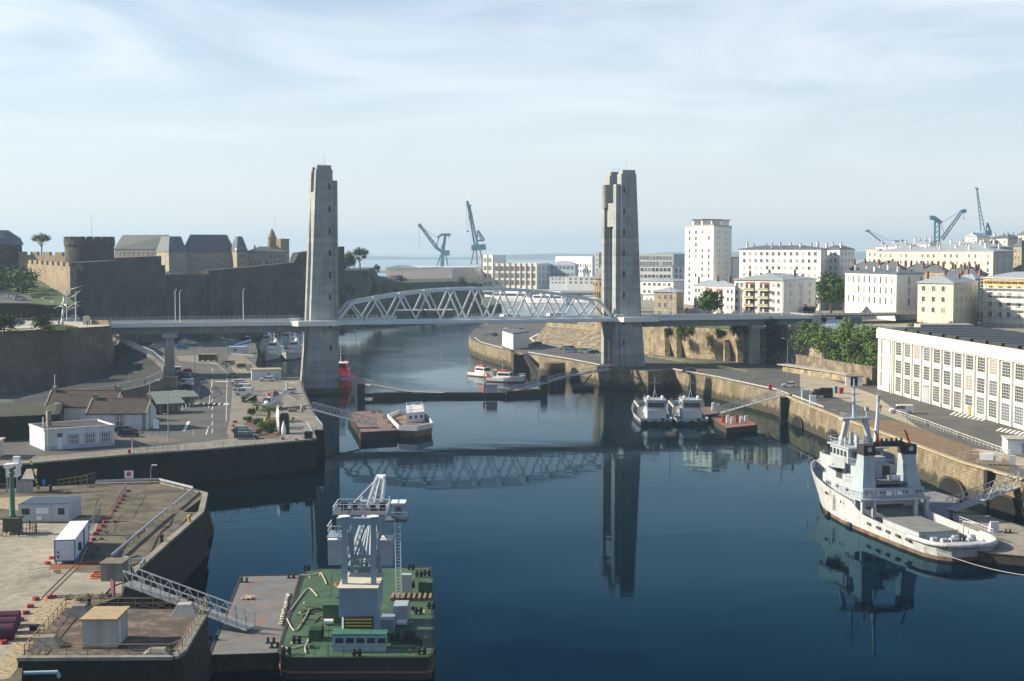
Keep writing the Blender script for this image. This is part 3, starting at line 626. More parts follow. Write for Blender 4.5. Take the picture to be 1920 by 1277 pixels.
bldg('town_house', 'low cream building at the left end of the long cream row', (1622,680), (1645,668), (1652,680), 470, 22, W2, concrete, 'flat', wab=dict(cols=2, rows=2, w=1.2, h=1.5, fh=3))
for i, (A, B, Cc, tp, lb) in enumerate([((1592,580),(1688,552),(1700,562),507,'dark slate-roofed row behind the block with the pale blue gable'),((1688,560),(1768,538),(1780,550),511,'dark slate-roofed row behind the beige house'),((1770,520),(1830,505),(1850,516),516,'low rooftops with brick chimneys behind the grey-fronted house')]):
    bldg('terraced_row', lb, A, B, Cc, tp, PL, W3, slate, 'hip', 3.0, chim=7, chm=MATS['brick_chimney'], group='slate-roofed rows')
for A, B, Cc, tp, lb in [((1640,720),(1700,700),(1720,715),462,'pale rooftops just above the left part of the cream row'),((1700,730),(1740,715),(1760,730),458,'pale rooftops above the middle of the cream row')]:
    bldg('town_house', lb, A, B, Cc, tp, 22, W1, zinc, 'hip', 2, wab=dict(cols=5, rows=1, w=1.2, h=1.5, fh=3), chim=4, group='hilltop houses', chm=W1)
# naval buildings behind the right tower
bldg('naval_hall', 'wide grey glazed hall seen just right of the right bridge tower', (1196,1100), (1262,1080), (1284,1100), 478, 4, M('glazed_grey', (.32,.35,.36), .4, .2, .2), zinc, 'flat', wab=dict(cols=10, rows=2, w=2.6, h=2.6, fh=4.2, nx=3, ny=2, shut=0))
bldg('naval_office', 'white office building with paired windows below the glazed hall', (1196,960), (1260,950), (1290,960), 500, 4, W1, zinc, 'flat', wab=dict(cols=8, rows=2, w=1.8, h=2, fh=4.4, shut=0), wbc=dict(cols=3, rows=2, w=1.8, h=3, fh=4.4, shut=0))
bldg('workshop', 'low white workshop with a grey roof behind the stone house', (1200,800), (1262,785), (1300,800), 528, 4, W1, zinc, 'hip', 1.5, wab=dict(cols=6, rows=2, w=1.5, h=1.4, fh=4, shut=0))
bldg('workshop', 'white flat-roofed workshop left of the stone house beside the tower', (1206,700), (1236,690), (1262,700), 556, 4, W1, zinc, 'flat', wab=dict(cols=3, rows=2, w=1.5, h=1.4, fh=4, shut=0))
# naval yard far beyond the truss
YW = M('yellow_factory_render', (.70,.46,.14), .8, .1)
FY = 1500
t = bldg('shipyard_factory', 'cream and yellow factory head block with the highest roof behind the truss', (904,FY), (925,FY-12), (949,FY+15), 479, 4, W1, W1, 'flat', wab=dict(cols=2, rows=4, w=4.2, h=4.6, fh=8.2, top=2.5, m=1, nx=4, ny=3, shut=0, fm=wframe), group='cream and yellow factory blocks')
for f in (0,.5,1):
    a = V(XY(904,FY)).lerp(V(XY(925,FY-12)), f); MB().box(a.x-.6,a.y-.9,4,a.x+.6,a.y+.5,t['_z1']+.8).build('pilaster', YW, t, w=True)
t = bldg('shipyard_factory', 'long cream and yellow factory wing with tall gridded windows behind the truss', (925,FY-14), (1007,FY-40), (1031,FY), 495, 4, W1, W1, 'flat', wab=dict(cols=8, rows=3, w=4.0, h=4.8, fh=7.2, top=2.5, m=1, nx=4, ny=3, shut=0), wbc=dict(cols=3, rows=3, w=3.4, h=4.5, fh=7.2, top=2.5, nx=3, ny=3, shut=0), group='cream and yellow factory blocks')
for i in range(9):
    a = V(XY(925,FY-14)).lerp(V(XY(1007,FY-40)), i/8); MB().box(a.x-.5,a.y-.9,4,a.x+.5,a.y+.5,t['_z1']+.8).build('pilaster', YW, t, w=True)
bldg('shipyard_hall', 'grey-blue shipyard hall joined to the yellow factory wing', (1031,FY), (1078,FY-20), (1084,FY), 497, 4, M('bluegrey_cladding', (.25,.32,.36), .6, .1), zinc, 'hip', 4, wab=dict(cols=6, rows=2, w=3.6, h=3.4, fh=7, nx=3, ny=2, shut=0))
bldg('laboratory', 'white flat-roofed laboratory with ribbon windows left of the right tower', (1041,1640), (1110,1600), (1119,1620), 482, 4, W1, W1, 'flat', wab=dict(cols=15, rows=2, w=1.8, h=3.0, fh=6.5, top=8, nx=1, shut=0))
bldg('stair_tower', 'open grey stair tower standing at the right end of the white laboratory', (1115,1560), (1122,1555), (1128,1562), 474, 4, concrete, concrete, 'slab', wab=dict(cols=1, rows=6, w=2.4, h=2.6, fh=5.4, nx=2, shut=0), cat='tower')
bldg('workshop', 'low white workshop with small windows in front of the laboratory', (1062,1410), (1116,1400), (1122,1410), 520, 4, W1, W1, 'flat', wab=dict(cols=5, rows=2, w=2.2, h=1.6, fh=3.4, shut=0), group='quayside workshops')
bldg('workshop', 'pale low annexe between the grey-blue hall and the white workshop', (1030,1420), (1062,1412), (1068,1420), 520, 4, W4, zinc, 'flat', wab=dict(cols=4, rows=2, w=1.8, h=1.6, fh=3.4, shut=0), group='quayside workshops')
t = bldg('dry_dock_hall', 'beige shed with red doors at the left end of the shipyard', (724,FY), (770,FY-5), (784,FY+40), 503, 4, M('beige_cladding', (.45,.40,.32), .7, .1), zinc, 'gable', 3)
x0, y0 = XY(733,FY-3); x1, y1 = XY(753,FY-4); MB().box(x0,y0-.8,4,x1,y0-.2,17).build('door', M('red_door', (.35,.05,.04), .6), t, w=True)
xm, _ = XY(741,FY); MB().box(xm,y0-.9,4,xm+5,y0-.8,17).build('doorway', pitch, t, w=True)
t = bldg('dry_dock_hall', 'long pink-grey shed in the middle of the shipyard', (770,FY-60), (848,FY-70), (906,FY+20), 504, 4, M('pinkish_cladding', (.42,.36,.33), .7, .08), zinc, 'flat', wbc=dict(cols=7, rows=2, w=4, h=4, fh=9, nx=3, shut=0), wab=dict(cols=[.83], rows=1, w=3, h=6, fh=6, top=9, shut=0))
bldg('dry_dock_hall', 'very long pale flat roof spanning behind the two shipyard cranes', (760,FY+120), (890,FY+80), (906,FY+120), 501, 4, W1, W1, 'slab')
b = MB()
for i in range(9): a = i*PI/8; b
xc, yc = XY(706,FY-20)
vs = [[(xc+24*math.cos(PI*i/12), yc+y_, 4+11*math.sin(PI*i/12)) for i in range(13)] for y_ in (0, 60)]
MB().loft(vs).build('arched_shed', W1, label='white arched shed roof at the far left of the shipyard behind the pine', cat='shed')
# Tanguy-like round tower beside the right bridge tower
xc, yc = XY(1137,560)
t = thing('medieval_tower', 'round medieval stone tower with conical slate roof half hidden by the right bridge tower', 'tower', (xc,yc,PL-8)); 
MB().lathe([(4.6,-6),(4.4,15),(5.2,15.8),(5.2,21)], n=28).build('drum', M('tower_stone', (.33,.25,.15), .9, .25, .3, brick=(.9,.4,.7)), t)
MB().lathe([(5.7,21),(3.4,24.5),(.1,30)], n=28).build('roof', slate, t)
for i in range(16):
    a = PI+i*PI/15; MB().bx((4.95*math.cos(a),4.95*math.sin(a),14.9),(.5,.5,1.6),a).build('corbel', MATS['tower_stone'], t)
    if i % 2: MB().bx((5.2*math.cos(a),5.2*math.sin(a),18.9),(.1,.8,1.3),a).build('window', pitch, t)
# ---------------------------------------------------------------- the factory on the right quay
fc = V(G(1645,729,QL)[:2]); fr = V(G(1920,806.5,QL)[:2]); d = (fr-fc).normalized(); far_end = fc+d*130; wdt = V((-d.y, d.x))*26
if wdt.x < 0: wdt = -wdt
ZF = 21.6
cream = M('cream_factory_render', (.68,.645,.53), .8, .07, .12, streak=.25)
t = thing('factory', 'long three storey cream factory with gridded windows on the right quay', 'factory', (fc.x,fc.y,QL)); t['_w'] = [fc.x,fc.y,QL]
q = [tuple(fc), tuple(far_end), tuple(far_end+wdt), tuple(fc+wdt)]
MB().prism(q, QL, ZF).build('wall', cream, t, w=True)
ins = [tuple(V(p)+((sum((V(k) for k in q), V((0,0)))/4)-V(p)).normalized()*.5) for p in q]
MB().wall(q+[q[0]], ZF, ZF+.45, .5).build('parapet', cream, t, w=True)
rmat = M('dark_ribbed_roof', (.035,.04,.045), .6, .3, .4)
MB().prism(ins, ZF+.004, ZF+.02).build('roof', rmat, t, w=True)
nrm = V((-d.y, d.x)); nrm = -nrm if nrm.x > 0 else nrm      # outward, toward the quay
rb = MB()
for i in range(15):
    a0 = fc+d*(9+i*8.2); a1 = a0+d*6.5
    p = [a0-nrm*1.5, a1-nrm*1.5, a1+wdt*.93, a0+wdt*.93]; rb = MB(); rb.prism([tuple(k) for k in p], ZF+.02, ZF+1.0); rb.build('roof_monitor', rmat, t, w=True)
MB().bx(((fc.x+far_end.x)/2+nrm.x*.25,(fc.y+far_end.y)/2+nrm.y*.25,ZF-1.1),((far_end-fc).length,.5,2.3),math.atan2(d.y,d.x)).build('frieze', cream, t, w=True)
bay = 6.35; x00 = 12.6
cenf = fc+d*60+wdt/2
for k in range(18):
    s0 = x00+bay*k; pc = fc+d*(s0-.1)+nrm*.18
    MB().bx((pc.x,pc.y,(QL+ZF-2.3)/2),(.5,.5,ZF-2.3-QL),math.atan2(d.y,d.x)).build('pilaster', M('white_pilaster', (.68,.68,.66), .7, .05), t, w=True)
    m0 = (s0+bay/2)/130
    for z1_, hh, ny in ((ZF-2.6,3.1,5),(ZF-7.1,3.2,5)):
        windows(t, fc, far_end, cenf, z1_, QL, [m0], 1, 3.9, hh, 5, top=0, nx=5, ny=ny, shut=0)
    if k in (3, 12):
        p = fc+d*(s0+bay/2)+nrm*.1; MB().bx((p.x,p.y,QL+1.9),(3.9,.25,3.8),math.atan2(d.y,d.x)).build('roller_door', grey_steel, t, w=True)
        windows(t, fc, far_end, cenf, ZF-11.7, QL, [m0], 1, 3.9, .9, 5, top=0, nx=6, ny=2, shut=0)
    elif k == 7:
        windows(t, fc, far_end, cenf, ZF-11.5, QL, [m0], 1, 3.9, 2.2, 5, top=0, nx=5, ny=3, shut=0)
        p = fc+d*(s0+bay/2+.3)+nrm*.1; MB().bx((p.x,p.y,QL+.95),(1.5,.2,1.9),math.atan2(d.y,d.x)).build('door', M('wooden_door', (.35,.24,.08), .7), t, w=True)
    else: windows(t, fc, far_end, cenf, ZF-11.3, QL, [m0], 1, 3.9, 3.6, 5, top=0, nx=5, ny=6, shut=0)
for f in (3.0, 9.8):     # louvred slots of the stair bay
    for j in range(3):
        windows(t, fc, far_end, cenf, ZF-2.6-j*4.2, QL, [f/130], 1, .9, 3.6, 5, top=0, nx=1, ny=12, shut=0)
p = fc+d*9.8+nrm*.1; MB().bx((p.x,p.y,QL+1.1),(1.3,.2,2.2),math.atan2(d.y,d.x)).build('door', M('brown_door', (.2,.12,.08), .7), t, w=True)
p = fc+d*12+nrm*.35; MB().bx((p.x,p.y,(QL+ZF)/2),(.7,.7,ZF-QL),math.atan2(d.y,d.x)).build('corner_pier', cream, t, w=True)
x0, y0 = (fc+wdt*.6+d*3); MB().box(x0-6,y0-3,ZF+.1,x0+8,y0+3,ZF+1.5).build('roof_house', concrete, t, w=True)
# ================================================================ castle
cst = M('castle_stone_shaded', (.046,.05,.047), .95, .6, .16, streak=.2, brick=(1.1,.5,.75), patch=((.085,.08,.06), .5, .66), psc=.09, bump=.6)  # castle stone with the shade of the unlit walls put into its colour
cst2 = M('castle_stone_sunlit', (.30,.245,.165), .95, .25, .12, streak=.3, brick=(1.1,.5,.8))  # same stone for the lit walls, sunlight put into the paler colour
def rampart(label, pts, th=5, base=5, mat=None, bat=None, merl=0, name='rampart'):
    """pts = (px, Y, py_top)"""
    t = thing(name, label, 'castle wall', (*XY(pts[0][0], pts[0][1]), base), 0, 'castle ramparts'); t['_w'] = [*XY(pts[0][0],pts[0][1]), base]
    P = [XY(a, Y) for a, Y, _ in pts]; Z = [ZY(py, Y) for _, Y, py in pts]
    MB().wall(P, base, Z, th).build('wall', mat or cst, t, w=True)
    for i in range(len(P)-1):
        a = V(P[i]); b = V(P[i+1]); n = int((b-a).length/merl) if merl else 0; d = (b-a).normalized(); q = V((d.y,-d.x)); q = -q if q.y > 0 else q
        for k in range(n):
            f = (k+.5)/n; p = a.lerp(b, f)+q*(th/2-.6); z = Z[i]+(Z[i+1]-Z[i])*f
            MB().bx((p.x,p.y,z+.8),(merl*.62,1.2,1.6),math.atan2(d.y,d.x)).build('merlon', mat or cst, t, w=True)
    return t
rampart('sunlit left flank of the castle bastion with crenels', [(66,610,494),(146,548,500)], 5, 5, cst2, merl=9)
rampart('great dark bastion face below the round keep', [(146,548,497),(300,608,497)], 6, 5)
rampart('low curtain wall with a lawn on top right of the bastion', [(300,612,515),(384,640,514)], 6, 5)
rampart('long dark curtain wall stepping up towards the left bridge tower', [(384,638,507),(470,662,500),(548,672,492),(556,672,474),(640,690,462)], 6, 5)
rampart('upper inner wall joining the keep to the barracks', [(210,640,484),(300,660,480)], 4, 8)
rampart('pale crenellated wall left of the keep', [(40,650,478),(132,630,480)], 4, 8, cst2, merl=8)
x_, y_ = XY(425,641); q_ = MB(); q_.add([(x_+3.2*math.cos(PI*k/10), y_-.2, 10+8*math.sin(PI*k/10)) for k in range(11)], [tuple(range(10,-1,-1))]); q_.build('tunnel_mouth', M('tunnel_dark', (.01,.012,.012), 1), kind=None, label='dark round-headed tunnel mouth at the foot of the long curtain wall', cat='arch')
rampart('raised terrace wall in front of the keep', [(140,565,492),(215,600,488)], 8, 8)
x, y = XY(171,612); r = 10.2
t = thing('castle_keep', 'round open-topped stone keep with flagpole above the bastion', 'tower', (x,y,20))
zt = ZY(449,612)-20
MB().lathe([(r*1.03,-2),(r,zt-3),(r*1.04,zt-2.6),(r*1.04,zt),(r*.8,zt),(r*.8,zt-1.5),(.1,zt-1.5)], n=40).build('drum', cst, t)
for i in range(20):
    a = i*2*PI/20; MB().bx((r*.97*math.cos(a),r*.97*math.sin(a),zt+.5),(1.1,2.3,1.3),a).build('merlon', cst, t)
for a in (-2.2,-1.95,-1.5,-1.1): MB().bx((r*1.04*math.cos(a),r*1.04*math.sin(a),zt-1.6),(.2,1.0,1.5),a).build('embrasure', pitch, t)
MB().cyl((1,0,zt-1),(1,0,zt+11.5),.12,.05,6).build('flagpole', galv, t)
x, y = XY(0,650); r = 10.4
t = thing('castle_tower', 'broad round castle tower with dark conical roof at the left edge', 'tower', (x,y,20)); zt = ZY(459,650)-20
MB().lathe([(r,-2),(r,zt)], n=36).build('drum', cst, t); MB().lathe([(r*1.08,zt),(r*.95,zt+3),(r*.45,zt+6.6),(.1,zt+6.7)], n=36).build('roof', slate, t)
stone_w = M('barracks_stone', (.33,.295,.23), .9, .15, .4, brick=(1.2,.5,.85))
def dormers(t, A, B, z, n, s=1.3, inset=1.2, mat=None):
    a = V(XY(*A)); b = V(XY(*B)); d = (b-a).normalized(); q = V((d.y,-d.x)); q = -q if q.y > 0 else q; rz = math.atan2(d.y,d.x)
    for i in range(n):
        p = a.lerp(b, (i+.5)/n)-q*inset
        m = MB(); m.m(mat or W1); m.bx((p.x,p.y,z+.8),(s,1.6,1.7),rz); m.m(slate); m.bx((p.x,p.y,z+1.85),(s*1.3,2,.4),rz,top=.5)
        dm_ = m.build('dormer', None, t, w=True); MB().bx((p.x+q.x*.85,p.y+q.y*.85,z+.8),(s*.6,.1,1.1),rz).build('window', glass, dm_, w=True)
def hall(label, A, B, Cc, eave, ridge, rt='hip', **k):
    z1 = ZY(eave, B[1]); rh = ZY(ridge, B[1])-z1-.3
    return bldg('barracks', label, A, B, Cc, eave, 22, stone_w, slate, rt, rh, group='castle barracks', cat='barracks', **k)
t = hall('long slate-roofed barracks wing behind the keep', (218,727), (330,715), (333,728), 468, 440, 'mansard', wab=dict(cols=12, rows=2, w=1.0, h=1.6, fh=3.6, shut=0))
dormers(t, (240,730), (320,716), ZY(462,722), 4)
t = hall('near barracks pavilion with a steep roof and sunlit front', (296,700), (319,680), (352,684), 473, 443, 'mansard', wab=dict(cols=2, rows=3, w=1.0, h=1.8, fh=3.6, shut=0), wbc=dict(cols=4, rows=3, w=1.0, h=1.8, fh=3.4, shut=0))
dormers(t, (319,680), (352,684), ZY(472,682), 3)
t = hall('long shaded barracks range between the two pavilions', (345,700), (440,706), (442,720), 473, 440, 'mansard', wab=dict(cols=11, rows=3, w=1.0, h=1.8, fh=3.4, shut=0))
dormers(t, (352,700), (436,706), ZY(471,702), 6, 1.1, 1.6)
t = hall('far barracks pavilion with a steep roof and three dormers', (434,706), (446,692), (466,696), 472, 443, 'mansard', wab=dict(cols=1, rows=3, w=1.0, h=1.8, fh=3.6, shut=0), wbc=dict(cols=3, rows=3, w=1.0, h=1.8, fh=3.4, shut=0))
dormers(t, (446,692), (466,696), ZY(471,694), 3)
t = hall('low shaded barracks range ending near the castle turret', (464,712), (540,718), (543,730), 473, 462, wab=dict(cols=9, rows=3, w=1.0, h=1.8, fh=3.4, shut=0), chim=2)
t = bldg('castle_gatehouse', 'square pale castle turret block left of the bridge tower', (508,735), (528,728), (544,740), 450, 22, cst2, cst2, 'flat', wab=dict(cols=2, rows=3, w=.8, h=1.2, fh=4, shut=0), cat='turret')
x, y = XY(512,722); MB().lathe([(2.2,10),(2.2,28.5),(2.5,28.5),(.1,33.5)], (x,y,22-1.5), 16).build('turret', cst2, t, w=True); MB().cyl((x+1.4,y,48),(x+1.4,y,61),.1,.05,6).build('flagpole', galv, t, w=True)
# ---------------------------------------------------------------- curved ramp below the rampart
rp = [(208,622,432),(250,642,404),(287,658,384),(306,676,362),(303,696,350),(270,710,342),(215,721,335),(130,733,329),(40,747,322)]
P = [XY(a,Y) for a,_,Y in rp]; Zr = [ZY(py,Y)-.0 for _,py,Y in rp]
Zd = [max(QL+.3, z-2.2) for z in Zr]
t = thing('ramp', 'curved access ramp with stone retaining wall under the great rampart', 'ramp', (*P[3], QL)); t['_w'] = [*P[3], QL]
MB().wall(P, QL-.5, [z+.5 for z in Zd], .8).build('retaining_wall', M('granite_ramp_wall', (.17,.15,.12), .95, .3, .2, brick=(1.1,.45,.6), streak=.3), t, w=True)
inner = [XY(205,445),XY(206,420),XY(206,408),XY(214,398),XY(212,390),XY(190,380),XY(150,368),XY(90,352),XY(20,340)]
vs = []; fs = []
for i in range(len(P)): vs += [(*P[i],Zd[i]),(*inner[i],Zd[i])]
for i in range(len(P)-1): fs.append((2*i,2*i+2,2*i+3,2*i+1))
MB().add(vs, fs).build('roadway', M('shaded_asphalt', (.024,.027,.03), .95, .2, .3), t, w=True)  # shade inside the ramp is painted in as near-black asphalt
fen = thing('fence', 'pale grey barred fence curving along the ramp below the rampart', 'fence', (*P[5], Zd[5])); fen['_w'] = [*P[5], Zd[5]]
fb = M('pale_fence_paint', (.45,.48,.48), .6, .08)
for i in range(len(P)-1):
    a = V((*P[i],Zd[i]+.5)); b = V((*P[i+1],Zd[i+1]+.5)); n = max(2, int((b-a).length/2.2)); m = MB()
    h0 = Zr[i]-Zd[i]; h1 = Zr[i+1]-Zd[i+1]; up0 = V((0,0,1.7))
    m.beam(a+up0, b+up0, .1, .12); m.beam(a+V((0,0,.15)), b+V((0,0,.15)), .08)
    for k in range(n+1): c = a.lerp(b, k/n); m.beam(c, c+up0, .12)
    for k in range(n*7): c = a.lerp(b, k/(n*7)); m.beam(c, c+up0, .05)
    m.build('panel', fb, fen, w=True)
# parapet and small walls of the plaza
t = MB().wall([XY(165,404),XY(180,402),XY(207,399.5)], PZ, PZ+1.3, .6).build('parapet_wall', wall_pale, label='low pale stone parapet at the prow of the plaza by the bridge deck', cat='wall')
t = MB().bx((*XY(163,402),PZ+1.2),(1.6,1.2,2.4)).build('stone_pillar', M('pale_stone', (.5,.47,.4), .8), label='short pale stone pillar at the start of the plaza parapet', cat='pillar')
# ================================================================ vegetation
def leafmat(name, c, v=.5):
    m = M(name, c, .7, v, 1.2, patch=((c[0]*.45,c[1]*.5,c[2]*.45), .5, .62), psc=.55, spec=.25); return m
L_mid = leafmat('leaf_green', (.06,.12,.018)); L_dark = leafmat('leaf_dark', (.028,.055,.018)); L_light = leafmat('leaf_fresh', (.11,.16,.03)); L_olive = leafmat('leaf_olive', (.10,.10,.045))
bark = M('bark', (.10,.08,.06), .95, .3, 1)
def crown(blobs, n, s, seed=0, hemi=False):
    rnd = random.Random(seed); b = MB(); tot = sum(r**2 for *_, r in blobs)
    for cx, cy, cz, r in blobs:
        for _ in range(int(n*r*r/tot)):
            while True:
                d = V((rnd.uniform(-1,1),rnd.uniform(-1,1),rnd.uniform(-1,1)))
                if .05 < d.length < 1: break
            d.normalize(); k = rnd.random()**.35*(.8+.35*math.sin(5*d.x+7*d.y+6*d.z+seed)); p = V((cx,cy,cz))+d*r*k
            if hemi and p.z < .05: p.z = rnd.uniform(.05, r*.4)
            nn = (d+V((rnd.gauss(0,.5),rnd.gauss(0,.5),rnd.gauss(.3,.5)))).normalized(); u = nn.orthogonal().normalized()
            u.rotate(Matrix.Rotation(rnd.uniform(0,6.28),3,nn)); w = nn.cross(u); a = s*rnd.uniform(.6,1.3); c = a*rnd.uniform(.5,1)
            b.add([p-u*a-w*c*.3,p-u*a*.2-w*c,p+u*a,p+w*c*.8], [(0,1,2,3)])
    return b
def trunk(h, r, limbs, seed=0, base=0):
    rnd = random.Random(seed); b = MB(); top = V((rnd.uniform(-.3,.3),rnd.uniform(-.3,.3),h*.62))
    b.tube([(0,0,base),(top.x*.4,top.y*.4,h*.3)], r, 7); b.cyl((top.x*.4,top.y*.4,h*.3), top, r*.8, r*.5, 7)
    for i in range(limbs):
        a = i*2.4+rnd.random(); z0 = h*rnd.uniform(.25,.55); e = V((math.cos(a)*h*rnd.uniform(.22,.4), math.sin(a)*h*rnd.uniform(.22,.4), h*rnd.uniform(.65,.95)))
        m = V((e.x*.4,e.y*.4,z0+(e.z-z0)*.5)); b.cyl((top.x*.3,top.y*.3,z0), m, r*.45, r*.3, 5); b.cyl(m, e, r*.3, r*.08, 5)
    return b
# archetypes are built once and then copied
PROTO = {}
def tree(kind, loc, h, label, w=None, cat='tree', group=None, mat=None, rz=None):
    """kind: broad, airy, pine, bush, ivy"""
    key = kind
    sc = (h/10*(w or 1), h/10*(w or 1), h/10)
    if key not in PROTO:
        nm = {'broad':'broadleaf_tree','airy':'airy_tree','pine':'pine_tree','bush':'shrub','bush2':'shrub','olive':'shrub'}[kind]
        t = thing(nm, label, cat, (0,0,0))
        if kind == 'broad':
            bl = [(0,0,5.5,3.2),(2,1,4.6,2.4),(-2.1,.4,4.8,2.5),(.5,-2,4.4,2.4),(-.5,1.8,6.4,2.4),(1,0,7.8,2.0),(-1.2,-1,7.2,2.0),(2.2,-1.4,6.2,1.7)]
            c = crown(bl, 3600, .32, 1).build('crown', L_mid, t); trunk(9, .35, 7, 1).build('trunk', bark, t)
        elif kind == 'airy':
            bl = [(0,0,8.4,1.6),(2.4,.6,7.4,1.5),(-2.4,.2,7.5,1.5),(1.2,-1.6,7.9,1.3),(-1.2,1.4,8.2,1.4),(3.6,-.6,6.4,1.0),(-3.5,.8,6.5,1.1),(.4,1.8,7.2,1.2),(-1.6,-1.8,7.0,1.1)]
            c = crown(bl, 1300, .3, 2).build('crown', L_light, t); trunk(9.2, .2, 11, 2).build('trunk', bark, t)
        elif kind == 'pine':
            bl = [(0,0,8.6,1.9),(2.2,0,8.0,1.7),(-2.0,.5,7.9,1.6),(.8,-1.6,7.6,1.5),(1.6,.4,5.8,1.0),(-1.2,.2,5.3,.9)]
            c = crown(bl, 1600, .3, 3).build('crown', L_dark, t); trunk(9, .28, 8, 3).build('trunk', bark, t)
        else:
            sd_ = {'bush':4,'bush2':5,'olive':6}[kind]; rn = random.Random(sd_)
            bl = [(rn.uniform(-3.4,3.4),rn.uniform(-2.6,2.6),rn.uniform(2.2,6.2),rn.uniform(2.0,3.2)) for _ in range(9)]+[(0,0,4,3.6)]
            c = crown(bl, 3000, .34, sd_, True).build('crown', {'bush':L_mid,'bush2':L_dark,'olive':L_olive}[kind], t); trunk(5, .3, 6, sd_).build('trunk', bark, t)
        PROTO[key] = t; t.location = loc; t.scale = sc; r, ks = t, kids(t); t['label'] = label
        if group: t['group'] = group
    else: r, ks = dup(PROTO[key], loc, 0, label, group, sc)
    if group is None and 'group' in r: del r['group']
    if r['category'] != cat: r['category'] = cat
    r.scale = sc; r.rotation_euler = (0,0, rz if rz is not None else random.uniform(0,6.28))
    if mat:
        for k_ in ks:
            if k_.name.startswith('crown'): paint(k_, mat)
    return r
def at(px, py, Y): return D(px, py, Y)
tree('airy', (*XY(81,640), ZY(478,640)), 10, 'lone airy tree standing on the castle wall left of the keep', w=1.5)
tree('pine', (*XY(676,730), ZY(505,730)), 11, 'dark umbrella pine right of the left bridge tower', w=1.25)
tree('broad', (*XY(655,735), ZY(510,735)), 11.5, 'green broadleaf tree between the left bridge tower and the pine', w=.9)
tree('broad', (*XY(640,720), ZY(515,720)), 9, 'darker broadleaf tree hugging the left bridge tower', w=1, mat=L_dark)
tree('pine', (*XY(707,800), ZY(526,800)), 9, 'small dark pine in front of the arched shed', w=.7)
for i, (px, py, h) in enumerate([(747,532,5),(757,532,4.5)]): tree('bush2', (*XY(px,880), ZY(py,880)), h, ['left','right'][i]+' one of two round dark shrubs before the red shed doors', cat='shrub', group='round shrubs before the sheds')
# wooded slope below the castle terrace, right of the left tower
sl = [(632,690,508),(690,740,506),(700,790,524),(760,850,530),(850,900,528),(906,960,532)]
b = MB(); vs = []; fs = []
for px, Y, py in sl: vs += [(*XY(px-6,Y-35),4.5),(*XY(px,Y),ZY(py,Y)),(*XY(px+10,Y+120),ZY(py,Y))]
for i in range(len(sl)-1): a = 3*i; fs += [(a,a+3,a+4,a+1),(a+1,a+4,a+5,a+2)]
b.add(vs, fs).build('hill', M('wooded_slope', (.035,.05,.025), .95, .4, .1), kind='structure')
b = MB(); rn = random.Random(5); bl = []
for i in range(46):
    f = rn.random()*(len(sl)-1.01); k = int(f); g = f-k; px = sl[k][0]+(sl[k+1][0]-sl[k][0])*g; Y = sl[k][1]+(sl[k+1][1]-sl[k][1])*g; u = rn.random()
    z1 = ZY(sl[k][2], sl[k][1]); x, y = XY(px-6*u, Y-35*u); bl.append((x, y, z1+(5-z1)*u, rn.uniform(1.8,3.6)))
crown(bl, 6000, .8, 9).build('undergrowth', L_dark, kind='stuff', label='dark undergrowth covering the slope under the castle terrace', cat='undergrowth')
MB().sheet([(*XY(760,910),5.05),(*XY(925,960),5.05),(*XY(925,1010),5.05),(*XY(790,960),5.05)]).build('verge', M('lawn_green', (.08,.17,.03), .9, .3, .1), kind='structure')
# bushes at the left edge by the castle
b = MB(); bl = []; rn = random.Random(8)
for i in range(40): 
    px = rn.uniform(-40,66); Y = rn.uniform(520,570); bl.append((*XY(px,Y), ZY(rn.uniform(512,545),Y), rn.uniform(2.2,4)))
crown(bl, 6500, .6, 11).build('thicket', L_mid, kind='stuff', label='dense green thicket at the foot of the pale castle wall on the left', cat='thicket')
MB().sheet([(*XY(-60,600),ZY(515,600)),(*XY(68,600),ZY(520,600)),(*XY(150,500),ZY(572,500)),(*XY(-60,500),ZY(572,500))]).build('hill', grass, kind='structure')
# cliff shrubs below the viaduct and on the slope beside the factory
CL = [(1284,632,482,8.5,'bush','bright green shrub hanging over the stone wall under the viaduct',L_light),(1253,625,489,4.6,'bush2','small dark shrub on the wall top left of the hanging green one',None),(1350,630,473,5.0,'bush','low fresh green shrub on the wall top left of the viaduct pier',L_light),
 (1384,625,467,6.8,'olive','grey-green shrub on the wall top beside the viaduct pier',None),(1446,612,464,5.2,'bush2','dark shrub growing right behind the viaduct pier',None),(1461,650,462,6.5,'bush2','ivy-dark shrub climbing the rock right of the viaduct pier',None)]
for px, py, Y, h, kd, lb, mt in CL: tree(kd, D(px, py+8, Y-4), h, lb, w=.9, cat='shrub', mat=mt)
b = MB(); bl = []; rn = random.Random(3)
for i in range(120):
    px = rn.uniform(1497,1652); f = (px-1503)/149; u = rn.random(); py = 614+u*(26+64*f)+6*math.sin(px*.09); Y = 440-38*f-14*u; bl.append((*D(px,py+rn.uniform(-5,5),Y-1), rn.uniform(1.0,3.4)))
crown(bl, 16000, .34, 13).build('thicket', leafmat('thicket_green', (.095,.165,.028)), kind='stuff', label='dense green thicket on the slope left of the cream factory', cat='thicket')
for px, py, Y, h, lb in [(1519,636,432,6.5,'round dark green shrub at the upper left of the factory slope'),(1560,668,414,6,'dark shrub low in the middle of the factory slope'),(1604,672,402,6,'shadowy shrub just left of the factory corner')]:
    tree('bush2', D(px, py, Y), h, lb, cat='shrub', w=1)
for px, h, Y, lb in [(1716,9,418,'first olive-grey tree above the factory roof, under the beige house'),(1752,8,416,'middle olive-grey tree above the factory roof'),(1790,9.5,414,'wide olive-grey tree above the factory roof beside the scaffolded block')]:
    tree('olive', (*XY(px,Y), PL-1), h*.62, lb, w=1.25, group='olive-grey trees behind the factory')
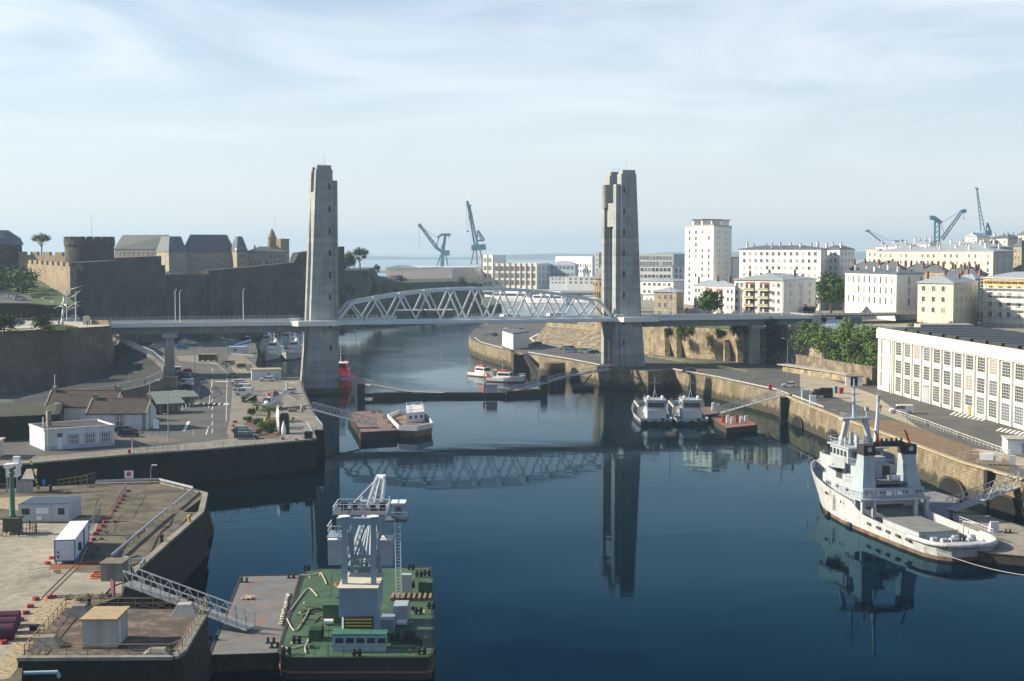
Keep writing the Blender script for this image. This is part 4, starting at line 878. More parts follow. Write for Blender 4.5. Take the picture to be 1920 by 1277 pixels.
for px, Y, h, lb in [(1330,498,11.5,'green tree in front of the lower white four storey house'),(1557,540,17,'tall green tree between the grey-sided house and the block with narrow windows'),(1582,552,15,'second tall tree beside the block with the pale blue gable')]:
    tree('broad', (*XY(px,Y), PL), h, lb, w=1.0)
for px, Y, h, lb in [(1516,500,6,'dark round shrub beside the grey side of the house with loggias'),(1655,505,5,'dark shrub by the door of the narrow-windowed block'),(1293,512,4.5,'light shrub at the left corner of the white house by the viaduct'),(1545,470,2.6,'low flowering shrub on the square at the viaduct end'),(1572,475,3,'low light shrub on the square behind the viaduct end')]:
    tree('bush2' if h > 4.6 else 'olive', (*XY(px,Y), PL), h, lb, cat='shrub', w=1)
for i in range(5): tree('olive', (*XY(1440+i*17,525), PL), 10.5, 'pale flowering tree behind the roof of the house with loggias, number %s from the left' % ['one','two','three','four','five'][i], w=.9, group='flowering trees behind the white houses', mat=L_light)
# plaza at left: shrubs, flower mound, white sculpture tree
tree('bush2', (*XY(8,366), PZ), 6.2, 'dark clipped shrub at the left edge of the plaza', cat='shrub', w=1.15)
tree('bush2', (*XY(78,376), PZ), 5.0, 'round dark shrub beside the white sculpture tree', cat='shrub', w=1.1)
tree('olive', (*XY(87,373), PZ), 1.8, 'low greyish shrub in front of the round dark one on the plaza', cat='shrub', w=1.4)
x, y = XY(114,378); b = MB(); b.lathe([(5.4,0),(4.4,.55),(2,1.1),(.2,1.3)], (x,y,PZ), 20); b.build('grass_mound', M('mound_grass', (.11,.15,.03), .95, .3, .8), label='low grassy mound under the white sculpture tree', cat='mound')
crown([(x-3.4+i*.75,y-3.4+.2*math.sin(i*2),PZ+.5,.75) for i in range(11)], 1500, .16, 17).build('flower_bed', leafmat('flower_pale', (.33,.32,.18)), kind='stuff', label='pale flower bed along the front of the grassy mound', cat='flower bed')
for i, (ax, bx_, ay) in enumerate([(12,50,607),(30,62,600)]):
    MB().sheet([(*XY(ax,368+i*8),PZ+.02),(*XY(bx_,370+i*8),PZ+.02),(*XY(bx_+2,376+i*8),PZ+.02),(*XY(ax+4,374+i*8),PZ+.02)]).build('lawn', grass, kind='structure')
x, y = XY(118,380); sc2 = 382/FL
t = thing('sculpture_tree', 'bare white sculpture tree with metal branches on the plaza mound', 'sculpture', (x,y,PZ+.9)); tw = M('white_sculpture_paint', (.62,.61,.57), .5, .1, 1)
def br(pts, r0, r1, nm='branch'):
    m = MB(); P = [V(((px-118)*sc2, dy, (598-py)*sc2)) for px, py, dy in pts]; n = len(P)-1
    for i in range(n): m.cyl(P[i], P[i+1], r0+(r1-r0)*i/n, r0+(r1-r0)*(i+1)/n, 8)
    m.build(nm, tw, t, smooth=True)
br([(117,600,0),(118,585,0),(120,568,0),(121,545,.3)], .42, .26, 'trunk')
br([(121,546,0),(126,533,0),(133,519,0)], .2, .05); br([(125,537,0),(134,531,.5),(155,524,.8)], .16, .05); br([(122,543,0),(113,533,-.4),(106,531,-.5),(98,526,-.6)], .16, .05)
br([(121,552,0),(134,545,1),(143,540,1.2),(150,532,1.4)], .2, .06); br([(120,561,0),(112,558,-.6),(98,553,-1),(82,546,-1.3)], .2, .05); br([(122,558,0),(130,565,-.8),(143,557,-1),(156,552,-1.2)], .18, .05)
br([(120,563,0),(110,562,.8),(101,566,1)], .12, .04); br([(121,572,0),(132,567,1),(150,561,1.5)], .14, .05); br([(117,560,0),(116,555,.9),(124,558,1.2)], .12, .08)
# palm garden on the left quay
g0 = G(490,800,QL)
def palm(px, py, h, fr, L_, label):
    o = G(px,py,QL); t = thing('palm_tree', label, 'palm', o); m = MB(); 
    for i in range(6): m.cyl((0,0,h*i/6),(0,0,h*(i+1)/6), .34,.26,8)
    m.build('trunk', bark, t); rn = random.Random(px)
    for k in range(fr):
        a = k*2.4; el = rn.uniform(.15,1.1); m = MB(); P = []; 
        for i in range(7): u = i/6; P.append(V((math.cos(a)*L_*u*math.cos(el*(1-u*.7)), math.sin(a)*L_*u*math.cos(el*(1-u*.7)), h+L_*(math.sin(el)*u-.75*u*u))))
        for i in range(6):
            d = (P[i+1]-P[i]); s_ = d.cross(V((0,0,1))).normalized()
            for q in range(3):
                c = P[i].lerp(P[i+1], q/3); wl = L_*.22*math.sin(PI*min(.95,(i+q/3+.8)/6.6))
                for sg in (-1,1): m.add([c, c+d*.3, c+s_*sg*wl+d*.5-V((0,0,wl*.45))], [(0,1,2)])
        m.build('frond', leafmat('palm_green', (.10,.13,.025)), t)
palm(504,790,2.6,26,3.4,'bushy palm tree in the planted island near the helicopter'); palm(482,770,1.2,14,2.0,'small low palm left of the bushy palm')
for i, (px, py, h, kd, mt, lb) in enumerate([(472,778,2.0,'bush2',None,'dark hedge shrub behind the small palm'),(464,792,1.8,'bush',None,'low green shrub at the left tip of the planted island'),(480,797,2.0,'olive',None,'olive shrub left of the yellow post in the island'),(492,808,2.6,'bush',L_mid,'round green shrub at the front of the island'),(505,812,2.8,'bush2',None,'dark ball shrub at the right front of the island'),
  (512,803,2.6,'bush',leafmat('leaf_yellow',(.22,.20,.03)),'yellow-green shrub beside the black block'),(498,795,1.8,'bush',L_light,'fresh green shrub at the foot of the palm'),(484,815,1.6,'olive',leafmat('leaf_russet',(.16,.08,.04)),'russet shrub at the lower left of the island'),(460,755,2.2,'bush2',None,'clipped dark hedge near the parked vans'),(474,754,2.4,'bush2',None,'clipped dark hedge left of the helicopter')]):
    tree(kd, G(px,py,QL), h, lb, w=1.15, cat='shrub', mat=mt)
MB().sheet([G(x,y,QL+.03) for x,y in [(455,795),(475,785),(520,782),(528,800),(524,822),(480,822),(474,805)]]).build('planting_bed', M('soil', (.10,.07,.045), .95, .3, 1), kind='structure')
# weeds on the pier
for nm, pts, n in [('cl',[(128,1124),(165,1121),(205,1119),(190,1122),(150,1126)],900),('c2',[(215,980),(200,1000),(190,1012),(182,1030),(176,1045)],500),('c3',[(170,914),(128,925),(108,1075),(120,1236),(70,1238),(90,1236)],500)]:
    crown([(*G(a,b_,QL)[:2], QL+.1, .6 if nm != 'c2' else .35) for a,b_ in pts], n, .09, len(pts), False).build('weeds', L_olive, kind='stuff', label={'cl':'weeds growing in the joint above the cobbles','c2':'weeds along the row of red blocks','c3':'scattered weeds on the pier edges'}[nm], cat='weeds')
# ================================================================ vehicles
tyre = black; lampm = M('head_lamp', (.6,.6,.58), .2, .05); redl = M('tail_lamp', (.35,.02,.02), .3)
def carproto(name, prof, glassz, Wd, wheels, cat, nm):
    t = thing(name, nm, cat); hw = Wd/2
    b = MB(); n = len(prof)
    ring = lambda y, k, dz: [(x, y, .22+(z-.22)*k-dz) for x, z in prof]
    b.loft([ring(-hw+.12,.94,.0), ring(-hw,.9,0) if 0 else ring(-hw+.02,.985,0), ring(hw-.02,.985,0), ring(hw-.12,.94,0)], True)
    b.build('body', M('car_white', (.7,.7,.7), .25, .03, 1, spec=.6), t)
    for sg in (-1, 1):
        g = MB()
        for x0, z0, x1, z1, x2, z2, x3, z3 in glassz:
            g.add([(x0,sg*(hw+.005),z0),(x1,sg*(hw+.005),z1),(x2,sg*(hw-.06),z2),(x3,sg*(hw-.06),z3)], [(0,1,2,3)])
        g.build('side_windows', glass, t)
    return t, hw
def finish(t, hw, ws, fx, rx, rz_, zl, r=.32):
    w = MB(); (a, za), (c, zc) = ws; w.add([(a,-hw+.15,za),(a,hw-.15,za),(c,hw-.22,zc),(c,-hw+.22,zc)], [(0,1,2,3)]); w.build('windscreen', glass, t)
    w = MB(); (a, za), (c, zc) = rz_; w.add([(a,hw-.15,za),(a,-hw+.15,za),(c,-hw+.22,zc),(c,hw-.22,zc)], [(0,1,2,3)]); w.build('rear_window', glass, t)
    for x in (fx, rx):
        for s_ in (-1,1): q = MB(); q.cyl((x,s_*(hw-.02),r),(x,s_*(hw-.24),r),r,n=12); wh_ = q.build('wheel', tyre, t); MB().cyl((x,s_*(hw+.0),r),(x,s_*(hw-.05),r),r*.55,n=8).build('rim', galv, wh_)
    for s_ in (-1,1): MB().bx((t['_fx'],s_*(hw-.3),zl),(.08,.34,.16)).build('headlight', lampm, t); MB().bx((t['_rx'],s_*(hw-.25),zl+.08),(.08,.2,.25)).build('tail_light', redl, t)
CARS = {}
def mk_car():
    p = [(2.0,.25),(2.05,.62),(1.9,.78),(1.05,.95),(.35,1.42),(-1.2,1.46),(-1.85,1.0),(-2.0,.9),(-2.02,.3)]
    t, hw = carproto('parked_car', p, [(.9,.93,.42,.93,.25,1.36,.4,1.36),(.34,.93,-.5,.93,-.5,1.36,.2,1.36),(-.58,.93,-1.55,.98,-1.2,1.36,-.58,1.36)], 1.72, 0, 'car', 'x')
    t['_fx'] = 2.02; t['_rx'] = -2.0; finish(t, hw, ((1.08,.99),(.42,1.42)), 1.25, -1.25, ((-1.9,1.03),(-1.3,1.44)), .66); CARS['car'] = t
    p = [(2.25,.25),(2.28,.7),(2.1,.95),(1.5,1.1),(.95,1.85),(.7,1.95),(-2.2,1.95),(-2.3,1.8),(-2.3,.3)]
    t, hw = carproto('parked_van', p, [(1.35,1.12,.5,1.12,.5,1.72,.95,1.72),(.4,1.12,-.6,1.12,-.6,1.72,.4,1.72)], 1.9, 0, 'van', 'x')
    t['_fx'] = 2.26; t['_rx'] = -2.3; finish(t, hw, ((1.54,1.14),(1.05,1.78)), 1.4, -1.45, ((-2.32,1.15),(-2.31,1.75)), .75); CARS['van'] = t
    p = [(2.3,.25),(2.32,.65),(2.1,.8),(1.15,.95),(.4,1.42),(-1.6,1.5),(-2.15,1.0),(-2.25,.9),(-2.25,.3)]
    t, hw = carproto('estate_car', p, [(1.0,.93,.42,.93,.25,1.36,.4,1.36),(.34,.93,-.5,.93,-.5,1.36,.2,1.36),(-.58,.93,-1.85,.98,-1.5,1.38,-.58,1.36)], 1.78, 0, 'car', 'x')
    t['_fx'] = 2.29; t['_rx'] = -2.24; finish(t, hw, ((1.18,.99),(.45,1.42)), 1.4, -1.4, ((-2.2,1.02),(-1.7,1.48)), .68); CARS['estate'] = t
mk_car()
paints = {k: M('car_'+k, c, .25, .03, 1, spec=.6) for k, c in dict(white=(.7,.7,.7), silver=(.38,.4,.42), grey=(.13,.14,.15), black=(.02,.022,.025), red=(.35,.02,.03), blue=(.03,.18,.35), lime=(.2,.38,.12), green=(.03,.05,.04), navy=(.02,.035,.07)).items()}
FIRST = {}
def car(kind, px, py, rz, col, label, z=QL, group='parked vehicles', loc=None):
    p = V(loc) if loc else G(px,py,z)
    if kind not in FIRST:
        r = CARS[kind]; r.location = p; r.rotation_euler = (0,0,R(rz)); ks = kids(r); FIRST[kind] = [(c, kids(c)) for c in ks]
    else: r, ks = dup(CARS[kind], p, R(rz), tree=FIRST[kind])
    r['label'] = label; r['group'] = group
    for k in ks:
        if k.name.startswith('body'): paint(k, paints[col])
    return r
for a in [('car',446,721,180,'white','small white hatchback at the far end of the row of four by the crosswalk'),('car',450,726,180,'silver','silver hatchback second from the far end of the row by the crosswalk'),('van',452,733,180,'white','white van third in the row by the crosswalk'),('van',457,741,180,'white','nearest white van of the row by the crosswalk'),
 ('estate',501,715,180,'white','white estate car parked before the long white quay hut'),('car',541,738,180,'white','white car parked just behind the helicopter'),('car',438,708,95,'grey','dark grey car seen from behind left of the white quay hut'),
 ('car',456,813,5,'navy','farthest of three dark cars by the planted island'),('car',459,817,5,'black','middle of three dark cars by the planted island'),('estate',462,823,5,'navy','nearest of three dark cars by the planted island'),
 ('car',242,819,5,'black','black car beside the white bungalow wall'),('estate',236,812,8,'green','dark green car just behind the black one by the old house'),
 ('van',334,699,100,'white','white van tail-on beside the viaduct pier'),('car',351,700,120,'red','red car beside the white van at the viaduct pier'),('car',346,708,172,'grey','grey car right of the viaduct pier below the red one'),('car',347,713,172,'navy','dark blue car below the grey one at the viaduct pier'),('van',346,723,172,'white','white minivan right of the viaduct pier'),('car',348,730,172,'black','black car below the white minivan at the viaduct pier'),('van',338,748,160,'white','white van behind the shelters roofs'),
 ('van',238,634,170,'white','small white van alone on the upper car park left of the viaduct pier'),('car',291,653,25,'silver','silver car at the left of the viaduct pier'),('car',297,649,25,'silver','silver car behind another at the left of the viaduct pier'),('car',304,646,25,'grey','grey car nearest the viaduct pier on its left'),('car',281,647,150,'black','dark car beside the ramp fence'),
 ('car',345,645,15,'white','first white car of the cluster right of the viaduct pier'),('estate',352,641,10,'silver','silver estate in the cluster right of the viaduct pier'),('car',360,645,15,'white','last white car of the cluster right of the viaduct pier'),('estate',428,684,170,'silver','silver estate by the bus shelter wall'),('car',456,690,10,'black','black car left of the white quay hut'),
 ('estate',377,625,5,'grey','dark car far back under the viaduct'),('van',342,655,20,'blue','blue and white van near the bins right of the pier')]: car(*a)
for i, (px, Y, py, col) in enumerate([(3,480,553,'grey'),(13,478,554,'silver'),(27,470,557,'silver'),(33,468,559,'white'),(39,464,562,'silver')]):
    car('car', 0, 0, 15+i*3, col, '%s car in the castle car park at the left edge, %s of five' % (['dark grey','silver','pale silver','white','light silver'][i], ['first','second','third','fourth','fifth'][i]), loc=(*XY(px,Y),ZY(py,Y)), group='cars in the castle car park')
MB().sheet([(*XY(-40,520),ZY(553,480)-.3),(*XY(60,500),ZY(556,470)-.5),(*XY(60,450),ZY(563,462)-.5),(*XY(-40,450),ZY(563,462)-.5)]).build('car_park', asphalt, kind='structure')
for a in [((*XY(31,400),PZ),'black','black car half hidden behind the plaza shrubs'),((*XY(134,425),PZ),'silver','silver estate car passing behind the white sculpture tree')]:
    car('estate', 0, 0, 178, a[1], a[2], loc=a[0])
for i, px in enumerate((309,322,331)): car('car', 0, 0, 15, ['silver','white','silver'][i], '%s pale car on the castle terrace before the pavilion' % ['first','second','third'][i], loc=(*XY(px,640),ZY(515,640)+.1), group='cars in the castle car park')
for a in [('car',1058,655,178,'white','white car leading the group of six on the right quay road'),('car',1068,655,178,'red','red car tucked behind the white one on the right quay road'),('car',1071,661,150,'blue','bright blue car in the group on the right quay road'),('car',1082,660,150,'lime','lime green car in the group on the right quay road'),('van',1098,662,170,'white','white van in the group on the right quay road'),('car',1113,663,165,'black','black car at the right end of the group on the quay road'),
 ('car',1007,647,165,'black','black car driving beside the white windowless hut'),('car',928,630,100,'navy','dark car near the white cruise boats on the promontory'),('van',948,623,95,'white','white van on the promontory behind the hut'),('estate',972,620,170,'red','dark red estate on the promontory near the boats'),('car',916,629,175,'white','white car near the promontory tip'),
 ('car',1292,698,175,'navy','dark blue car passing in the shadow of the viaduct'),('car',1480,726,172,'white','white car alone on the open right quay')]: car(*a)
# minibus on the right quay
r = car('van', 1690, 775, 172, 'white', 'white minibus driving past the cream factory', group=None); del r['group']; r.scale = (1.15,1.05,1.0)
# military truck
t = thing('army_truck', 'dark green army truck with canvas back by the quay gate', 'truck', G(1541,746,QL), R(178)); og = M('army_green', (.06,.065,.04), .7, .2)
MB().box(.7,-1,.6,2.6,1,1.5).box(.7,-1,1.5,1.9,1,2.2).build('cab', og, t); MB().box(-2.6,-1.1,.7,.6,1.1,1.2).build('bed', og, t); MB().box(-2.5,-1.05,1.2,.5,1.05,2.5).build('canvas', M('dark_canvas', (.03,.032,.025), .9), t)
MB().box(1.95,-.9,1.5,2.0,.9,2.1).build('windscreen', glass, t)
for x in (1.7,-1.0,-2.0):
    for y in (-1,.8): MB().cyl((x,y,.5),(x,y+.25,.5),.5,n=12).build('wheel', tyre, t)
# helicopter
t = thing('helicopter', 'white and red naval helicopter with drooping rotor blades on the left quay', 'helicopter', G(512,766,QL), R(-103)); t.scale = (.88,.88,.88); hw_ = M('helicopter_white', (.6,.62,.62), .4, .08, 1)
def fus(x, ry, rz, cz, n=14): return [(x, ry*math.cos(2*PI*i/n), cz+rz*math.sin(2*PI*i/n)) for i in range(n)]
MB().loft([fus(4.6,.4,.4,1.6),fus(4.0,1.1,.9,1.8),fus(2.8,1.5,1.35,2.1),fus(0,1.6,1.5,2.2),fus(-2.8,1.4,1.3,2.4),fus(-5,.8,.8,2.9),fus(-9,.35,.4,3.6)]).build('body', hw_, t, smooth=True)
MB().loft([fus(2.2,.5,.2,3.5),fus(1.6,1.0,.6,3.7),fus(-1.6,1.1,.7,3.8),fus(-2.8,.6,.4,3.7)]).build('engine_cowling', M('helicopter_red', (.5,.07,.03), .5), t, smooth=True)
MB().loft([fus(4.15,.85,.42,2.2),fus(3.4,1.42,.6,2.6),fus(2.7,1.5,.5,2.7)]).build('windscreen', glass, t, smooth=True)
b = MB(); b.add([(-8.6,-.15,3.5),(-9.6,-.15,3.5),(-10.6,-.1,6.2),(-9.6,-.1,6.2),(-8.6,.15,3.5),(-9.6,.15,3.5),(-10.6,.1,6.2),(-9.6,.1,6.2)], [(0,1,2,3),(7,6,5,4),(0,4,5,1),(1,5,6,2),(2,6,7,3),(3,7,4,0)]); b.build('tail_fin', hw_, t)
MB().bx((-10,1.4,5.9),(1.1,3,.14)).build('tailplane', hw_, t)
b = MB(); b.cyl((-10.2,-.2,5.2),(-10.2,-.5,5.2),.2,n=8)
for i in range(5): a = i*2*PI/5; b.beam((-10.2,-.45,5.2),(-10.2+1.0*math.cos(a),-.45,5.2+1.0*math.sin(a)),.16,.05)
b.build('tail_rotor', grey_steel, t)
MB().cyl((0,0,4.3),(0,0,5.1),.45,.3,10).build('rotor_hub', grey_steel, t)
for i in range(6):
    a = R(20+60*i); m = MB(); P = [V((math.cos(a)*r_, math.sin(a)*r_, 4.9-.035*r_*r_)) for r_ in (.3,3,5.5,8)]
    for k in range(3): m.beam(P[k], P[k+1], .6, .12)
    m.build('rotor_blade', M('blade_grey', (.16,.17,.17), .6), t)
for y in (-1.9,1.9): MB().loft([[(x,y+.45*math.cos(2*PI*i/8)*s_,1.3+.45*math.sin(2*PI*i/8)*s_) for i in range(8)] for x, s_ in ((.6,.3),(0,1),(-1.8,1),(-2.6,.3))]).build('sponson', hw_, t, smooth=True)
for x, y in ((3,0),(-1,-1.9),(-1,1.9)): MB().cyl((x,y-.15,.35),(x,y+.15,.35),.35,n=10).build('wheel', tyre, t)
# ---------------------------------------------------------------- people
def person(loc, label, rz=0, shirt=(.05,.06,.09), trousers=(.03,.035,.05), arm=0):
    me = bpy.data.meshes.new('person')
    vs = [(0,0,.92),(0,0,1.15),(0,0,1.42),(0,0,1.52),(0,.02,1.66),(.1,0,.88),(.11,.05,.48),(.12,.12,.06),(.13,.26,.03),(-.1,0,.88),(-.11,-.06,.48),(-.12,-.16,.06),(-.13,-.02,.03),(.2,0,1.42),(.26,.02,1.14),(.27,.14+arm,.9+arm),(.27,.2+arm,.84+arm),(-.2,0,1.42),(-.26,0,1.14),(-.27,.08,.9),(-.27,.1,.82)]
    es = [(0,1),(1,2),(2,3),(3,4),(0,5),(5,6),(6,7),(7,8),(0,9),(9,10),(10,11),(11,12),(2,13),(13,14),(14,15),(15,16),(2,17),(17,18),(18,19),(19,20)]
    rr = [.14,.15,.14,.06,.11,.09,.065,.05,.04,.09,.065,.05,.04,.07,.05,.035,.03,.07,.05,.035,.03]
    me.from_pydata(vs, es, []); me.update(); key = 'clothes_%d%d' % (int(shirt[0]*1000), int(trousers[0]*1000))
    if key in MATS: m = MATS[key]
    else:
        m = bpy.data.materials.new(key); m.use_nodes = True; n = m.node_tree.nodes; l = m.node_tree.links; MATS[key] = m
        t_ = n.new('ShaderNodeTexCoord'); s_ = n.new('ShaderNodeSeparateXYZ'); c_ = n.new('ShaderNodeValToRGB'); d_ = n.new('ShaderNodeMath'); d_.operation = 'DIVIDE'; d_.inputs[1].default_value = 1.8
        l.new(t_.outputs['Object'], s_.inputs[0]); l.new(s_.outputs['Z'], d_.inputs[0]); l.new(d_.outputs[0], c_.inputs[0]); e = c_.color_ramp; e.interpolation = 'CONSTANT'
        e.elements[0].color = (*trousers,1); e.elements[1].position = .52; e.elements[1].color = (*shirt,1); x = e.elements.new(.83); x.color = (.35,.2,.14,1); x = e.elements.new(.935); x.color = (.04,.03,.02,1)
        l.new(c_.outputs[0], n['Principled BSDF'].inputs['Base Color']); n['Principled BSDF'].inputs['Roughness'].default_value = .8
    me.materials.append(m); o = bpy.data.objects.new('person', me); C.objects.link(o)
    sk = o.modifiers.new('skin', 'SKIN'); sk.use_smooth_shade = True
    for i, v_ in enumerate(me.skin_vertices[0].data): v_.radius = (rr[i]*1.1, rr[i]); v_.use_root = i == 0
    ss = o.modifiers.new('sub', 'SUBSURF'); ss.levels = 1; ss.render_levels = 1
    o.location = loc; o.rotation_euler = (0,0,R(rz)); return tag(o, label, 'person')
person((*XY(164,392),PZ), 'person in dark clothes walking near the plaza edge by the stone pillar', 60)
person((*XY(111,390),PZ), 'person in dark jacket standing at the foot of the white sculpture tree', 20)
person((*XY(41,430),PZ+.1), 'person walking in the road behind the plaza, near the left edge', 90, (.3,.05,.05))
person((*XY(99,432),PZ+.1), 'person sitting place by the pale blocks behind the sculpture tree', 90, (.05,.12,.2)).__setitem__('label', 'person in blue top beside the pale stone blocks behind the sculpture')
person(BW(-62,.8,BZ+.05), 'person crossing the viaduct on the far pavement left of the tower', 90)
person(BW(13,1.5,BZ-.05), 'person walking on the truss span near its left end', 90, (.25,.04,.04))
person(G(566,774,QL), 'person in pale jacket standing at the quay edge by the gangway', 0, (.5,.5,.45))
person(G(1651,772,QL+.1), 'person in red on the brown verge by the white fence', 0, (.35,.05,.1))
# ================================================================ ships and pontoons
hull_w = M('hull_grey_white', (.46,.485,.50), .5, .1, .5, patch=((.22,.12,.06), .52, .72), psc=.5, streak=.22)
boot = M('rusty_boot_top', (.13,.095,.07), .85, .5, .5, patch=((.30,.13,.05), .5, .66), psc=.4, streak=.3)
navy_g = M('navy_grey', (.30,.34,.37), .5, .1, .4); deck_g = M('deck_grey', (.17,.18,.18), .8, .25, .5, patch=((.26,.16,.10), .58, .72), psc=.5)
ship_w = M('ship_white', (.38,.42,.455), .5, .08, .5, streak=.12, patch=((.32,.2,.12), .68, .8), psc=.5)
orange = M('safety_red', (.5,.06,.03), .5)
def hull(root, st, outer=None, low=None, deck=None, zb=.55, inner=None):
    """st: (x, half beam at rail, half beam at water, rail z, deck z, forward rake of the rail)"""
    b = MB(); b.m(outer or hull_w)
    def ring(s, sg): 
        x, ht, hw, zt, zd, rk = s; k = zb/zt
        return [(x+rk, sg*ht, zt), (x+rk*.55, sg*(hw+(ht-hw)*.62), zb+(zt-zb)*.55), (x+rk*.12, sg*(hw+(ht-hw)*.12), zb), (x, sg*hw, 0), (x-.2, sg*hw*.85, -1.6)]
    for sg in (-1, 1):
        for i in range(len(st)-1):
            A = ring(st[i], sg); B = ring(st[i+1], sg)
            for k in range(4):
                b.m((outer or hull_w) if k < 2 else (low or boot)); q = [A[k],B[k],B[k+1],A[k+1]]; b.add(q, [(0,1,2,3)] if sg < 0 else [(3,2,1,0)])
    for e in (0, -1):
        A = ring(st[e], -1); B = ring(st[e], 1)
        if st[e][1] > .3:
            for k in range(4): b.m((outer or hull_w) if k < 2 else (low or boot)); b.add([A[k],A[k+1],B[k+1],B[k]], [(0,1,2,3)])
    b.build('hull', None, root)
    b = MB(); n = len(st)
    for sg in (-1, 1):
        for i in range(n-1):
            a, c = st[i], st[i+1]; t = .16
            P = [(a[0]+a[5],sg*a[1],a[3]),(c[0]+c[5],sg*c[1],c[3]),(c[0]+c[5]-(t if c[1] < .3 else 0),sg*max(0,c[1]-t),c[3]),(a[0]+a[5],sg*(a[1]-t),a[3])]
            f = lambda s: (s[0]+s[5]*s[4]/s[3], sg*max(0, s[1]-t*1.4-(s[3]-s[4])*.1), s[4])
            Q = [P[3], P[2], f(c), f(a)]; b.add(P, [(0,1,2,3)]); b.add(Q, [(0,1,2,3)])
    b.build('bulwark', inner or outer or hull_w, root)
    b = MB(); f2 = lambda s, sg: (s[0]+s[5]*s[4]/s[3], sg*max(0, s[1]-.2-(s[3]-s[4])*.1), s[4]+.01)
    for i in range(n-1): b.add([f2(st[i],-1),f2(st[i+1],-1),f2(st[i+1],1),f2(st[i],1)], [(0,1,2,3)])
    b.build('deck', deck or deck_g, root)
def srail(root, pts, h=1.0, r=.045, mat=None, step=1.3, name='railing'):
    b = MB(); 
    for i in range(len(pts)-1): rail(b, pts[i], pts[i+1], h, step, r)
    return b.build(name, mat or ship_w, root)
def ports(root, y, z, xs, side, nm='porthole', w=.5, h=.5, mat=None):
    for x in xs: MB().box(x-w/2, y-.03 if side < 0 else y-.02, z-h/2, x+w/2, y+.02 if side < 0 else y+.03, z+h/2).build(nm, mat or glass, root)
# ---------------------------------------------------------------- ocean tug
T = thing('ocean_tug', 'large white-grey rusty ocean tug with twin funnels at the right quay', 'ship', (62.2,192.5,0), math.atan2(.978,-.206))
st = [(-1.0,3.2,2.6,2.3,1.3,-.3),(.4,4.6,4.0,2.35,1.3,-.3),(3,5.3,4.9,2.35,1.3,-.1),(10,5.6,5.3,2.4,1.3,0),(20,5.65,5.5,2.7,1.4,0),(22.5,5.6,5.5,3.3,2.9,0),(24,5.6,5.5,4.0,3.6,0),(28,5.5,5.3,4.3,3.7,.1),(34,5.2,4.6,4.8,4.0,.4),(39,4.5,3.4,5.4,4.5,.8),(43,3.3,1.9,5.9,4.9,1.4),(46,1.7,.7,6.3,5.2,2.1),(47.6,.12,.08,6.5,5.4,2.6)]
hull(T, st)
b = MB(); b.curve([(6,-5.55,2.3),(3,-5.4,2.3),(.6,-4.75,2.25),(-1.0,-3.4,2.25),(-1.7,-1.7,2.2),(-1.85,0,2.2),(-1.7,1.7,2.2),(-1.0,3.4,2.25),(.6,4.75,2.25),(3,5.4,2.3),(6,5.55,2.3)], .34, 10); b.build('stern_fender', hull_w, T, smooth=True)
MB().box(-1.4,-3.3,1.9,1.2,3.3,2.2).build('stern_platform', ship_w, T)
for x in (6,9,12,15,18): MB().box(x-.6,5.58,1.55,x+.6,5.72,1.9).build('freeing_port', pitch, T)
# aft deck gear
MB().box(7,-2.6,1.3,18,3.4,2.45).build('winch_house', ship_w, T); MB().box(6.9,-2.7,2.45,18.2,3.5,2.55).build('winch_house_top', deck_g, T)
MB().box(6.8,-2.0,1.5,6.98,2.6,2.2).build('louvre_panel', ship_w, T)
for i, (x, y, s_) in enumerate([(2.6,-2,.6),(2.9,-.8,.5),(3,.4,.7),(3.2,1.6,.6),(4.6,-3.4,.7),(4.2,2.6,.6),(5.2,-1.2,.5)]):
    MB().cyl((x,y-.4,1.9),(x,y+.4,1.9),s_*.8,n=12).build('winch_drum', ship_w, T)
for x, y in ((1.4,-.4),(1.4,.2)): MB().cyl((x,y,2.2),(x,y,2.9),.16,n=8).build('bollard', black, T)
MB().tube([(9,-4.6,1.4),(9,-4.6,3.4),(4,-4.2,4.0)], .1, 6).build('davit', ship_w, T)
# superstructure
def deckhouse(z0, z1, pts, nm='deckhouse'):
    MB().prism(pts, z0, z1).build(nm, ship_w, T)
deckhouse(3.4, 6.2, [(23,-3.9),(39,-3.6),(40,-2),(40,2),(39,3.6),(23,3.9)])
deckhouse(6.2, 8.8, [(27,-3.4),(38.4,-3.3),(39.2,-2),(39.2,2),(38.4,3.3),(27,3.4)], 'upper_deckhouse')
deckhouse(8.8, 11.1, [(31,-3.0),(37.6,-3.0),(38.6,-1.6),(38.6,1.6),(37.6,3.0),(31,3.0)], 'wheelhouse')
MB().prism([(30,-3.4),(38,-3.4),(39,-1.8),(39,1.8),(38,3.4),(30,3.4)], 11.1, 11.3).build('wheelhouse_roof', ship_w, T)
for sg in (-1, 1):   # bridge wings and their curved screens
    MB().box(31.5,min(sg*3.0,sg*5.4),8.6,37,max(sg*3.0,sg*5.4),8.8).build('bridge_wing', ship_w, T)
    b = MB(); n = 7
    b.wall([(29.5,sg*4.2),(31.5,sg*5.2),(35,sg*5.45),(37,sg*5.0),(38.2,sg*3.8)], 8.2, 9.9, .14); b.build('wing_screen', ship_w, T)
for i in range(5): MB().box(31.6+i*1.3,3.0,9.7,32.4+i*1.3,3.05,10.6).build('wheelhouse_window', glass, T)
for i in range(4): MB().box(30.95,-2.4+i*1.3,9.7,31.0,-1.5+i*1.3,10.6).build('wheelhouse_window', glass, T)
ports(T, 3.92, 5.0, (25,28.5,29.3,33,36,36.7), 1); ports(T, 3.42, 7.6, (29.5,30.3,34,34.8,37), 1)
MB().box(32.2,3.4,6.2,34.2,3.5,8.6).build('side_recess', pitch, T)
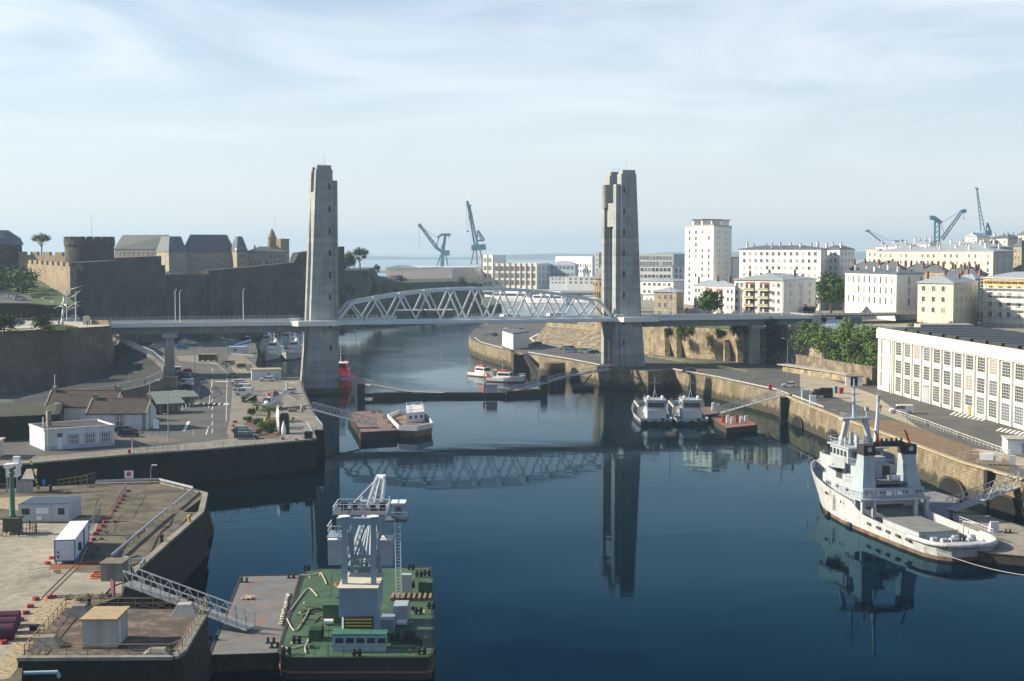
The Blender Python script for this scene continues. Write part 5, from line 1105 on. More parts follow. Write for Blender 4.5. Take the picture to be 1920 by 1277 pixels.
MB().box(25,-3.0,6.2,26.8,-1,7.6).build('deck_locker', deck_g, T); MB().box(24.4,1.2,6.2,26.8,2.6,7.3).build('deck_locker', deck_g, T)
srail(T, [(23.2,3.8,6.2),(31,4.0,6.2)]); srail(T, [(23,-3.8,6.2),(31,-4,6.2)]); srail(T, [(27.2,-3.3,8.8),(27.2,3.3,8.8),(31,3.3,8.8)])
srail(T, [(30.1,-3.3,11.3),(30.1,3.3,11.3),(37.9,3.3,11.3),(38.9,1.8,11.3),(38.9,-1.8,11.3),(37.9,-3.3,11.3),(30.1,-3.3,11.3)])
for x, y, h in ((32,1,1.6),(33.5,-1.2,1.4),(35,.6,1.9),(36.5,-1,1.2),(34,2,1.2),(37.2,1.4,1.0),(31.2,-2,1.7)): MB().bx((x,y,11.3+h/2),(.5,.5,h)).build('roof_locker', ship_w, T)
for x, y, h in ((31,2.8,4),(38,2.8,3),(33,-2.8,5)): MB().cyl((x,y,11.3),(x,y,11.3+h),.03,.02,5).build('whip_antenna', ship_w, T)
# portal mast
for sg in (-1,1): MB().beam((34.6,sg*2.5,11.2),(34.8,sg*1.5,15.4),.8,.7).build('mast_leg', grey_steel, T)
MB().box(33.9,-2.6,15.3,35.6,2.6,15.55).build('mast_platform', ship_w, T); srail(T, [(33.9,2.3,15.5),(35.6,2.3,15.5),(35.6,-2.3,15.5),(33.9,-2.3,15.5)], .8, .035, step=.8)
MB().cyl((34.8,.3,15.5),(34.9,.3,21.8),.32,.10,10).build('mast', M('mast_bluegrey', (.30,.38,.50), .5), T)
for z, l in ((18,1.6),(19.3,1.1),(20.4,.8)): MB().box(34.7,.3-l,z,34.9,.3+l,z+.1).build('yard', ship_w, T)
MB().cyl((34.8,-1.9,15.5),(34.8,-1.9,16.6),.15,n=8).box(34.6,-2.2,16.6,35,-1.6,17.2).build('radar', ship_w, T)
# aft portal platform and twin funnels
MB().box(20.6,-5.7,4.6,23.4,5.7,4.9).build('aft_platform', ship_w, T); srail(T, [(20.8,-5.5,4.9),(20.8,5.5,4.9)], 1.1); srail(T, [(20.8,5.5,4.9),(23.4,5.5,4.9),(28,5.4,4.5),(34,5.1,5.0)], 1.0)
for y in (-5.2,-3.4,3.4,5.2): MB().box(20.7,y-.25,1.3,21.3,y+.25,4.6).build('stanchion', ship_w, T)
MB().box(23.2,-5.4,1.4,23.6,5.4,4.6).build('aft_bulkhead', navy_g, T); MB().prism([(22.9,-2.4),(23.25,-2.4),(23.25,2.4),(22.9,2.4)], 1.4, 3.6).build('aft_opening', pitch, T)
for sg in (-1, 1):
    rings = []
    for z, yc, w_, xa, xb in ((4.9,sg*3.9,2.4,21.4,26.6),(6.2,sg*3.75,2.2,21.9,26.2),(8.2,sg*3.55,1.9,22.5,25.6),(10.4,sg*3.4,1.8,22.8,25.2),(11.2,sg*3.4,1.8,22.8,25.1)):
        rings.append([(xa,yc-w_/2,z),(xb,yc-w_/2,z),(xb,yc+w_/2,z),(xa,yc+w_/2,z)])
    MB().loft(rings).build('funnel', M('funnel_grey', (.31,.37,.41), .5, .12, .4, streak=.1), T)
    MB().box(22.7,sg*3.4-.95,11.2,25.2,sg*3.4+.95,12.7).build('funnel_cap', M('soot_black', (.02,.02,.022), .8), T)
    MB().cyl((22.65,sg*3.4,12.1),(22.72,sg*3.4,12.1),.4,n=12).build('funnel_disc', grey_steel, T)
MB().box(23.2,-2.6,12.4,24.8,2.6,13.1).build('funnel_bridge', MATS['soot_black'], T)
for i in range(7): MB().cyl((24,-2.4+i*.8,13.1),(24,-2.4+i*.8,13.6),.2,.15,8).build('exhaust_pipe', MATS['soot_black'], T)
b = MB(); b.box(21.4,-5.0,4.9,22.0,5.0,6.3).build('transverse_screen', MATS['funnel_grey'], T)
for y in (-4.4,-3.8,-2.1,-1.5,2.1,1.5,3.8,4.4): MB().cyl((21.3,y,5.8),(21.42,y,5.8),.2,n=10).build('porthole', glass, T)
for y in (-.9,.9): MB().box(21.1,y-.4,5.3,21.45,y+.4,5.8).build('lamp_box', white, T)
MB().box(22.4,-2.5,6.8,26.6,2.5,7.0).build('boat_deck', deck_g, T); srail(T, [(22.5,-2.4,7.0),(22.5,2.4,7.0)], 1.0)
MB().box(26.6,-2.5,5,26.8,2.5,9).build('inner_bulkhead', navy_g, T); MB().box(26.5,-1.9,7.1,26.62,-.7,9).build('doorway', pitch, T)
MB().cyl((23.4,-1.9,7.5),(23.4,-.5,7.5),.45,n=10).build('liferaft', white, T); MB().box(27.5,-1.6,8.8,30,1.6,10.2).build('winch_cabin', ship_w, T)
MB().cyl((24.3,1.6,13),(24.6,1.2,19.2),.45,.2,8).build('aft_mast', M('mast_lightgrey', (.45,.5,.56), .5), T); MB().cyl((24.6,1.2,19.2),(24.6,1.2,20.2),.28,n=8).cyl((24.6,1.2,20.2),(24.6,1.2,22.2),.03,n=5).build('mast_head', ship_w, T)
for y0, y1 in ((2.7,2.9),(-2.9,-3.1)): MB().cyl((23.2,y0,13),(23.2,y1,18.5),.03,.02,5).build('whip_antenna', ship_w, T)
for y in (2.3,-2.6):
    b = MB(); P = [(22.9,y,14.9),(22.85,y-.35,14.2),(22.9,y-.6,13.4),(22.8,y-.95,12.7)]
    for i in range(3): p, q = P[i], P[i+1]; b.add([p,(p[0],p[1]+.4,p[2]+.1),(q[0],q[1]+.4,q[2]+.1),q], [(0,1,2,3)])
    b.build('red_pennant', M('red_cloth', (.6,.03,.02), .8), T)
for x, z in ((27,3.1),(28.2,3.1),(33.5,3.5),(34.3,3.5)): MB().box(x-.15,5.36 if x < 30 else 5.0,z,x+.15,5.5 if x < 30 else 5.25,z+.4).build('scupper', pitch, T)
b = MB()
for k in range(6): b.box(30.6,5.30,1.6+k*.42,31.2,5.36,1.66+k*.42)
b.box(30.6,5.3,1.5,30.66,5.36,4.2).box(31.14,5.3,1.5,31.2,5.36,4.2); b.build('side_ladder', black, T)
for x in (24,33.5): MB().cyl((x,5.5 if x<30 else 4.85,.3),(x+1.3,5.5 if x<30 else 4.7,.3),.4,n=8).build('fender', black, T)
tx = bpy.data.curves.new('hull_number', 'FONT'); tx.body = 'A664'; tx.size = 1.7; tx.extrude = .02; tx.materials.append(M('number_grey', (.28,.31,.33), .6)); tx.resolution_u = 2; tmp = bpy.data.objects.new('tmp_text', tx); C.objects.link(tmp); bpy.context.view_layer.update()
tme = bpy.data.meshes.new_from_object(tmp.evaluated_get(bpy.context.evaluated_depsgraph_get())); bpy.data.objects.remove(tmp); to = bpy.data.objects.new('hull_number', tme); C.objects.link(to); to.parent = T
to.matrix_local = Matrix.Translation((44.9,3.5,2.9)) @ Matrix(((-.90,-.12,.42,0),(.42,.10,.90,0),(-.15,.987,0,0),(0,0,0,1)))
# ---------------------------------------------------------------- small tugs
def tug(px, label, grp='harbour tugs'):
    o = G(px,797,0); t = thing('harbour_tug', label, 'tug', (o.x,o.y,0), R(92), grp)
    hull(t, [(0,3.9,3.7,1.6,.9,0),(.6,4.1,3.9,1.6,.9,0),(12,4.2,4.0,1.7,1.0,0),(18,3.9,3.3,2.2,1.4,.2),(22,2.9,2,2.8,1.9,.5),(24.4,1.4,.6,3.2,2.2,.8),(25,.15,.1,3.4,2.3,1.0)], outer=navy_g, low=M('tug_black', (.025,.025,.027), .7, .2), zb=.75)
    MB().box(4,-3,.9,11,1.6,3.2).build('deckhouse', ship_w, t); MB().box(3.96,-2.2,1.3,4.0,-1.4,2.8).box(3.96,.2,1.3,4.0,.9,2.6).build('door', grey_steel, t)
    MB().bx((7.6,-.7,4.3),(5.2,4.4,2.2),top=1.05).build('wheelhouse', ship_w, t); MB().box(4.85,-2.7,3.75,4.95,1.3,4.9).build('aft_window', glass, t)
    for y in (-2.97,1.55): MB().box(5.4,y-.05,3.8,9.8,y+.05,4.9).build('side_window', glass, t)
    MB().prism([(4.4,-3.2),(10.6,-3.2),(10.6,1.8),(4.4,1.8)], 5.4, 5.65).build('wheelhouse_roof', ship_w, t)
    srail(t, [(4.6,-3,5.6),(4.6,1.6,5.6),(10.4,1.6,5.6)], .6)
    b = MB(); b.cyl((7,-1.2,5.6),(7,-.6,8.0),.09).cyl((7,-.1,5.6),(7,-.6,8.0),.09).cyl((7,-.6,7.6),(7,-.6,11.2),.07,.04); b.box(6.95,-1.8,9.6,7.05,.6,9.7); b.build('mast', ship_w, t)
    for y in (-2.4,1.0): MB().lathe([(.3,0),(.45,.4),(.35,.8),(.05,.95)], (6.4,y,5.65), 10).build('radar_dome', white, t)
    MB().beam((13,2.6,3.0),(20,2.9,3.8),.35,.3).beam((13,2.6,1.0),(13,2.6,3.0),.4).build('crane_boom', M('pale_cream_steel', (.5,.48,.4), .6), t)
    for x, y, c in ((14,-1,red_m),(16,.6,white),(13,.6,grey_steel),(18,-.6,grey_steel)): MB().bx((x,y,1.6),(1.1,.9,1.1)).build('deck_gear', c, t)
    srail(t, [(14,3.9,1.7),(18,3.7,2.2),(22,2.7,2.8),(24.2,1.3,3.2)], .9); srail(t, [(14,-3.9,1.7),(18,-3.7,2.2),(22,-2.7,2.8),(24.2,-1.3,3.2)], .9)
    MB().box(-.1,-2.0,.85,.75,-1.2,1.65).build('stern_gate', pitch, t)
    for y in (-3.2,-.2,2.2): MB().cyl((-.2,y,.9),(-.2,y+.9,.9),.28,n=8).build('fender', black, t)
red_m = M('dull_red_steel', (.28,.06,.04), .7)
tug(1230, 'left one of the two grey and white harbour tugs below the right tower'); tug(1298, 'right one of the two grey and white harbour tugs, next to the red pontoon')
# ---------------------------------------------------------------- naval ships in the dock beyond the left tower
def patrol_ship(px, py, label, s=1.0, grp='naval ships moored bow-on in the dock'):
    o = G(px,py,0); t = thing('naval_ship', label, 'ship', (o.x,o.y,0), R(-92), grp); t.scale = (s,s,s)
    hull(t, [(-40,3.4,3.2,1.6,1.3,0),(-20,3.8,3.6,1.7,1.3,0),(-12,3.8,3.4,2.1,1.5,0),(-6,3.3,2.5,2.6,1.9,.3),(-2,2.0,1.1,3.0,2.3,.8),(0,.2,.1,3.3,2.5,1.2)], outer=M('bow_pale_grey', (.45,.48,.49), .5), low=M('naval_black', (.03,.03,.035), .7), zb=.5)
    MB().bx((-18,0,2.9),(11,4.8,3.2),top=.9).build('deckhouse', navy_g, t); MB().bx((-17,0,5.5),(6,3.6,2.0),top=.85).build('bridge', navy_g, t); MB().box(-14.1,-1.5,5.3,-13.9,1.5,6.1).build('bridge_window', glass, t)
    b = MB(); b.cyl((-17,0,6.4),(-17,0,13),.22,.1,8)
    for z_, l_ in ((8.2,1.7),(9.4,1.3),(10.6,1.6),(11.8,.8)): b.box(-17.1,-l_,z_,-16.9,l_,z_+.12)
    b.build('mast', white, t)
    for y_ in (-2.2,2.2): MB().cyl((-20,y_,4),(-20,y_,10.5),.06,.03,5).build('whip_antenna', white, t)
    for x_, y_ in ((-9.5,1.5),(-10.5,-1.6),(-5,.9)): MB().bx((x_,y_,2.6),(.8,.8,1.0)).build('deck_locker', grey_steel, t)
    b = MB()
    for sg in (-1,1): b.beam((-19,sg*2.0,6.4),(-18.5,sg*1.2,9.4),.22)
    b.beam((-18.5,-1.2,9.4),(-18.5,1.2,9.4),.22); b.build('gantry', navy_g, t)
    MB().lathe([(.7,0),(.8,.6),(.5,1.2),(.1,1.4)], (-16,1.0,6.5), 10).build('radar_dome', white, t)
    MB().bx((-8,0,2.6),(1.6,1.6,1.1),top=.7).cyl((-7.3,0,2.8),(-5.3,0,3.3),.08).build('deck_gun', navy_g, t)
    MB().bx((-26,0,3.0),(4,3.4,2.8)).build('funnel', navy_g, t)
    srail(t, [(-12,-3.7,2.1),(-6,-3.2,2.6),(-1,-1,3.1),(.8,0,3.3),(-1,1,3.1),(-6,3.2,2.6),(-12,3.7,2.1)], .9, step=2, mat=white)
    return t
n1 = patrol_ship(498,678,'front left naval ship, bow on, in the dock beyond the car park')
tr = [(c, kids(c)) for c in kids(n1)]
for px, py, lb, s in ((538,676,'front right naval ship, bow on, nearest the bridge tower',1),(487,660,'naval ship just behind and left of the front left one',.95),(524,655,'naval ship between and behind the two front ones',.95),(548,650,'rear right naval ship closest behind the bridge tower',.95)):
    o = G(px,py,0); dup(n1, (o.x,o.y,0), R(-92), lb, None, s, tr)
# ---------------------------------------------------------------- red tug behind the left tower
o = G(635,728,0); t = thing('red_tug', 'bright red tug moored behind the left bridge tower', 'tug', (o.x,o.y,0), R(-88)); t.scale = (1.2,1.2,1.2); redp = M('tug_red', (.65,.015,.03), .45, .08)
hull(t, [(-16,2.9,2.7,2.0,1.4,0),(-6,3.1,2.9,2.2,1.5,0),(-2.5,2.6,2.0,2.8,1.9,.1),(-.6,1.4,.8,3.2,2.2,.3),(0,.2,.1,3.4,2.3,.5)], outer=redp, low=redp)
MB().bx((-8,0,3.0),(7,4.2,2.6)).build('deckhouse', redp, t); MB().bx((-7,0,5.1),(3.6,3.4,1.8),top=.9).build('wheelhouse', redp, t); MB().box(-5.3,-1.3,4.9,-5.1,1.3,5.7).build('front_window', glass, t)
MB().box(-9.2,-1.9,6.0,-4.8,1.9,6.15).build('wheelhouse_roof', white, t); MB().cyl((-7,0,6.1),(-7,0,10),.1,.05,6).box(-7.05,-1,8.4,-6.95,1,8.5).build('mast', white, t)
MB().cyl((-9.8,1.2,4.3),(-9.8,1.2,6.5),.4,n=10).build('funnel', redp, t); srail(t, [(-2.5,2.4,2.8),(-.5,1.1,3.2)], .7, mat=white)
# ---------------------------------------------------------------- pilot boats
def pilot(px, py, rz, label):
    o = G(px,py,0); t = thing('pilot_boat', label, 'boat', (o.x,o.y,0), R(rz), 'white boats with red stripes by the footbridge')
    hull(t, [(-6,1.9,1.7,1.3,.9,0),(0,2.1,1.9,1.5,1.0,0),(3.5,1.8,1.3,1.9,1.3,.2),(5.6,.9,.4,2.2,1.6,.5),(6.4,.1,.05,2.4,1.7,.7)], outer=M('boat_white', (.78,.79,.80), .4, .05), low=M('boat_navy', (.03,.04,.07), .6), zb=.35)
    MB().bx((-.3,0,2.2),(5,3.0,2.2),top=.85).build('cabin', MATS['boat_white'], t); MB().bx((2.02,0,2.5),(.5,2.3,.9),ry=-.2).build('windscreen', glass, t)
    for y in (-1.42,1.42): MB().box(-2.2,y-.06,2.2,1.7,y+.06,2.9).build('side_window', glass, t)
    MB().bx((-.8,0,3.6),(3,2,.5)).build('flybridge', orange if rz < -20 else white, t); MB().cyl((-1,0,3.8),(-1,0,6.2),.06,.03,6).box(-1.05,-.8,5,-.95,.8,5.08).build('mast', white, t)
    for sg in (-1,1): MB().add([(2.6,sg*2.13,.5),(3.2,sg*2.05,.45),(3.7,sg*1.92,1.8),(3.1,sg*2.02,1.75)], [(0,1,2,3)]).build('red_stripe', orange, t)
    MB().bx((-6.1,0,1.0),(.5,3.6,.9)).build('stern_fender', orange, t); srail(t, [(2.2,1.8,1.7),(5.4,.9,2.2),(6.8,0,2.4)], .6, .03, white, .8)
pilot(906,706,-48,'left pilot boat, farther from the footbridge, with a red stern'); pilot(948,716,-22,'right pilot boat, white with red stripe, touching the footbridge')
# ---------------------------------------------------------------- white cruise boats and yachts
def cruiser(px, py, L_, rz, label, grp='white passenger boats', h=5.5, z=0):
    o = G(px,py,z); t = thing('passenger_boat', label, 'boat', (o.x,o.y,z), R(rz), grp); s = L_/24
    hull(t, [(-12*s,2.6*s,2.4*s,1.9*s,1.6*s,0),(2*s,2.8*s,2.6*s,2.1*s,1.7*s,0),(8*s,2.2*s,1.6*s,2.6*s,2.0*s,.3),(12*s,.15,.1,3.2*s,2.6*s,.8)], outer=MATS['boat_white'], low=MATS['boat_navy'], zb=.3)
    MB().bx((-1.5*s,0,3.0*s),(17*s,4.6*s,2.4*s),top=.96).build('saloon', MATS['boat_white'], t); MB().bx((-3*s,0,5.1*s),(12*s,4.0*s,1.8*s),top=.93).build('upper_saloon', MATS['boat_white'], t)
    for y in (-2.33*s,2.33*s): MB().box(-9*s,y-.05,2.8*s,6*s,y+.05,3.7*s).build('window_band', glass, t); MB().box(-8*s,y*.86-.05,4.9*s,2.4*s,y*.86+.05,5.6*s).build('upper_window_band', glass, t)
    MB().cyl((-2*s,0,6*s),(-2*s,0,8.5*s),.08,.04,6).build('mast', white, t); return t
cruiser(948,609,24,215,'white passenger boat moored at the promontory beside the pale quay ramp',h=5); cruiser(1035,606,24,212,'second white passenger boat moored farther right along the promontory')
cruiser(955,566,46,152,'large white ferry seen through the right part of the truss, left of two'); cruiser(1025,569,40,150,'second white ferry seen through the right part of the truss'); cruiser(1100,568,24,150,'small white boat seen through the truss near the right tower')
for px, py, L_, lb in ((661,617,17,'white sailing yacht moored just right of the left tower'),(648,622,11,'small grey boat moored against the left tower'),(735,604,17,'white hull moored by the dark bank, left of two'),(760,603,15,'white hull moored by the dark bank, right of two')):
    o = G(px,py,0); t = thing('sailing_yacht', lb, 'boat', (o.x,o.y,0), R(185), 'yachts moored on the left bank'); s = L_/12
    hull(t, [(-6*s,1.3*s,1.1*s,1.2*s,1.0*s,0),(0,1.8*s,1.6*s,1.2*s,1.0*s,0),(4*s,1.1*s,.7*s,1.4*s,1.2*s,.2),(6*s,.1,.05,1.5*s,1.3*s,.5)], outer=MATS['boat_white'], low=MATS['boat_navy'], zb=.2)
    MB().bx((-.4*s,0,1.5*s),(4.5*s,2*s,.8*s),top=.8).build('cabin', MATS['boat_white'], t)
    if px < 700:
        m = MB(); m.cyl((.5*s,0,1),(.5*s,0,17 if px < 655 else 22),.13,.07,6).beam((-4*s,0,2.6),(.5*s,0,2.8),.15); m.beam((.5*s,-2,9),(.5*s,2,9),.08).build('mast', M('varnished_mast', (.25,.12,.07), .6), t)
o = G(827,610,0); MB().lathe([(.9,-.3),(1.0,.3),(.5,1.0),(.25,1.8),(.05,2.4)], (o.x,o.y,0), 12).build('mooring_buoy', M('pale_buoy', (.5,.42,.3), .6), label='pale mooring buoy afloat in the river beyond the span', cat='buoy')
for px, Y, h, lb in ((667,770,12,'tall ship mast with yard left of the truss end'),(700,780,9,'wooden mast beyond the left end of the truss')):
    x, y = XY(px,Y); m = MB(); m.cyl((x,y,3),(x,y,3+h*2),.25,.08,6).beam((x-4,y,3+h),(x+4,y,3+h),.15); m.build('ship_mast', MATS['varnished_mast'], label=lb, cat='mast')
# ---------------------------------------------------------------- brown pontoon and laid-up boat
rustd = M('rusty_deck', (.20,.12,.10), .85, .35, .4, patch=((.10,.10,.10), .48, .6), psc=.5)
barge_side = M('dark_barge_side', (.035,.03,.025), .8, .4, .4, patch=((.14,.08,.04), .58, .7), psc=.6, streak=.3)
def pontoon(pix, z, label, dm=None, name='pontoon', items=(), z0=-1, grp=None, sm=None):
    P = [G(x,y,z) for x, y in pix]; c = sum(P, V((0,0,0)))/len(P); t = thing(name, label, 'pontoon', (c.x,c.y,0), 0, grp); t['_w'] = [c.x,c.y,0]
    MB().prism([(p.x,p.y) for p in P], z0, z-.02).build('hull', sm or barge_side, t, w=True)
    MB().prism([tuple((V((p.x,p.y))-V((c.x,c.y)))*.985+V((c.x,c.y))) for p in P], z-.03, z).build('deck', dm or rustd, t, w=True)
    for i in range(len(P)):
        a, b_ = P[i], P[(i+1)%len(P)]; d = (b_-a).normalized()
        MB().beam(a+d*.05, b_-d*.05, .22, .14).build('gunwale', sm or barge_side, t, w=True)
    for (x, y) in items:
        p = G(x,y,z); m = MB(); m.cyl(p+V((-.3,0,0)), p+V((-.3,0,.6)), .14,n=8).cyl(p+V((.3,0,0)), p+V((.3,0,.6)), .14,n=8); m.box(p.x-.55,p.y-.2,p.z,p.x+.55,p.y+.2,p.z+.08); m.build('bitts', black, t, w=True)
    return t
t = pontoon([(652,772),(714,770),(745,807),(676,811)], 1.85, 'brown steel pontoon at the foot of the left gangway, left of the laid-up boat', items=[(656,775),(712,774),(738,803),(722,785),(730,794),(700,775)])
zz = 2.4; P = [G(x,y,zz) for x, y in [(748,800),(782,801),(811,795),(803,781),(786,771),(748,771),(727,779)]]; c = sum(P, V((0,0,0)))/7
t = thing('laid_up_boat', 'white and rusty laid-up boat with a square stern beside the brown pontoon', 'boat', (c.x,c.y,0)); t['_w'] = [c.x,c.y,0]
rs = M('rust_brown_hull', (.28,.21,.13), .85, .4, .6, streak=.4, patch=((.12,.08,.05), .5, .65), psc=.6); pc = [(p.x,p.y) for p in P]; sh = lambda k: [tuple((V(p)-V((c.x,c.y)))*k+V((c.x,c.y))) for p in pc]
MB().prism(pc, 0, 1.55, sh(.95)).prism(sh(.95), -1, 0).build('hull', rs, t, w=True); MB().wall(pc+[pc[0]], 1.55, 2.7, .25).build('bulwark', white_s, t, w=True)
MB().prism(sh(.96), 1.5, 1.75).build('deck', rustd, t, w=True); a = G(757,789,1.75); d_ = G(796,783,1.75)
q = [G(762,793,1.75),G(796,790,1.75),G(790,776,1.75),G(762,778,1.75)]; MB().prism([(p.x,p.y) for p in q], 1.75, 4.1).build('deckhouse', white_s, t, w=True)
for i in range(3): p = q[0].lerp(q[1], .2+.3*i); MB().bx((p.x,p.y-.05,3.0),(.8,.14,.7),-.05).build('window', pitch, t, w=True)
srail_ = MB(); 
for i in range(4): p, r_ = q[i]+V((0,0,2.35)), q[(i+1)%4]+V((0,0,2.35)); rail(srail_, p, r_, .7, 1, .05)
srail_.build('railing', white_s, t, w=True)
for k in range(4): a = k*PI/4; cc = G(744,786,2.0); MB().beam(cc-V((math.cos(a),math.sin(a),0))*2.2, cc+V((math.cos(a),math.sin(a),0))*2.2, .12).build('steel_frame', rs, t, w=True)
for i, (x, y) in enumerate([(770,774),(780,776),(790,779),(775,770)]): p = G(x,y,1.75); MB().cyl(p,p+V((0,0,1.6)),.5,n=10).build('ventilator', white_s, t, w=True)
# pontoons by the right tugs and under the big tug
t = pontoon([(1300,764),(1340,762),(1348,775),(1312,780)], 1.4, 'small reddish pontoon behind the right harbour tug', grp='pontoons at the right quay')
p = G(1342,769,1.4); MB().box(p.x-1,p.y-.5,1.4,p.x-.2,p.y+.4,3.3).box(p.x+.1,p.y-.5,1.4,p.x+.9,p.y+.4,3.0).build('cabinet', white, t, w=True)
t = pontoon([(1334,783),(1346,794),(1362,803),(1420,797),(1405,786),(1348,777)], 1.3, 'red-brown pontoon with white gear right of the harbour tugs', dm=M('red_brown_deck', (.22,.10,.07), .8, .3, .8), grp='pontoons at the right quay')
for i in range(11): p = G(1356+(i%6)*8.5,787+(i//6)*5+(i%3),1.3); MB().bx((p.x,p.y,1.3+.5),(.7,.7,1.0+.4*(i%2))).build('deck_gear', white_s if i % 3 else red_m, t, w=True)
pontoon([(1688,925),(1752,921),(1800,935),(1775,985),(1742,985)], 1.3, 'grey timber pontoon between the big tug and the arched quay wall', dm=M('grey_timber', (.17,.18,.19), .9, .3, .5), grp='pontoons at the right quay')
t = pontoon([(1780,960),(1850,966),(1990,1010),(1990,1050),(1838,1036),(1800,1000)], 1.3, 'weathered pontoon beside the stern of the big tug', dm=M('weathered_timber', (.22,.2,.17), .9, .35, .5), grp='pontoons at the right quay', items=[(1890,1000)])
p = G(1868,998,1.3)
for k in range(4): MB().box(p.x-.9,p.y-.2+k*.35,1.3,p.x+.3,p.y+.15+k*.35,1.5+.35*(4-k)).build('step', white_s, t, w=True)
srb = MB(); rail(srb, G(1795,978,1.3), G(1862,1004,1.3), .9, .8, .05); srb.build('railing', white_s, t, w=True)
# ---------------------------------------------------------------- gangways
def gangway(p0, p1, w, h, n, label, mat=None):
    p0 = V(p0); p1 = V(p1); t = thing('gangway', label, 'gangway', p0); t['_w'] = list(p0); d = (p1-p0); s = V((-d.y,d.x,0)).normalized()*w/2; mt = mat or galv; up = V((0,0,h))
    MB().beam(p0, p1, w, .12).build('walkway', M('gangway_deck', (.30,.31,.31), .7, .1, 2), t, w=True)
    for sg in (-1,1):
        a = p0+s*sg; b_ = p1+s*sg; m = MB(); m.beam(a, b_, .12, .16).beam(a+up, b_+up, .1, .12)
        for i in range(n+1): c = a.lerp(b_, i/n); m.beam(c, c+up, .07)
        for i in range(n): c = a.lerp(b_, i/n); e = a.lerp(b_, (i+1)/n); m.beam(c, e+up, .06) if i%2 else m.beam(c+up, e, .06)
        m.build('side_truss', mt, t, w=True)
        m = MB()
        for i in range(1, n, 2): c = a.lerp(b_, i/n); m.beam(c+s*sg*.5+V((0,0,.0)), c+up*1.0, .05)
        m.build('outrigger', mt, t, w=True)
    return t
gangway(G(586,768,QL+.2), G(706,800,2.1), 2.0, 1.7, 18, 'long truss gangway from the left quay down to the brown pontoon')
gangway(G(1470,740,QL+.3), G(1352,774,1.6), 2.0, 1.6, 14, 'truss gangway from the right quay down to the red-brown pontoon')
gangway(G(1965,888,QL+.3), G(1784,957,1.5), 2.2, 1.7, 16, 'truss gangway at the right edge down to the timber pontoon')
gangway(G(240,1092,QL+.2), G(470,1178,2.1), 1.9, 1.5, 13, 'grey truss gangway from the pier down to the rusty barge')
for px, py, lb in ((1467,744,'dark mooring pile under the head of the right gangway'),(1850,880,'tall dark mooring pile against the arched quay wall')):
    o = G(px,py,QL); MB().box(o.x-.9,o.y-3.0,-3,o.x+.9,o.y-1.2,QL+.1).build('mooring_pile', dark_quay, label=lb, cat='pile')
# floating footbridge
FB = [(633,708,426),(660,713,420),(700,722,413),(768,735,411),(860,738,412.5),(945,737,413),(1000,723,420),(1060,706,428),(1140,692,437)]
t = thing('floating_footbridge', 'low footbridge on dark floats crossing the river between the tower feet', 'footbridge', (*XY(860,412),0)); t['_w'] = [*XY(860,412),0]
P = [V((*XY(a,Y),ZY(py,Y))) for a, py, Y in FB]
for i in range(len(P)-1):
    a, b_ = P[i], P[i+1]; MB().beam(a, b_, 2.6, .35).build('walkway', MATS['gangway_deck'], t, w=True)
    for o_ in (-1.2, 1.2): m = MB(); rail(m, a+V((0,o_,.15)), b_+V((0,o_,.15)), 1.1, 2.2, .05); m.build('railing', galv, t, w=True)
drk = M('tarred_float', (.02,.02,.018), .8, .3)
for a, b_, z in (((700,407),(768,411),1.6),((768,411),(850,412.5),1.2),((850,412.5),(945,413),1.2),((945,413),(1010,418),1.6)): 
    p, q_ = XY(*a), XY(*b_); MB().wall([(p[0],p[1]-.5),(q_[0],q_[1]-.5)], -1, z, 3.4).build('float', drk, t, w=True)
p = XY(676,405); MB().box(p[0]-.9,p[1]-1.5,-2,p[0]+1.0,p[1]+1.5,4.5).build('support', drk, t, w=True); q_ = XY(690,406); MB().box(p[0],p[1]-1.2,.6,q_[0]+2,p[1]+1.5,1.5).build('fender_beam', drk, t, w=True)
p = XY(1020,424); MB().box(p[0]-1,p[1]-1.5,-2,p[0]+1,p[1]+1.5,5).build('support', drk, t, w=True)
p = XY(1094,433); m = MB()
for dx in (-2.5,2.5): m.beam((p[0]-dx*.9,p[1],4.6),(p[0]+dx*.2,p[1],1.0),.2).beam((p[0]+dx,p[1],4.6),(p[0],p[1],1.0),.2)
m.build('trestle', drk, t, w=True); MB().box(p[0]-3.2,p[1]-2,-.6,p[0]+3.2,p[1]+2,1.1).build('float', drk, t, w=True)
p = XY(922,411); bb = MB().box(p[0]-1.6,p[1]-2.0,1.3,p[0]+1.6,p[1]-.3,3.9).build('kiosk', M('kiosk_grey', (.33,.36,.38), .6), t, w=True); MB().cyl((p[0]-2.2,p[1]-1.8,1.3),(p[0]-2.2,p[1]-1.8,3.2),.35,n=8).build('lifebuoy_post', orange, t, w=True)
p = XY(1010,419.5); m = MB(); m.cyl((p[0],p[1],3),(p[0],p[1],7.6),.08).box(p[0]-.9,p[1]-.1,7.5,p[0]+.9,p[1]+.1,7.7); m.build('lamp_post', white, t, w=True)
# mooring lines
def line(p, q, sag, r, label, mat, name='mooring_line'):
    p = V(p); q = V(q); P = [p.lerp(q, i/16)-V((0,0,4*sag*(i/16)*(1-i/16))) for i in range(17)]; MB().tube(P, r, 5).build(name, mat, label=label, cat='rope')
rope = M('pale_rope', (.33,.31,.27), .9, .2, 3)
line(G(1748,1030,2.0), G(1990,1085,2.5), .8, .05, 'long pale mooring rope running from the big tug stern to the right edge', rope)
line(G(1712,903,5), G(1800,880,QL), .6, .035, 'thin mooring rope from the big tug to the arched quay wall', rope)
line(G(1420,794,1.4), G(1500,786,1.2), .3, .04, 'thin rope from the red-brown pontoon to the quay wall', rope)
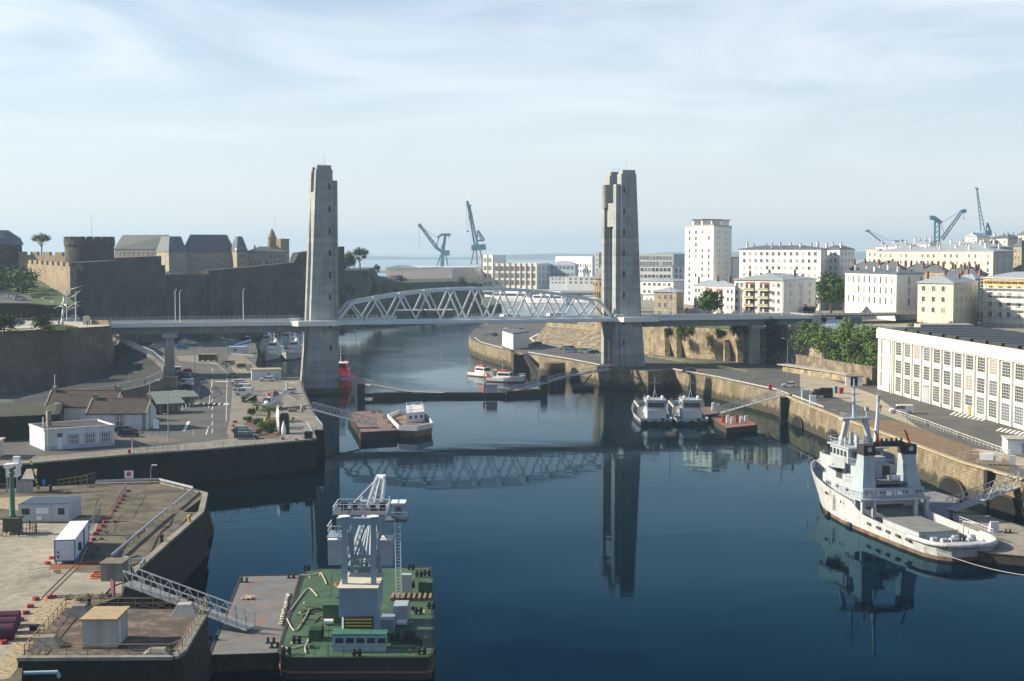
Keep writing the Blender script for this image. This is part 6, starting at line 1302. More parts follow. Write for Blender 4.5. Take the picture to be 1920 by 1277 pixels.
# ================================================================ shipyard cranes far away
teal = M('crane_teal', (.10,.24,.30), .6, .1); pinkst = M('crane_pink', (.42,.26,.20), .6, .1)
def far_crane(label, Y, px0, legs, parts):
    """parts: name, list of ((px,py),(px,py), width m)"""
    t = thing('shipyard_crane', label, 'crane', (*XY(px0,Y),4), 0, 'shipyard cranes on the skyline'); t['_w'] = [*XY(px0,Y),4]
    for nm, mt, segs in parts:
        m = MB()
        for (a, b_, w, dy) in segs: m.beam(D(*a,Y+dy), D(*b_,Y+dy), w)
        m.build(nm, mt, t, w=True)
    return t
far_crane('blue harbour crane with raised tail boom and long jib leaning left, behind the truss', 1620, 828, None, [
 ('jib', teal, [((786,423),(815,463),1.6,3),((788,421),(826,470),1.6,-3),((815,463),(828,472),2.6,0),((784,424),(790,421),3,0)]+[((790+i*5,427+i*6.2),(792+i*5,428+i*6.6),1.4,(-1)**i*2) for i in range(7)]),
 ('tower', teal, [((830,478),(835,441),3,2),((826,470),(836,442),1.2,-2),((818,462),(823,447),1.1,0)]),
 ('tail_boom', teal, [((820,446),(828,440),2.4,0),((828,440),(845,440),2.8,0),((841,441),(842,446),1,0)]),
 ('machinery_house', teal, [((827,475),(843,474),6,0)]), ('ropes', teal, [((786,423),(822,447),.35,0),((786,425),(786,461),.3,0)]),
 ('portal_leg', teal, [((826,478),(820,498),1.3,0)]), ('portal_leg', teal, [((836,478),(840,498),1.3,0)]), ('portal_column', teal, [((830,478),(829,500),4,0)])])
far_crane('tall blue crane with steep lattice jib and pink legs behind the truss', 1620, 895, None, [
 ('jib', teal, [((877,382),(891,466),2.2,2),((880,384),(897,466),2.2,-2),((876,377),(879,388),3,0),((874,385),(884,385),1.4,0),((878,408),(887,406),1.2,0)]),
 ('tail_frame', teal, [((896,432),(908,450),2.2,0),((896,432),(893,462),1.6,0),((898,440),(903,452),1.4,0),((893,451),(908,451),2,0)]),
 ('machinery_house', teal, [((884,465),(911,463),6.5,0)]), ('ropes', teal, [((875,384),(875,432),.3,0),((879,384),(879,434),.3,0),((875,434),(880,434),1.4,0)]),
 ('portal_leg', pinkst, [((889,468),(883,496),1.5,0)]), ('portal_leg', pinkst, [((893,468),(895,496),1.5,0)]), ('portal_leg', pinkst, [((900,468),(906,496),1.5,0)])])
far_crane('distant crane with low jib above the left end of the long cream row', 1700, 1655, None, [
 ('jib', teal, [((1626,432),(1656,456),1.4,0),((1623,434),(1629,431),2,0)]), ('ropes', teal, [((1628,431),(1665,450),.4,0),((1665,450),(1690,452),.4,0)]), ('tail_boom', teal, [((1679,453),(1694,451),2,0)]), ('tower', teal, [((1656,456),(1660,480),3,0),((1685,453),(1683,480),3,0)])])
far_crane('blue crane with hunched head and jib raised to the right above the cream row', 1500, 1757, None, [
 ('tower', teal, [((1752,452),(1753,414),1.8,3),((1761,452),(1761,416),1.8,-3),((1752,440),(1761,430),.9,0),((1752,430),(1761,420),.9,0),((1752,450),(1761,440),.9,0)]),
 ('head', teal, [((1743,409),(1750,408),4.5,0),((1750,408),(1764,418),4,0)]), ('jib', teal, [((1768,450),(1806,396),1.3,2),((1764,447),(1803,394),1.3,-2),((1802,397),(1811,395),4,0)]+[((1767+i*4.4,446-i*6.1),(1769+i*4.4,441-i*6.1),.8,(-1)**i*2) for i in range(8)]),
 ('ropes', teal, [((1765,418),(1804,394),.4,0),((1765,418),(1770,440),.4,0),((1807,397),(1807,409),.3,0)]), ('hook', pinkst, [((1806,409),(1808,410),1.6,0)]), ('slew_base', teal, [((1747,456),(1762,452),3,0)])])
far_crane('tall thin lattice crane rising on the skyline at the far right', 1400, 1848, None, [
 ('jib', teal, [((1831,354),(1839,433),.8,2),((1832,354),(1846,431),.8,-2),((1829,352),(1834,356),1.6,0)]+[((1832+i*1.0,370+i*8),(1834+i*1.6,374+i*8),.5,0) for i in range(7)]),
 ('tail_frame', teal, [((1851,418),(1857,434),1.8,0),((1851,418),(1848,434),1.2,0)]), ('machinery_house', teal, [((1846,437),(1858,437),5,0)])])
# lower castle wall behind the naval dock
rampart('lower dark quay wall under the castle behind the naval ships', [(384,575,612),(440,625,604),(520,660,600),(598,695,600)], 6, 4)
t = thing('jetty', 'small grey jetty with blue awning and container office beside the naval dock', 'jetty', G(455,657,QL)); t['_w'] = list(t.location); o = G(446,664,QL)
MB().prism([tuple(G(x,y,QL)[:2]) for x,y in [(430,664),(462,668),(472,652),(440,648)]], -2, QL-.02).build('platform', concrete_d, t, w=True)
MB().box(o.x-3.5,o.y,QL,o.x+3,o.y+2.5,QL+2.7).build('office', W4, t, w=True); MB().box(o.x-1.5,o.y-.04,QL+1,o.x-.5,o.y,QL+1.9).build('window', glass, t, w=True)
MB().beam((o.x-1,o.y+3,QL+3.0),(o.x+2,o.y+14,QL+4.0),1.2,.5).build('awning', M('blue_tarpaulin', (.03,.15,.45), .6), t, w=True)
m = MB(); rail(m, G(432,668,QL), G(476,672,QL), 1.1, 1.5, .06); m.build('railing', white, t, w=True)
# ================================================================ buildings of the left quay
dkroof = M('dark_slate_tiles', (.055,.045,.040), .8, .3, .6, patch=((.09,.045,.03), .56, .7), psc=.4); hw2 = M('whitewash', (.58,.60,.60), .85, .08, .3, streak=.15)
def gable_house(label, x0, x1, y0, y1, z0, ze, zr, tilt=0):
    c = V(((x0+x1)/2,(y0+y1)/2,z0)); t = thing('old_house', label, 'house', c, tilt, 'old quayside houses'); a, b_ = (x1-x0)/2, (y1-y0)/2; h = ze-z0; r = zr-z0
    MB().add([(-a,-b_,0),(a,-b_,0),(a,b_,0),(-a,b_,0),(-a,-b_,h),(a,-b_,h),(a,b_,h),(-a,b_,h),(-a,0,r-.15),(a,0,r-.15)], [(0,1,5,4),(1,2,6,9,5),(2,3,7,6),(3,0,4,8,7)]).build('wall', hw2, t)
    m = MB(); o_ = .35
    for sg in (-1,1):
        A = V((-a-o_,sg*(b_+o_),h-.2)); B = V((a+o_,sg*(b_+o_),h-.2)); C_ = V((a+o_,0,r)); D_ = V((-a-o_,0,r)); up = V((0,0,.22)); m.add([A,B,C_,D_,A+up,B+up,C_+up,D_+up], [(0,1,2,3),(4,7,6,5),(0,4,5,1),(1,5,6,2),(3,7,4,0)])
    m.build('roof', dkroof, t)
    MB().beam((-a-o_,0,r+.22),(a+o_,0,r+.22),.3,.15).build('ridge', M('terracotta_ridge', (.22,.08,.05), .8), t)
    for sg in (-1,1):
        MB().box(sg*(a-.45)-.35,-.7,r-.5,sg*(a-.45)+.35,.7,r+1.1).build('chimney', M('granite_grey', (.24,.21,.16), .9, .25, .8), t)
        m = MB()
        for s2 in (-1,1): m.beam((sg*(a+.2),s2*(b_+.2),h+.05),(sg*(a+.2),0,r+.25),.35,.25)
        m.build('gable_coping', MATS['granite_grey'], t)
    return t, a, b_, h
p = G(143,816,QL); q = G(268,809,QL)
t, a, b_, h = gable_house('old white quayside house with dark tiled roof and one arched granite window', p.x, q.x, 287, 297, QL, 9.3, 11.7, R(1.5))
MB().box(a-6.0,-b_-.05,.9,a-4.3,-b_+.05,3.5).build('window_surround', MATS['granite_grey'], t); MB().box(a-5.75,-b_-.1,1.1,a-4.55,-b_-.04,3.2).build('window', glass, t)
m = MB()
for i in range(3): m.box(a-5.75+.6*i-.04,-b_-.14,1.1,a-5.75+.6*i+.04,-b_-.09,3.2)
m.box(a-5.75,-b_-.14,2.1,a-4.55,-b_-.09,2.2); m.build('window_bars', white, t)
MB().box(a-.6,-b_-.04,0,a+.03,-b_+.3,h-.2).build('quoin', MATS['granite_grey'], t)
p = G(103,790,QL)
t, a, b_, h = gable_house('second old house behind, white gable and dark roof, partly hidden', XY(100,306)[0], XY(226,306)[0], 300, 310, QL, 9.2, 12.1, R(1.5))
MB().cyl((-a+.8,-1,10),(-a+.8,-1,h+5.6-2),.06,n=6).build('flagpole', white, t)
MB().box(-a+2.6,-b_-.04,1.8,-a+3.8,-b_+.02,3.4).build('window', glass, t)
# bungalow
p0 = G(84,845,QL); p1 = G(215,835,QL); d = (p1-p0).normalized(); ang = math.atan2(d.y,d.x); L = (p1-p0).length
t = thing('bungalow', 'white flat-roofed bungalow with three grey-framed windows on the left quay', 'building', p0, ang)
MB().box(0,0,0,L,10,3.6).build('wall', hw2, t); MB().wall([(0,0),(L,0),(L,10),(0,10),(0,0)], 3.6, 3.95, .35).build('cornice', hw2, t); MB().box(.2,.2,3.6,L-.2,9.8,3.68).build('roof', M('tar_roof', (.06,.05,.045), .9, .3), t)
MB().box(-.03,-.05,0,L+.03,0,.7).build('plinth', M('plinth_bluegrey', (.36,.40,.44), .8), t)
for f in (.41,.645,.87):
    x = L*f; MB().box(x-1.15,-.06,.75,x+1.15,-.0,2.75).build('window_surround', M('surround_grey', (.34,.38,.42), .8), t)
    m = MB(); m.m(glass); m.box(x-.8,-.1,1.0,x+.8,-.05,2.4); m.m(white)
    for k in range(5): m.box(x-.8+.4*k-.05,-.14,1.0,x-.8+.4*k+.05,-.09,2.4)
    m.box(x-.8,-.14,1.65,x+.8,-.09,1.72); m.build('window', None, t)
MB().box(2.3,-.07,.1,3.2,-.0,2.2).build('door', white, t); MB().box(2.3,-.07,2.3,3.2,0,3.0).build('fanlight', glass, t)
MB().box(2.2,6,3.6,3.0,6.8,6.6).build('chimney', MATS['granite_grey'], t); MB().cyl((1.2,5,3.6),(1.2,5,5.6),.12,n=6).build('vent_pipe', white, t)
p0 = G(-30,862,QL); t = thing('shed', 'low cream shed with slit windows at the left edge of the quay', 'shed', p0, R(8)); w_ = G(33,846,QL).x-p0.x
MB().box(0,0,0,w_,6,2.9).build('wall', W2, t); MB().box(-.2,-.3,2.9,w_+.3,6.2,3.1).build('roof', concrete, t)
for x in (w_-1.4,w_-3.1,w_-4.8): MB().box(x-.6,-.04,1.5,x+.6,.0,2.1).build('window', glass, t)
p0 = G(-60,862,QL); p1 = G(104,842,QL)
MB().wall([(XY(-90,270)[0],270),(XY(0,272)[0],272),(XY(104,276)[0],276),(XY(112,300)[0],300)], QL-.2, 10.4, 1.0).build('retaining_wall', dark_quay, label='high dark retaining wall behind the bungalow and cream shed', cat='wall')
MB().sheet([(XY(-90,270)[0],270.6,10.35),(XY(104,276)[0],276.6,10.35),(XY(112,300)[0],300,10.35),(XY(60,318)[0],318,8.2),(XY(-120,318)[0],318,8.2)]).build('verge', M('dark_verge', (.03,.036,.02), .95, .4, .3), kind='structure')
# shelters
for i, (xa, ya, w_, lb) in enumerate([(277,778,8.5,'front lean-to shelter with pale sheet roof left of the road'),(288,764,9,'back lean-to shelter with striped pale roof beside the ramp wall'),(322,764,6.5,'right lean-to shelter with pale roof beside the viaduct pier')]):
    o = G(xa,ya,QL); t = thing('shelter', lb, 'shelter', o, R(28), 'lean-to shelters by the ramp'); 
    MB().add([(0,0,2.2),(w_,0,2.2),(w_,4.5,3.2),(0,4.5,3.2),(0,0,2.3),(w_,0,2.3),(w_,4.5,3.3),(0,4.5,3.3)], [(0,3,2,1),(4,5,6,7),(0,1,5,4),(1,2,6,5),(2,3,7,6),(3,0,4,7)]).build('roof', M('pale_sheet_roof', (.17,.20,.18), .6, .15, 2), t)
    MB().box(-.05,.1,0,.1,4.4,2.2).build('end_wall', white, t)
    for k in range(4): MB().box(w_*k/3-.06,.1,0,w_*k/3+.06,.22,2.2).build('post', M('yellow_grey_post', (.3,.3,.15), .7), t)
    MB().box(0,4.3,0,w_,4.45,3.1).build('back_wall', concrete_d, t)
o = G(372,678,QL); t = thing('bus_shelter', 'long brown and glass bus shelter right of the viaduct pier', 'shelter', o, R(-8)); MB().box(0,0,2.3,6.0,2.2,2.5).build('roof', M('beige_roof', (.35,.28,.2), .8), t)
for k in range(4): MB().box(k*1.95,.1,0,k*1.95+.1,2,2.3).build('panel', M('brown_panel', (.25,.15,.09), .7), t)
MB().box(0,2,0.3,6,2.05,2.2).build('glazing', M('glass_green', (.12,.2,.18), .2), t)
p0 = G(472,713,QL); p1 = G(527,712,QL); t = thing('quay_hut', 'long low white hut with beige roof edge left of the bridge tower', 'hut', p0, math.atan2(p1.y-p0.y,p1.x-p0.x)); L = (p1-p0).length
MB().box(0,0,0,L,6,2.7).build('wall', W4, t); MB().box(-.2,-.2,2.7,L+.2,6.2,3.0).build('roof', M('beige_edge', (.33,.28,.2), .8), t); MB().box(L*.55,-.03,1.4,L*.6,.0,2.0).build('window', glass, t); MB().box(L*.84,-.03,.0,L*.9,.0,1.9).build('door', grey_steel, t)
o = G(461,695,QL); t = thing('utility_cabin', 'small white cabin left of the long white hut', 'cabin', o); MB().box(0,0,0,1.6,1.6,2).build('wall', W1, t); MB().box(-.1,-.1,2,1.7,1.7,2.12).build('roof', concrete, t)
o = G(320,726,QL); t = thing('transformer_box', 'beige concrete box at the foot of the left viaduct pier', 'box', o, R(5)); MB().box(-2.3,-1,0,1.6,2,2.6).build('body', M('beige_concrete', (.36,.28,.19), .85), t); MB().box(-2.4,-1.1,2.6,1.7,2.1,2.75).build('lid', concrete, t)
# black block, white shell, cone
o = G(530,813,QL); t = thing('boat_memorial', 'dark upright block with a white prow-shaped shell behind it near the planted island', 'monument', o)
MB().loft([[(-.5,-.5,0),(1.3,-.5,0),(1.3,.7,0),(-.5,.7,0)],[(-.45,-.5,3.7),(1.2,-.5,3.7),(1.2,.7,3.7),(-.45,.7,3.7)],[(-.2,-.3,4.1),(1.0,-.3,4.1),(1.0,.5,4.1),(-.2,.5,4.1)]]).build('block', M('black_block', (.025,.028,.03), .7, .3, 2), t)
MB().loft([[(-1.0,-.3,0),(-.6,-.6,0),(-.55,.7,0)],[(-1.3,-.3,3.4),(-.6,-.7,3.4),(-.55,.7,3.4)],[(-1.3,0,4.4),(-.6,-.4,4.2),(-.55,.7,4.2)],[(-1.1,.2,5.4),(-.9,.1,5.4),(-.9,.3,5.4)]]).build('shell', white, t)
MB().lathe([(.45,0),(.5,.6),(.4,1.5),(.2,2.2),(.03,2.7)], G(532,814,QL), 12).build('mine_casing', white, label='small white pointed casing standing before the black block', cat='casing')
MB().lathe([(.3,0),(.3,1.2),(.2,1.5)], G(497,797,QL), 8).bx(G(497,797,QL)+V((0,0,2.0)),(.9,.2,.35)).build('yellow_post', M('pale_yellow', (.5,.48,.2), .6), label='pale yellow cross-shaped post in the planted island', cat='post')
MB().lathe([(.45,0),(.35,.4),(.3,1.2),(.38,1.4),(.1,1.7)], G(566,773,QL), 12).build('capstan', M('pale_stone2', (.45,.44,.4), .8), label='pale capstan on the quay near the head of the gangway', cat='capstan')
for i, (x, y, s) in enumerate([(441,793,.8),(436,800,.7),(435,808,.7),(551,773,1.1),(543,772,1.0),(549,787,.8),(517,817,.9),(529,824,.7),(556,827,.7)]):
    o = G(x,y,QL); MB().bx((o.x,o.y,QL+s*.35),(s,s*.8,s*.7),i).build('stone_block', M('rust_brown_stone', (.28,.16,.10), .9, .3, 2), label='squat brown stone block %s' % ['farthest of three by the road edge','middle of three by the road edge','nearest of three by the road edge, above the dark cars','right of the pair behind the black block','left of the pair behind the black block','alone right of the black block','at the right of the dark cars','below the white casing','lying by the quay edge railing'][i], cat='stone', group='stone blocks on the left quay')
o = G(580,824,QL); MB().box(o.x-.9,o.y-.3,QL,o.x+.5,o.y+1.2,QL+1.5).build('dark_cabinet', black, label='dark cabinet at the right end of the quay edge posts', cat='cabinet')
MB().bx(G(547,803,QL)+V((0,0,.03)),(4.6,5,.06)).build('dark_slab', M('slate_slab', (.05,.07,.09), .6), label='dark slab laid on the quay right of the black block', cat='slab')
# quay edge posts and fences
for x in (375,383,391,398,406,414,442,446,470,476,496,520,545,549,566,570): pass
t = thing('post_railing', 'row of pale posts and chain along the front edge of the left quay', 'railing', G(335,845,QL)); t['_w'] = list(t.location)
Pq = [(337,845),(347,844),(351,844),(383,842),(403,840),(419,838),(442,836),(446,836),(470,834),(478,833),(497,832),(522,829),(527,829),(543,827),(547,827),(568,825)]
for i, (x, y) in enumerate(Pq): g_ = G(x,y,QL); MB().box(g_.x-.08,g_.y-.08,QL,g_.x+.08,g_.y+.08,QL+1.1).build('post', white, t, w=True)
m = MB()
for i in range(0, len(Pq)-1, 1): m.beam(G(*Pq[i],QL+1.05), G(*Pq[i+1],QL+1.05), .05); m.beam(G(*Pq[i],QL+.55), G(*Pq[i+1],QL+.55), .04)
m.build('rail', galv, t, w=True)
def fence(label, pts, h, mat, step=1.5, name='railing', z=QL, r=.05, cat='railing', bars=0, X=False, group=None):
    P = [G(x,y,z) for x,y in pts] if len(pts[0]) == 2 else [V(p) for p in pts]; t = thing(name, label, cat, P[0], 0, group); t['_w'] = list(P[0])
    for i in range(len(P)-1):
        m = MB(); rail(m, P[i], P[i+1], h, step, r); n = max(1, int((P[i+1]-P[i]).length/step)); up = V((0,0,h))
        for k in range(int((P[i+1]-P[i]).length/bars) if bars else 0): c = P[i].lerp(P[i+1], k*bars/(P[i+1]-P[i]).length); m.beam(c, c+up, r*.4)
        if X:
            for k in range(n): c = P[i].lerp(P[i+1], k/n); e = P[i].lerp(P[i+1], (k+1)/n); m.beam(c, e+up*.55, r*.6).beam(e, c+up*.55, r*.6)
        m.build('panel', mat, t, w=True)
    return t
fence('black mesh fence with white frames at the quay edge right of the bungalow', [(250,851),(333,845)], 1.3, black, 2.2, bars=.3, name='fence', cat='fence')
m = MB(); 
for k in range(5): a = G(268+k*15,849-k*.8,QL+.05); m.box(a.x-.7,a.y-.1,QL+.15,a.x-.62,a.y-.04,QL+1.15).box(a.x+.62,a.y-.1,QL+.15,a.x+.7,a.y-.04,QL+1.15).box(a.x-.7,a.y-.1,QL+1.1,a.x+.7,a.y-.04,QL+1.17)
m.build('barrier', white, label='white hoop frames before the black mesh fence', cat='barrier')
fence('pale handrail of the basin edge below the bungalow', [(0,871),(110,863),(240,852)], 1.0, M('pale_rust_rail', (.30,.25,.17), .7), 1.8, r=.035)
fence('short white rail down the steps by the left gangway', [(592,790),(605,806)], 1.1, white, 1); fence('short white rail above the lower landing of the left quay corner', [(575,800),(586,822)], 1.1, white, 1)
# ================================================================ lamp posts, masts, signs
def lamp(p, h, label, mat=None, arm=1.4, ang=0, group='street lamps on the quays', dbl=False, r=.11, nm='street_lamp'):
    t = thing(nm, label, 'lamp', p, R(ang), group); MB().cyl((0,0,0),(0,0,h),r,r*.6,8).build('post', mat or concrete, t)
    for sg in ((-1,1) if dbl else (1,)): MB().beam((0,0,h-.1),(sg*arm,0,h+.25),.09).build('arm', galv, t); MB().bx((sg*(arm+.25),0,h+.25),(.8,.3,.16)).build('lamp_head', white, t)
for px, py, top, lb in [(243,745,700,'concrete lamp post behind the second old house'),(282,803,716,'concrete lamp post at the right end of the old house'),(316,827,736,'tall concrete lamp post on the brown pavement by the road'),(91,846,760,'lamp post rising in front of the white bungalow'),(366,708,652,'dark post near the crosswalk right of the viaduct pier')]:
    g_ = G(px,py,QL); lamp(g_, D(px,top,g_.y).z-QL, lb, ang=25)
for px, py, top, lb in [(353,690,640,'slender lamp right of the viaduct pier'),(424,660,635,'left thin lamp near the naval dock'),(440,690,638,'thin lamp by the silver estate'),(470,665,632,'right thin lamp near the naval dock'),(257,642,622,'double-headed blue lamp on the upper car park'),(1476,706,636,'tall lamp on the right quay in front of the low stone wall'),(1305,676,602,'lamp post in front of the stone wall under the viaduct'),(1056,664,600,'thin lamp post on the promontory road'),(1304,700,670,'short post')][:8]:
    g_ = G(px,py,QL); lamp(g_, D(px,top,g_.y).z-QL, lb, galv, 1.0, 170, r=.07, dbl=(px==257))
for i, (x, y_, lb) in enumerate([(-70,1.0,'white lamp column near the left end of the viaduct, nearer one'),(-73,13,'white lamp column near the left end of the viaduct, farther one'),(-41,1.2,'nearer lamp column of the pair above the left viaduct pier'),(-42,13,'farther lamp column of the pair above the left viaduct pier'),(-22,13,'lamp column on the viaduct just left of the left tower'),
    (SPAN+14,2,'first lamp column on the right viaduct beside the bridge tower'),(SPAN+19,13,'second lamp column on the right viaduct'),(SPAN+38,2,'third lamp column on the right viaduct before the house with loggias'),(SPAN+49,13,'fourth lamp column near the end of the right viaduct')]):
    lamp(BW(x,y_,BZ), 9.2, lb, white, 1.2, 90, 'lamp columns on the viaducts', r=.13)
for px, Y, h, lb, mt in [(1467,468,15,'pale lattice tram mast at the end of the right viaduct',white),(1502,492,13,'tall grey lattice mast left of the blue one',galv),(1537,480,12.5,'dark blue lattice mast on the square',M('mast_darkblue',(.03,.06,.12),.6))]:
    x, y = XY(px,Y); t = thing('lattice_mast', lb, 'mast', (x,y,PL+1)); m = MB()
    for sx_ in (-.3,.3): m.cyl((sx_,0,0),(sx_,0,h),.12,n=6)
    for k in range(int(h/1.0)): m.beam((-.3,0,k),(.3,0,k+1),.1)
    m.build('lattice', mt, t)
for px, py, h, col, lb in [(362.5,817,1.7,red_m,'red and white marker post in the road beside the quay edge'),(425,708,3.2,M('sign_purple',(.2,.03,.15),.6),'purple sign post by the crosswalk'),(248,850,2.4,galv,'thin sign post at the left end of the black mesh fence')]:
    g_ = G(px,py,QL); t = thing('sign_post', lb, 'sign', g_); MB().cyl((0,0,0),(0,0,h),.05,n=6).build('post', white, t); MB().cyl((0,-.04,h),(0,.04,h),.35,n=12).build('plate', col, t)
g_ = G(293,812,QL); t = thing('info_panel', 'white information panel with blue frame beside the old house', 'sign', g_); MB().box(-.6,-.05,.9,.6,.05,2.7).build('panel', white, t); MB().box(-.65,-.02,.6,-.6,.03,2.8).box(.6,-.02,.6,.65,.03,2.8).box(-.65,-.02,0,-.55,.03,.7).box(.55,-.02,0,.65,.03,.7).build('frame', M('sign_blue', (.03,.12,.35), .5), t)
for i in range(5): g_ = G(336+i*6.5,771-i*2.5,QL); MB().cyl(g_, g_+V((0,0,1.0)), .12, n=8).build('bollard', white, label='white bollard of the row in front of the shelters, number %s from the left' % ['one','two','three','four','five'][i], cat='bollard', group='white bollards by the shelters')
g_ = G(243,852,QL); MB().box(g_.x-.2,g_.y-.2,QL,g_.x+.2,g_.y+.2,QL+.9).build('hydrant', orange, label='red box at the basin edge left of the black mesh fence', cat='hydrant')
# ================================================================ right quay: hut, fences, small things
t = bldg('windowless_hut', 'white windowless hut with dark flat roof at the promontory edge', (942,549), (962,527), (991,540), 627, QL, W1, slate, 'slab', ovh=.1)
rail_w = M('rail_white', (.6,.6,.56), .6, .1)
fence('long white railing along the brown verge before the cream factory', [(1680,778),(1740,799),(1800,822),(1893,856)], 1.1, rail_w, 1.9, 'fence', cat='fence', r=.06, bars=.9)
fence('low white kerb rail along the quay edge right of the bridge tower', [(1262,694),(1345,709),(1456,733),(1480,742)], .5, rail_w, 3, r=.09)
fence('low white kerb rail from the gangway head to the small white boxes', [(1486,744),(1520,757),(1544,766)], .5, rail_w, 3, r=.09)
fence('low white rail left of the bridge tower along the promontory edge', [(890,634),(902,643),(942,654)], .4, rail_w, 3, r=.09); fence('low white rail between the windowless hut and the bridge tower', [(991,662),(1065,674),(1136,688)], .4, rail_w, 3, r=.09)
fence('short white railing at the right end of the brown verge', [(1797,862),(1822,856),(1866,860)], 1.1, rail_w, 2.4)
fence('thin rail between the verge and the road below the stone wall', [(1215,672),(1300,684),(1400,700)], .9, M('rail_beige', (.35,.3,.18), .8), 5, r=.05)
fence('wire fence along the foot of the promontory rock', [(1020,642),(1075,654),(1136,664)], 1.1, M('fence_beige', (.36,.32,.2), .8), 3, r=.05, name='fence', cat='fence')
fb2 = M('pale_palings', (.48,.48,.42), .7, .1)
fence('pale barred fence on top of the wall under the right viaduct', [(*XY(1224,502),16.2),(*XY(1300,485),16.2),(*XY(1345,477),16.2)], 2.4, fb2, 1.6, 'fence', cat='fence', bars=.35, r=.07)
fence('long white palisade fence behind the factory roof, left part', [(*XY(1630,412),PL),(*XY(1700,405),PL),(*XY(1722,404),PL)], 2.3, fb2, 1.6, 'fence', cat='fence', bars=.3, r=.08); fence('long white palisade fence below the scaffolded block', [(*XY(1800,404),PL-.3),(*XY(1990,396),PL-.3)], 2.3, fb2, 1.6, 'fence', cat='fence', bars=.3, r=.08)
fence('light grey railing at the cliff edge right of the viaduct end', [(*XY(1462,446),PL),(*XY(1500,440),PL),(*XY(1560,424),PL)], 1.6, galv, 2, r=.05)
x, y = XY(1560,438); MB().add([(x-8,y-5,PL+.1),(x+9,y-6,PL+.1),(x+9,y+6,PL+2.4),(x+2,y+8,PL+2.4)], [(0,1,2,3)]).build('glazed_ramp', M('pale_glazing', (.25,.32,.33), .3), label='pale sloping glazed roof on the square at the cliff top', cat='roof')
x, y = XY(1600,440); t = MB().box(x-2,y-2,PL,x+2,y+2,PL+3.6).build('lift_cabin', M('dark_teal_metal', (.07,.11,.13), .5), label='dark grey lift cabin beside the pale glazed roof', cat='cabin')
# wall buttress slots and cliff lower walls
for px, Y, w_ in [(1248,480.5,.8),(1271,475,.8),(1361,459,1.1),(1384,455,1.0)]: pass
def quad_wall(label, pts, z0, z1, th, mat, name='stone_wall', grp=None):
    return MB().wall([XY(a,Y) for a,Y in pts], z0, z1, th).build(name, mat, label=label, cat='wall', group=grp)
quad_wall('high pale rubble wall under the right viaduct', [(1210,505),(1300,485),(1400,468),(1436,463)], QL-.3, 16.2, 1.2, wall_pale)
MB().sheet([(*XY(1208,505),16.1),(*XY(1300,485),16.1),(*XY(1436,463),16.1),(*XY(1440,476),17.2),(*XY(1400,487),17.6),(*XY(1300,505),17.6),(*XY(1206,525),17.6)]).build('verge', grass, kind='structure')
quad_wall('low stone wall with ledge along the road left of the factory', [(1470,431),(1560,405),(1606,392)], QL, QL+1.9, .8, wall_pale)
MB().wall([(XY(1468,433)[0],433),(XY(1560,407)[0],407),(XY(1600,396)[0],396)], QL+1.9, QL+2.15, 4.0).build('ledge', concrete, label='flat concrete ledge on the low stone wall left of the factory', cat='ledge')
quad_wall('grey upper rock-face wall below the thicket left of the factory', [(1496,433),(1560,410),(1640,385)], QL, QL+5.0, 1.2, M('grey_rubble', (.17,.14,.105), .95, .6, .5, bump=1, streak=.2, patch=((.30,.23,.11), .54, .64), psc=.5))
quad_wall('pale stone parapet wall on the promontory rock', [(1025,592),(1080,575),(1136,556)], QL+3.5, 12.7, 1.0, wall_pale)
MB().prism([XY(1020,588),XY(1080,570),XY(1142,550),XY(1142,575),XY(1080,600),XY(1030,615)], QL, QL+5.2, [XY(1000,570),XY(1080,548),XY(1146,528),XY(1142,575),XY(1080,600),XY(1030,615)]).build('rock_outcrop', rock, label='low rock outcrop under the pale parapet on the promontory', cat='rock')
MB().prism([XY(1090,596),XY(1138,580),XY(1142,592),XY(1096,612)], 8, 14.6, [XY(1068,588),XY(1142,570),XY(1142,600),XY(1080,620)]).build('rock_outcrop', rock, label='upper dry rock mound above the pale parapet by the right tower', cat='rock')
for i, (px, Y) in enumerate([(1250,495.0),(1272,490),(1362,473),(1386,469)]):
    x, y = XY(px,Y); MB().loft([[(x-1.0,y-3.4,QL-.2),(x+1.0,y-3.4,QL-.2),(x+1.0,y+.5,QL-.2),(x-1.0,y+.5,QL-.2)],[(x-.8,y-.6,QL+7),(x+.8,y-.6,QL+7),(x+.8,y+.3,QL+7),(x-.8,y+.3,QL+7)]]).build('buttress', wall_pale, label='sloping stone buttress of the rubble wall, %s from the left' % ['first','second','third','fourth'][i], cat='buttress', group='buttresses under the viaduct')
p = XY(985,529); MB().wall([G(960,657,QL)[:2], G(966,664,QL)[:2]], -1, QL, 1.2).build('timber_fender', M('timber_dark', (.05,.04,.03), .9), label='dark timber fender piles on the promontory wall under the windowless hut', cat='fender')
g_ = G(978,664,QL); MB().box(g_.x-1.6,g_.y-2.4,-2,g_.x+1.5,g_.y-.2,QL-.1).build('slipway_pier', drk, label='dark concrete pier against the promontory wall', cat='pier')
MB().beam(G(985,665,QL-.3)+V((0,-1.5,0)), G(1012,712,0)+V((0,-3,0)), 1.6,1.0).build('slipway', drk, label='dark slanting stair down the promontory wall right of the dark pier', cat='stair')
g_ = G(1036,680,QL); MB().lathe([(4.6,-7),(4.2,-.1),(3.8,-.05)], (g_.x,g_.y+2.5,QL), 28).build('round_bastion', quay_stone, label='round masonry bulge of the promontory wall', cat='bastion')
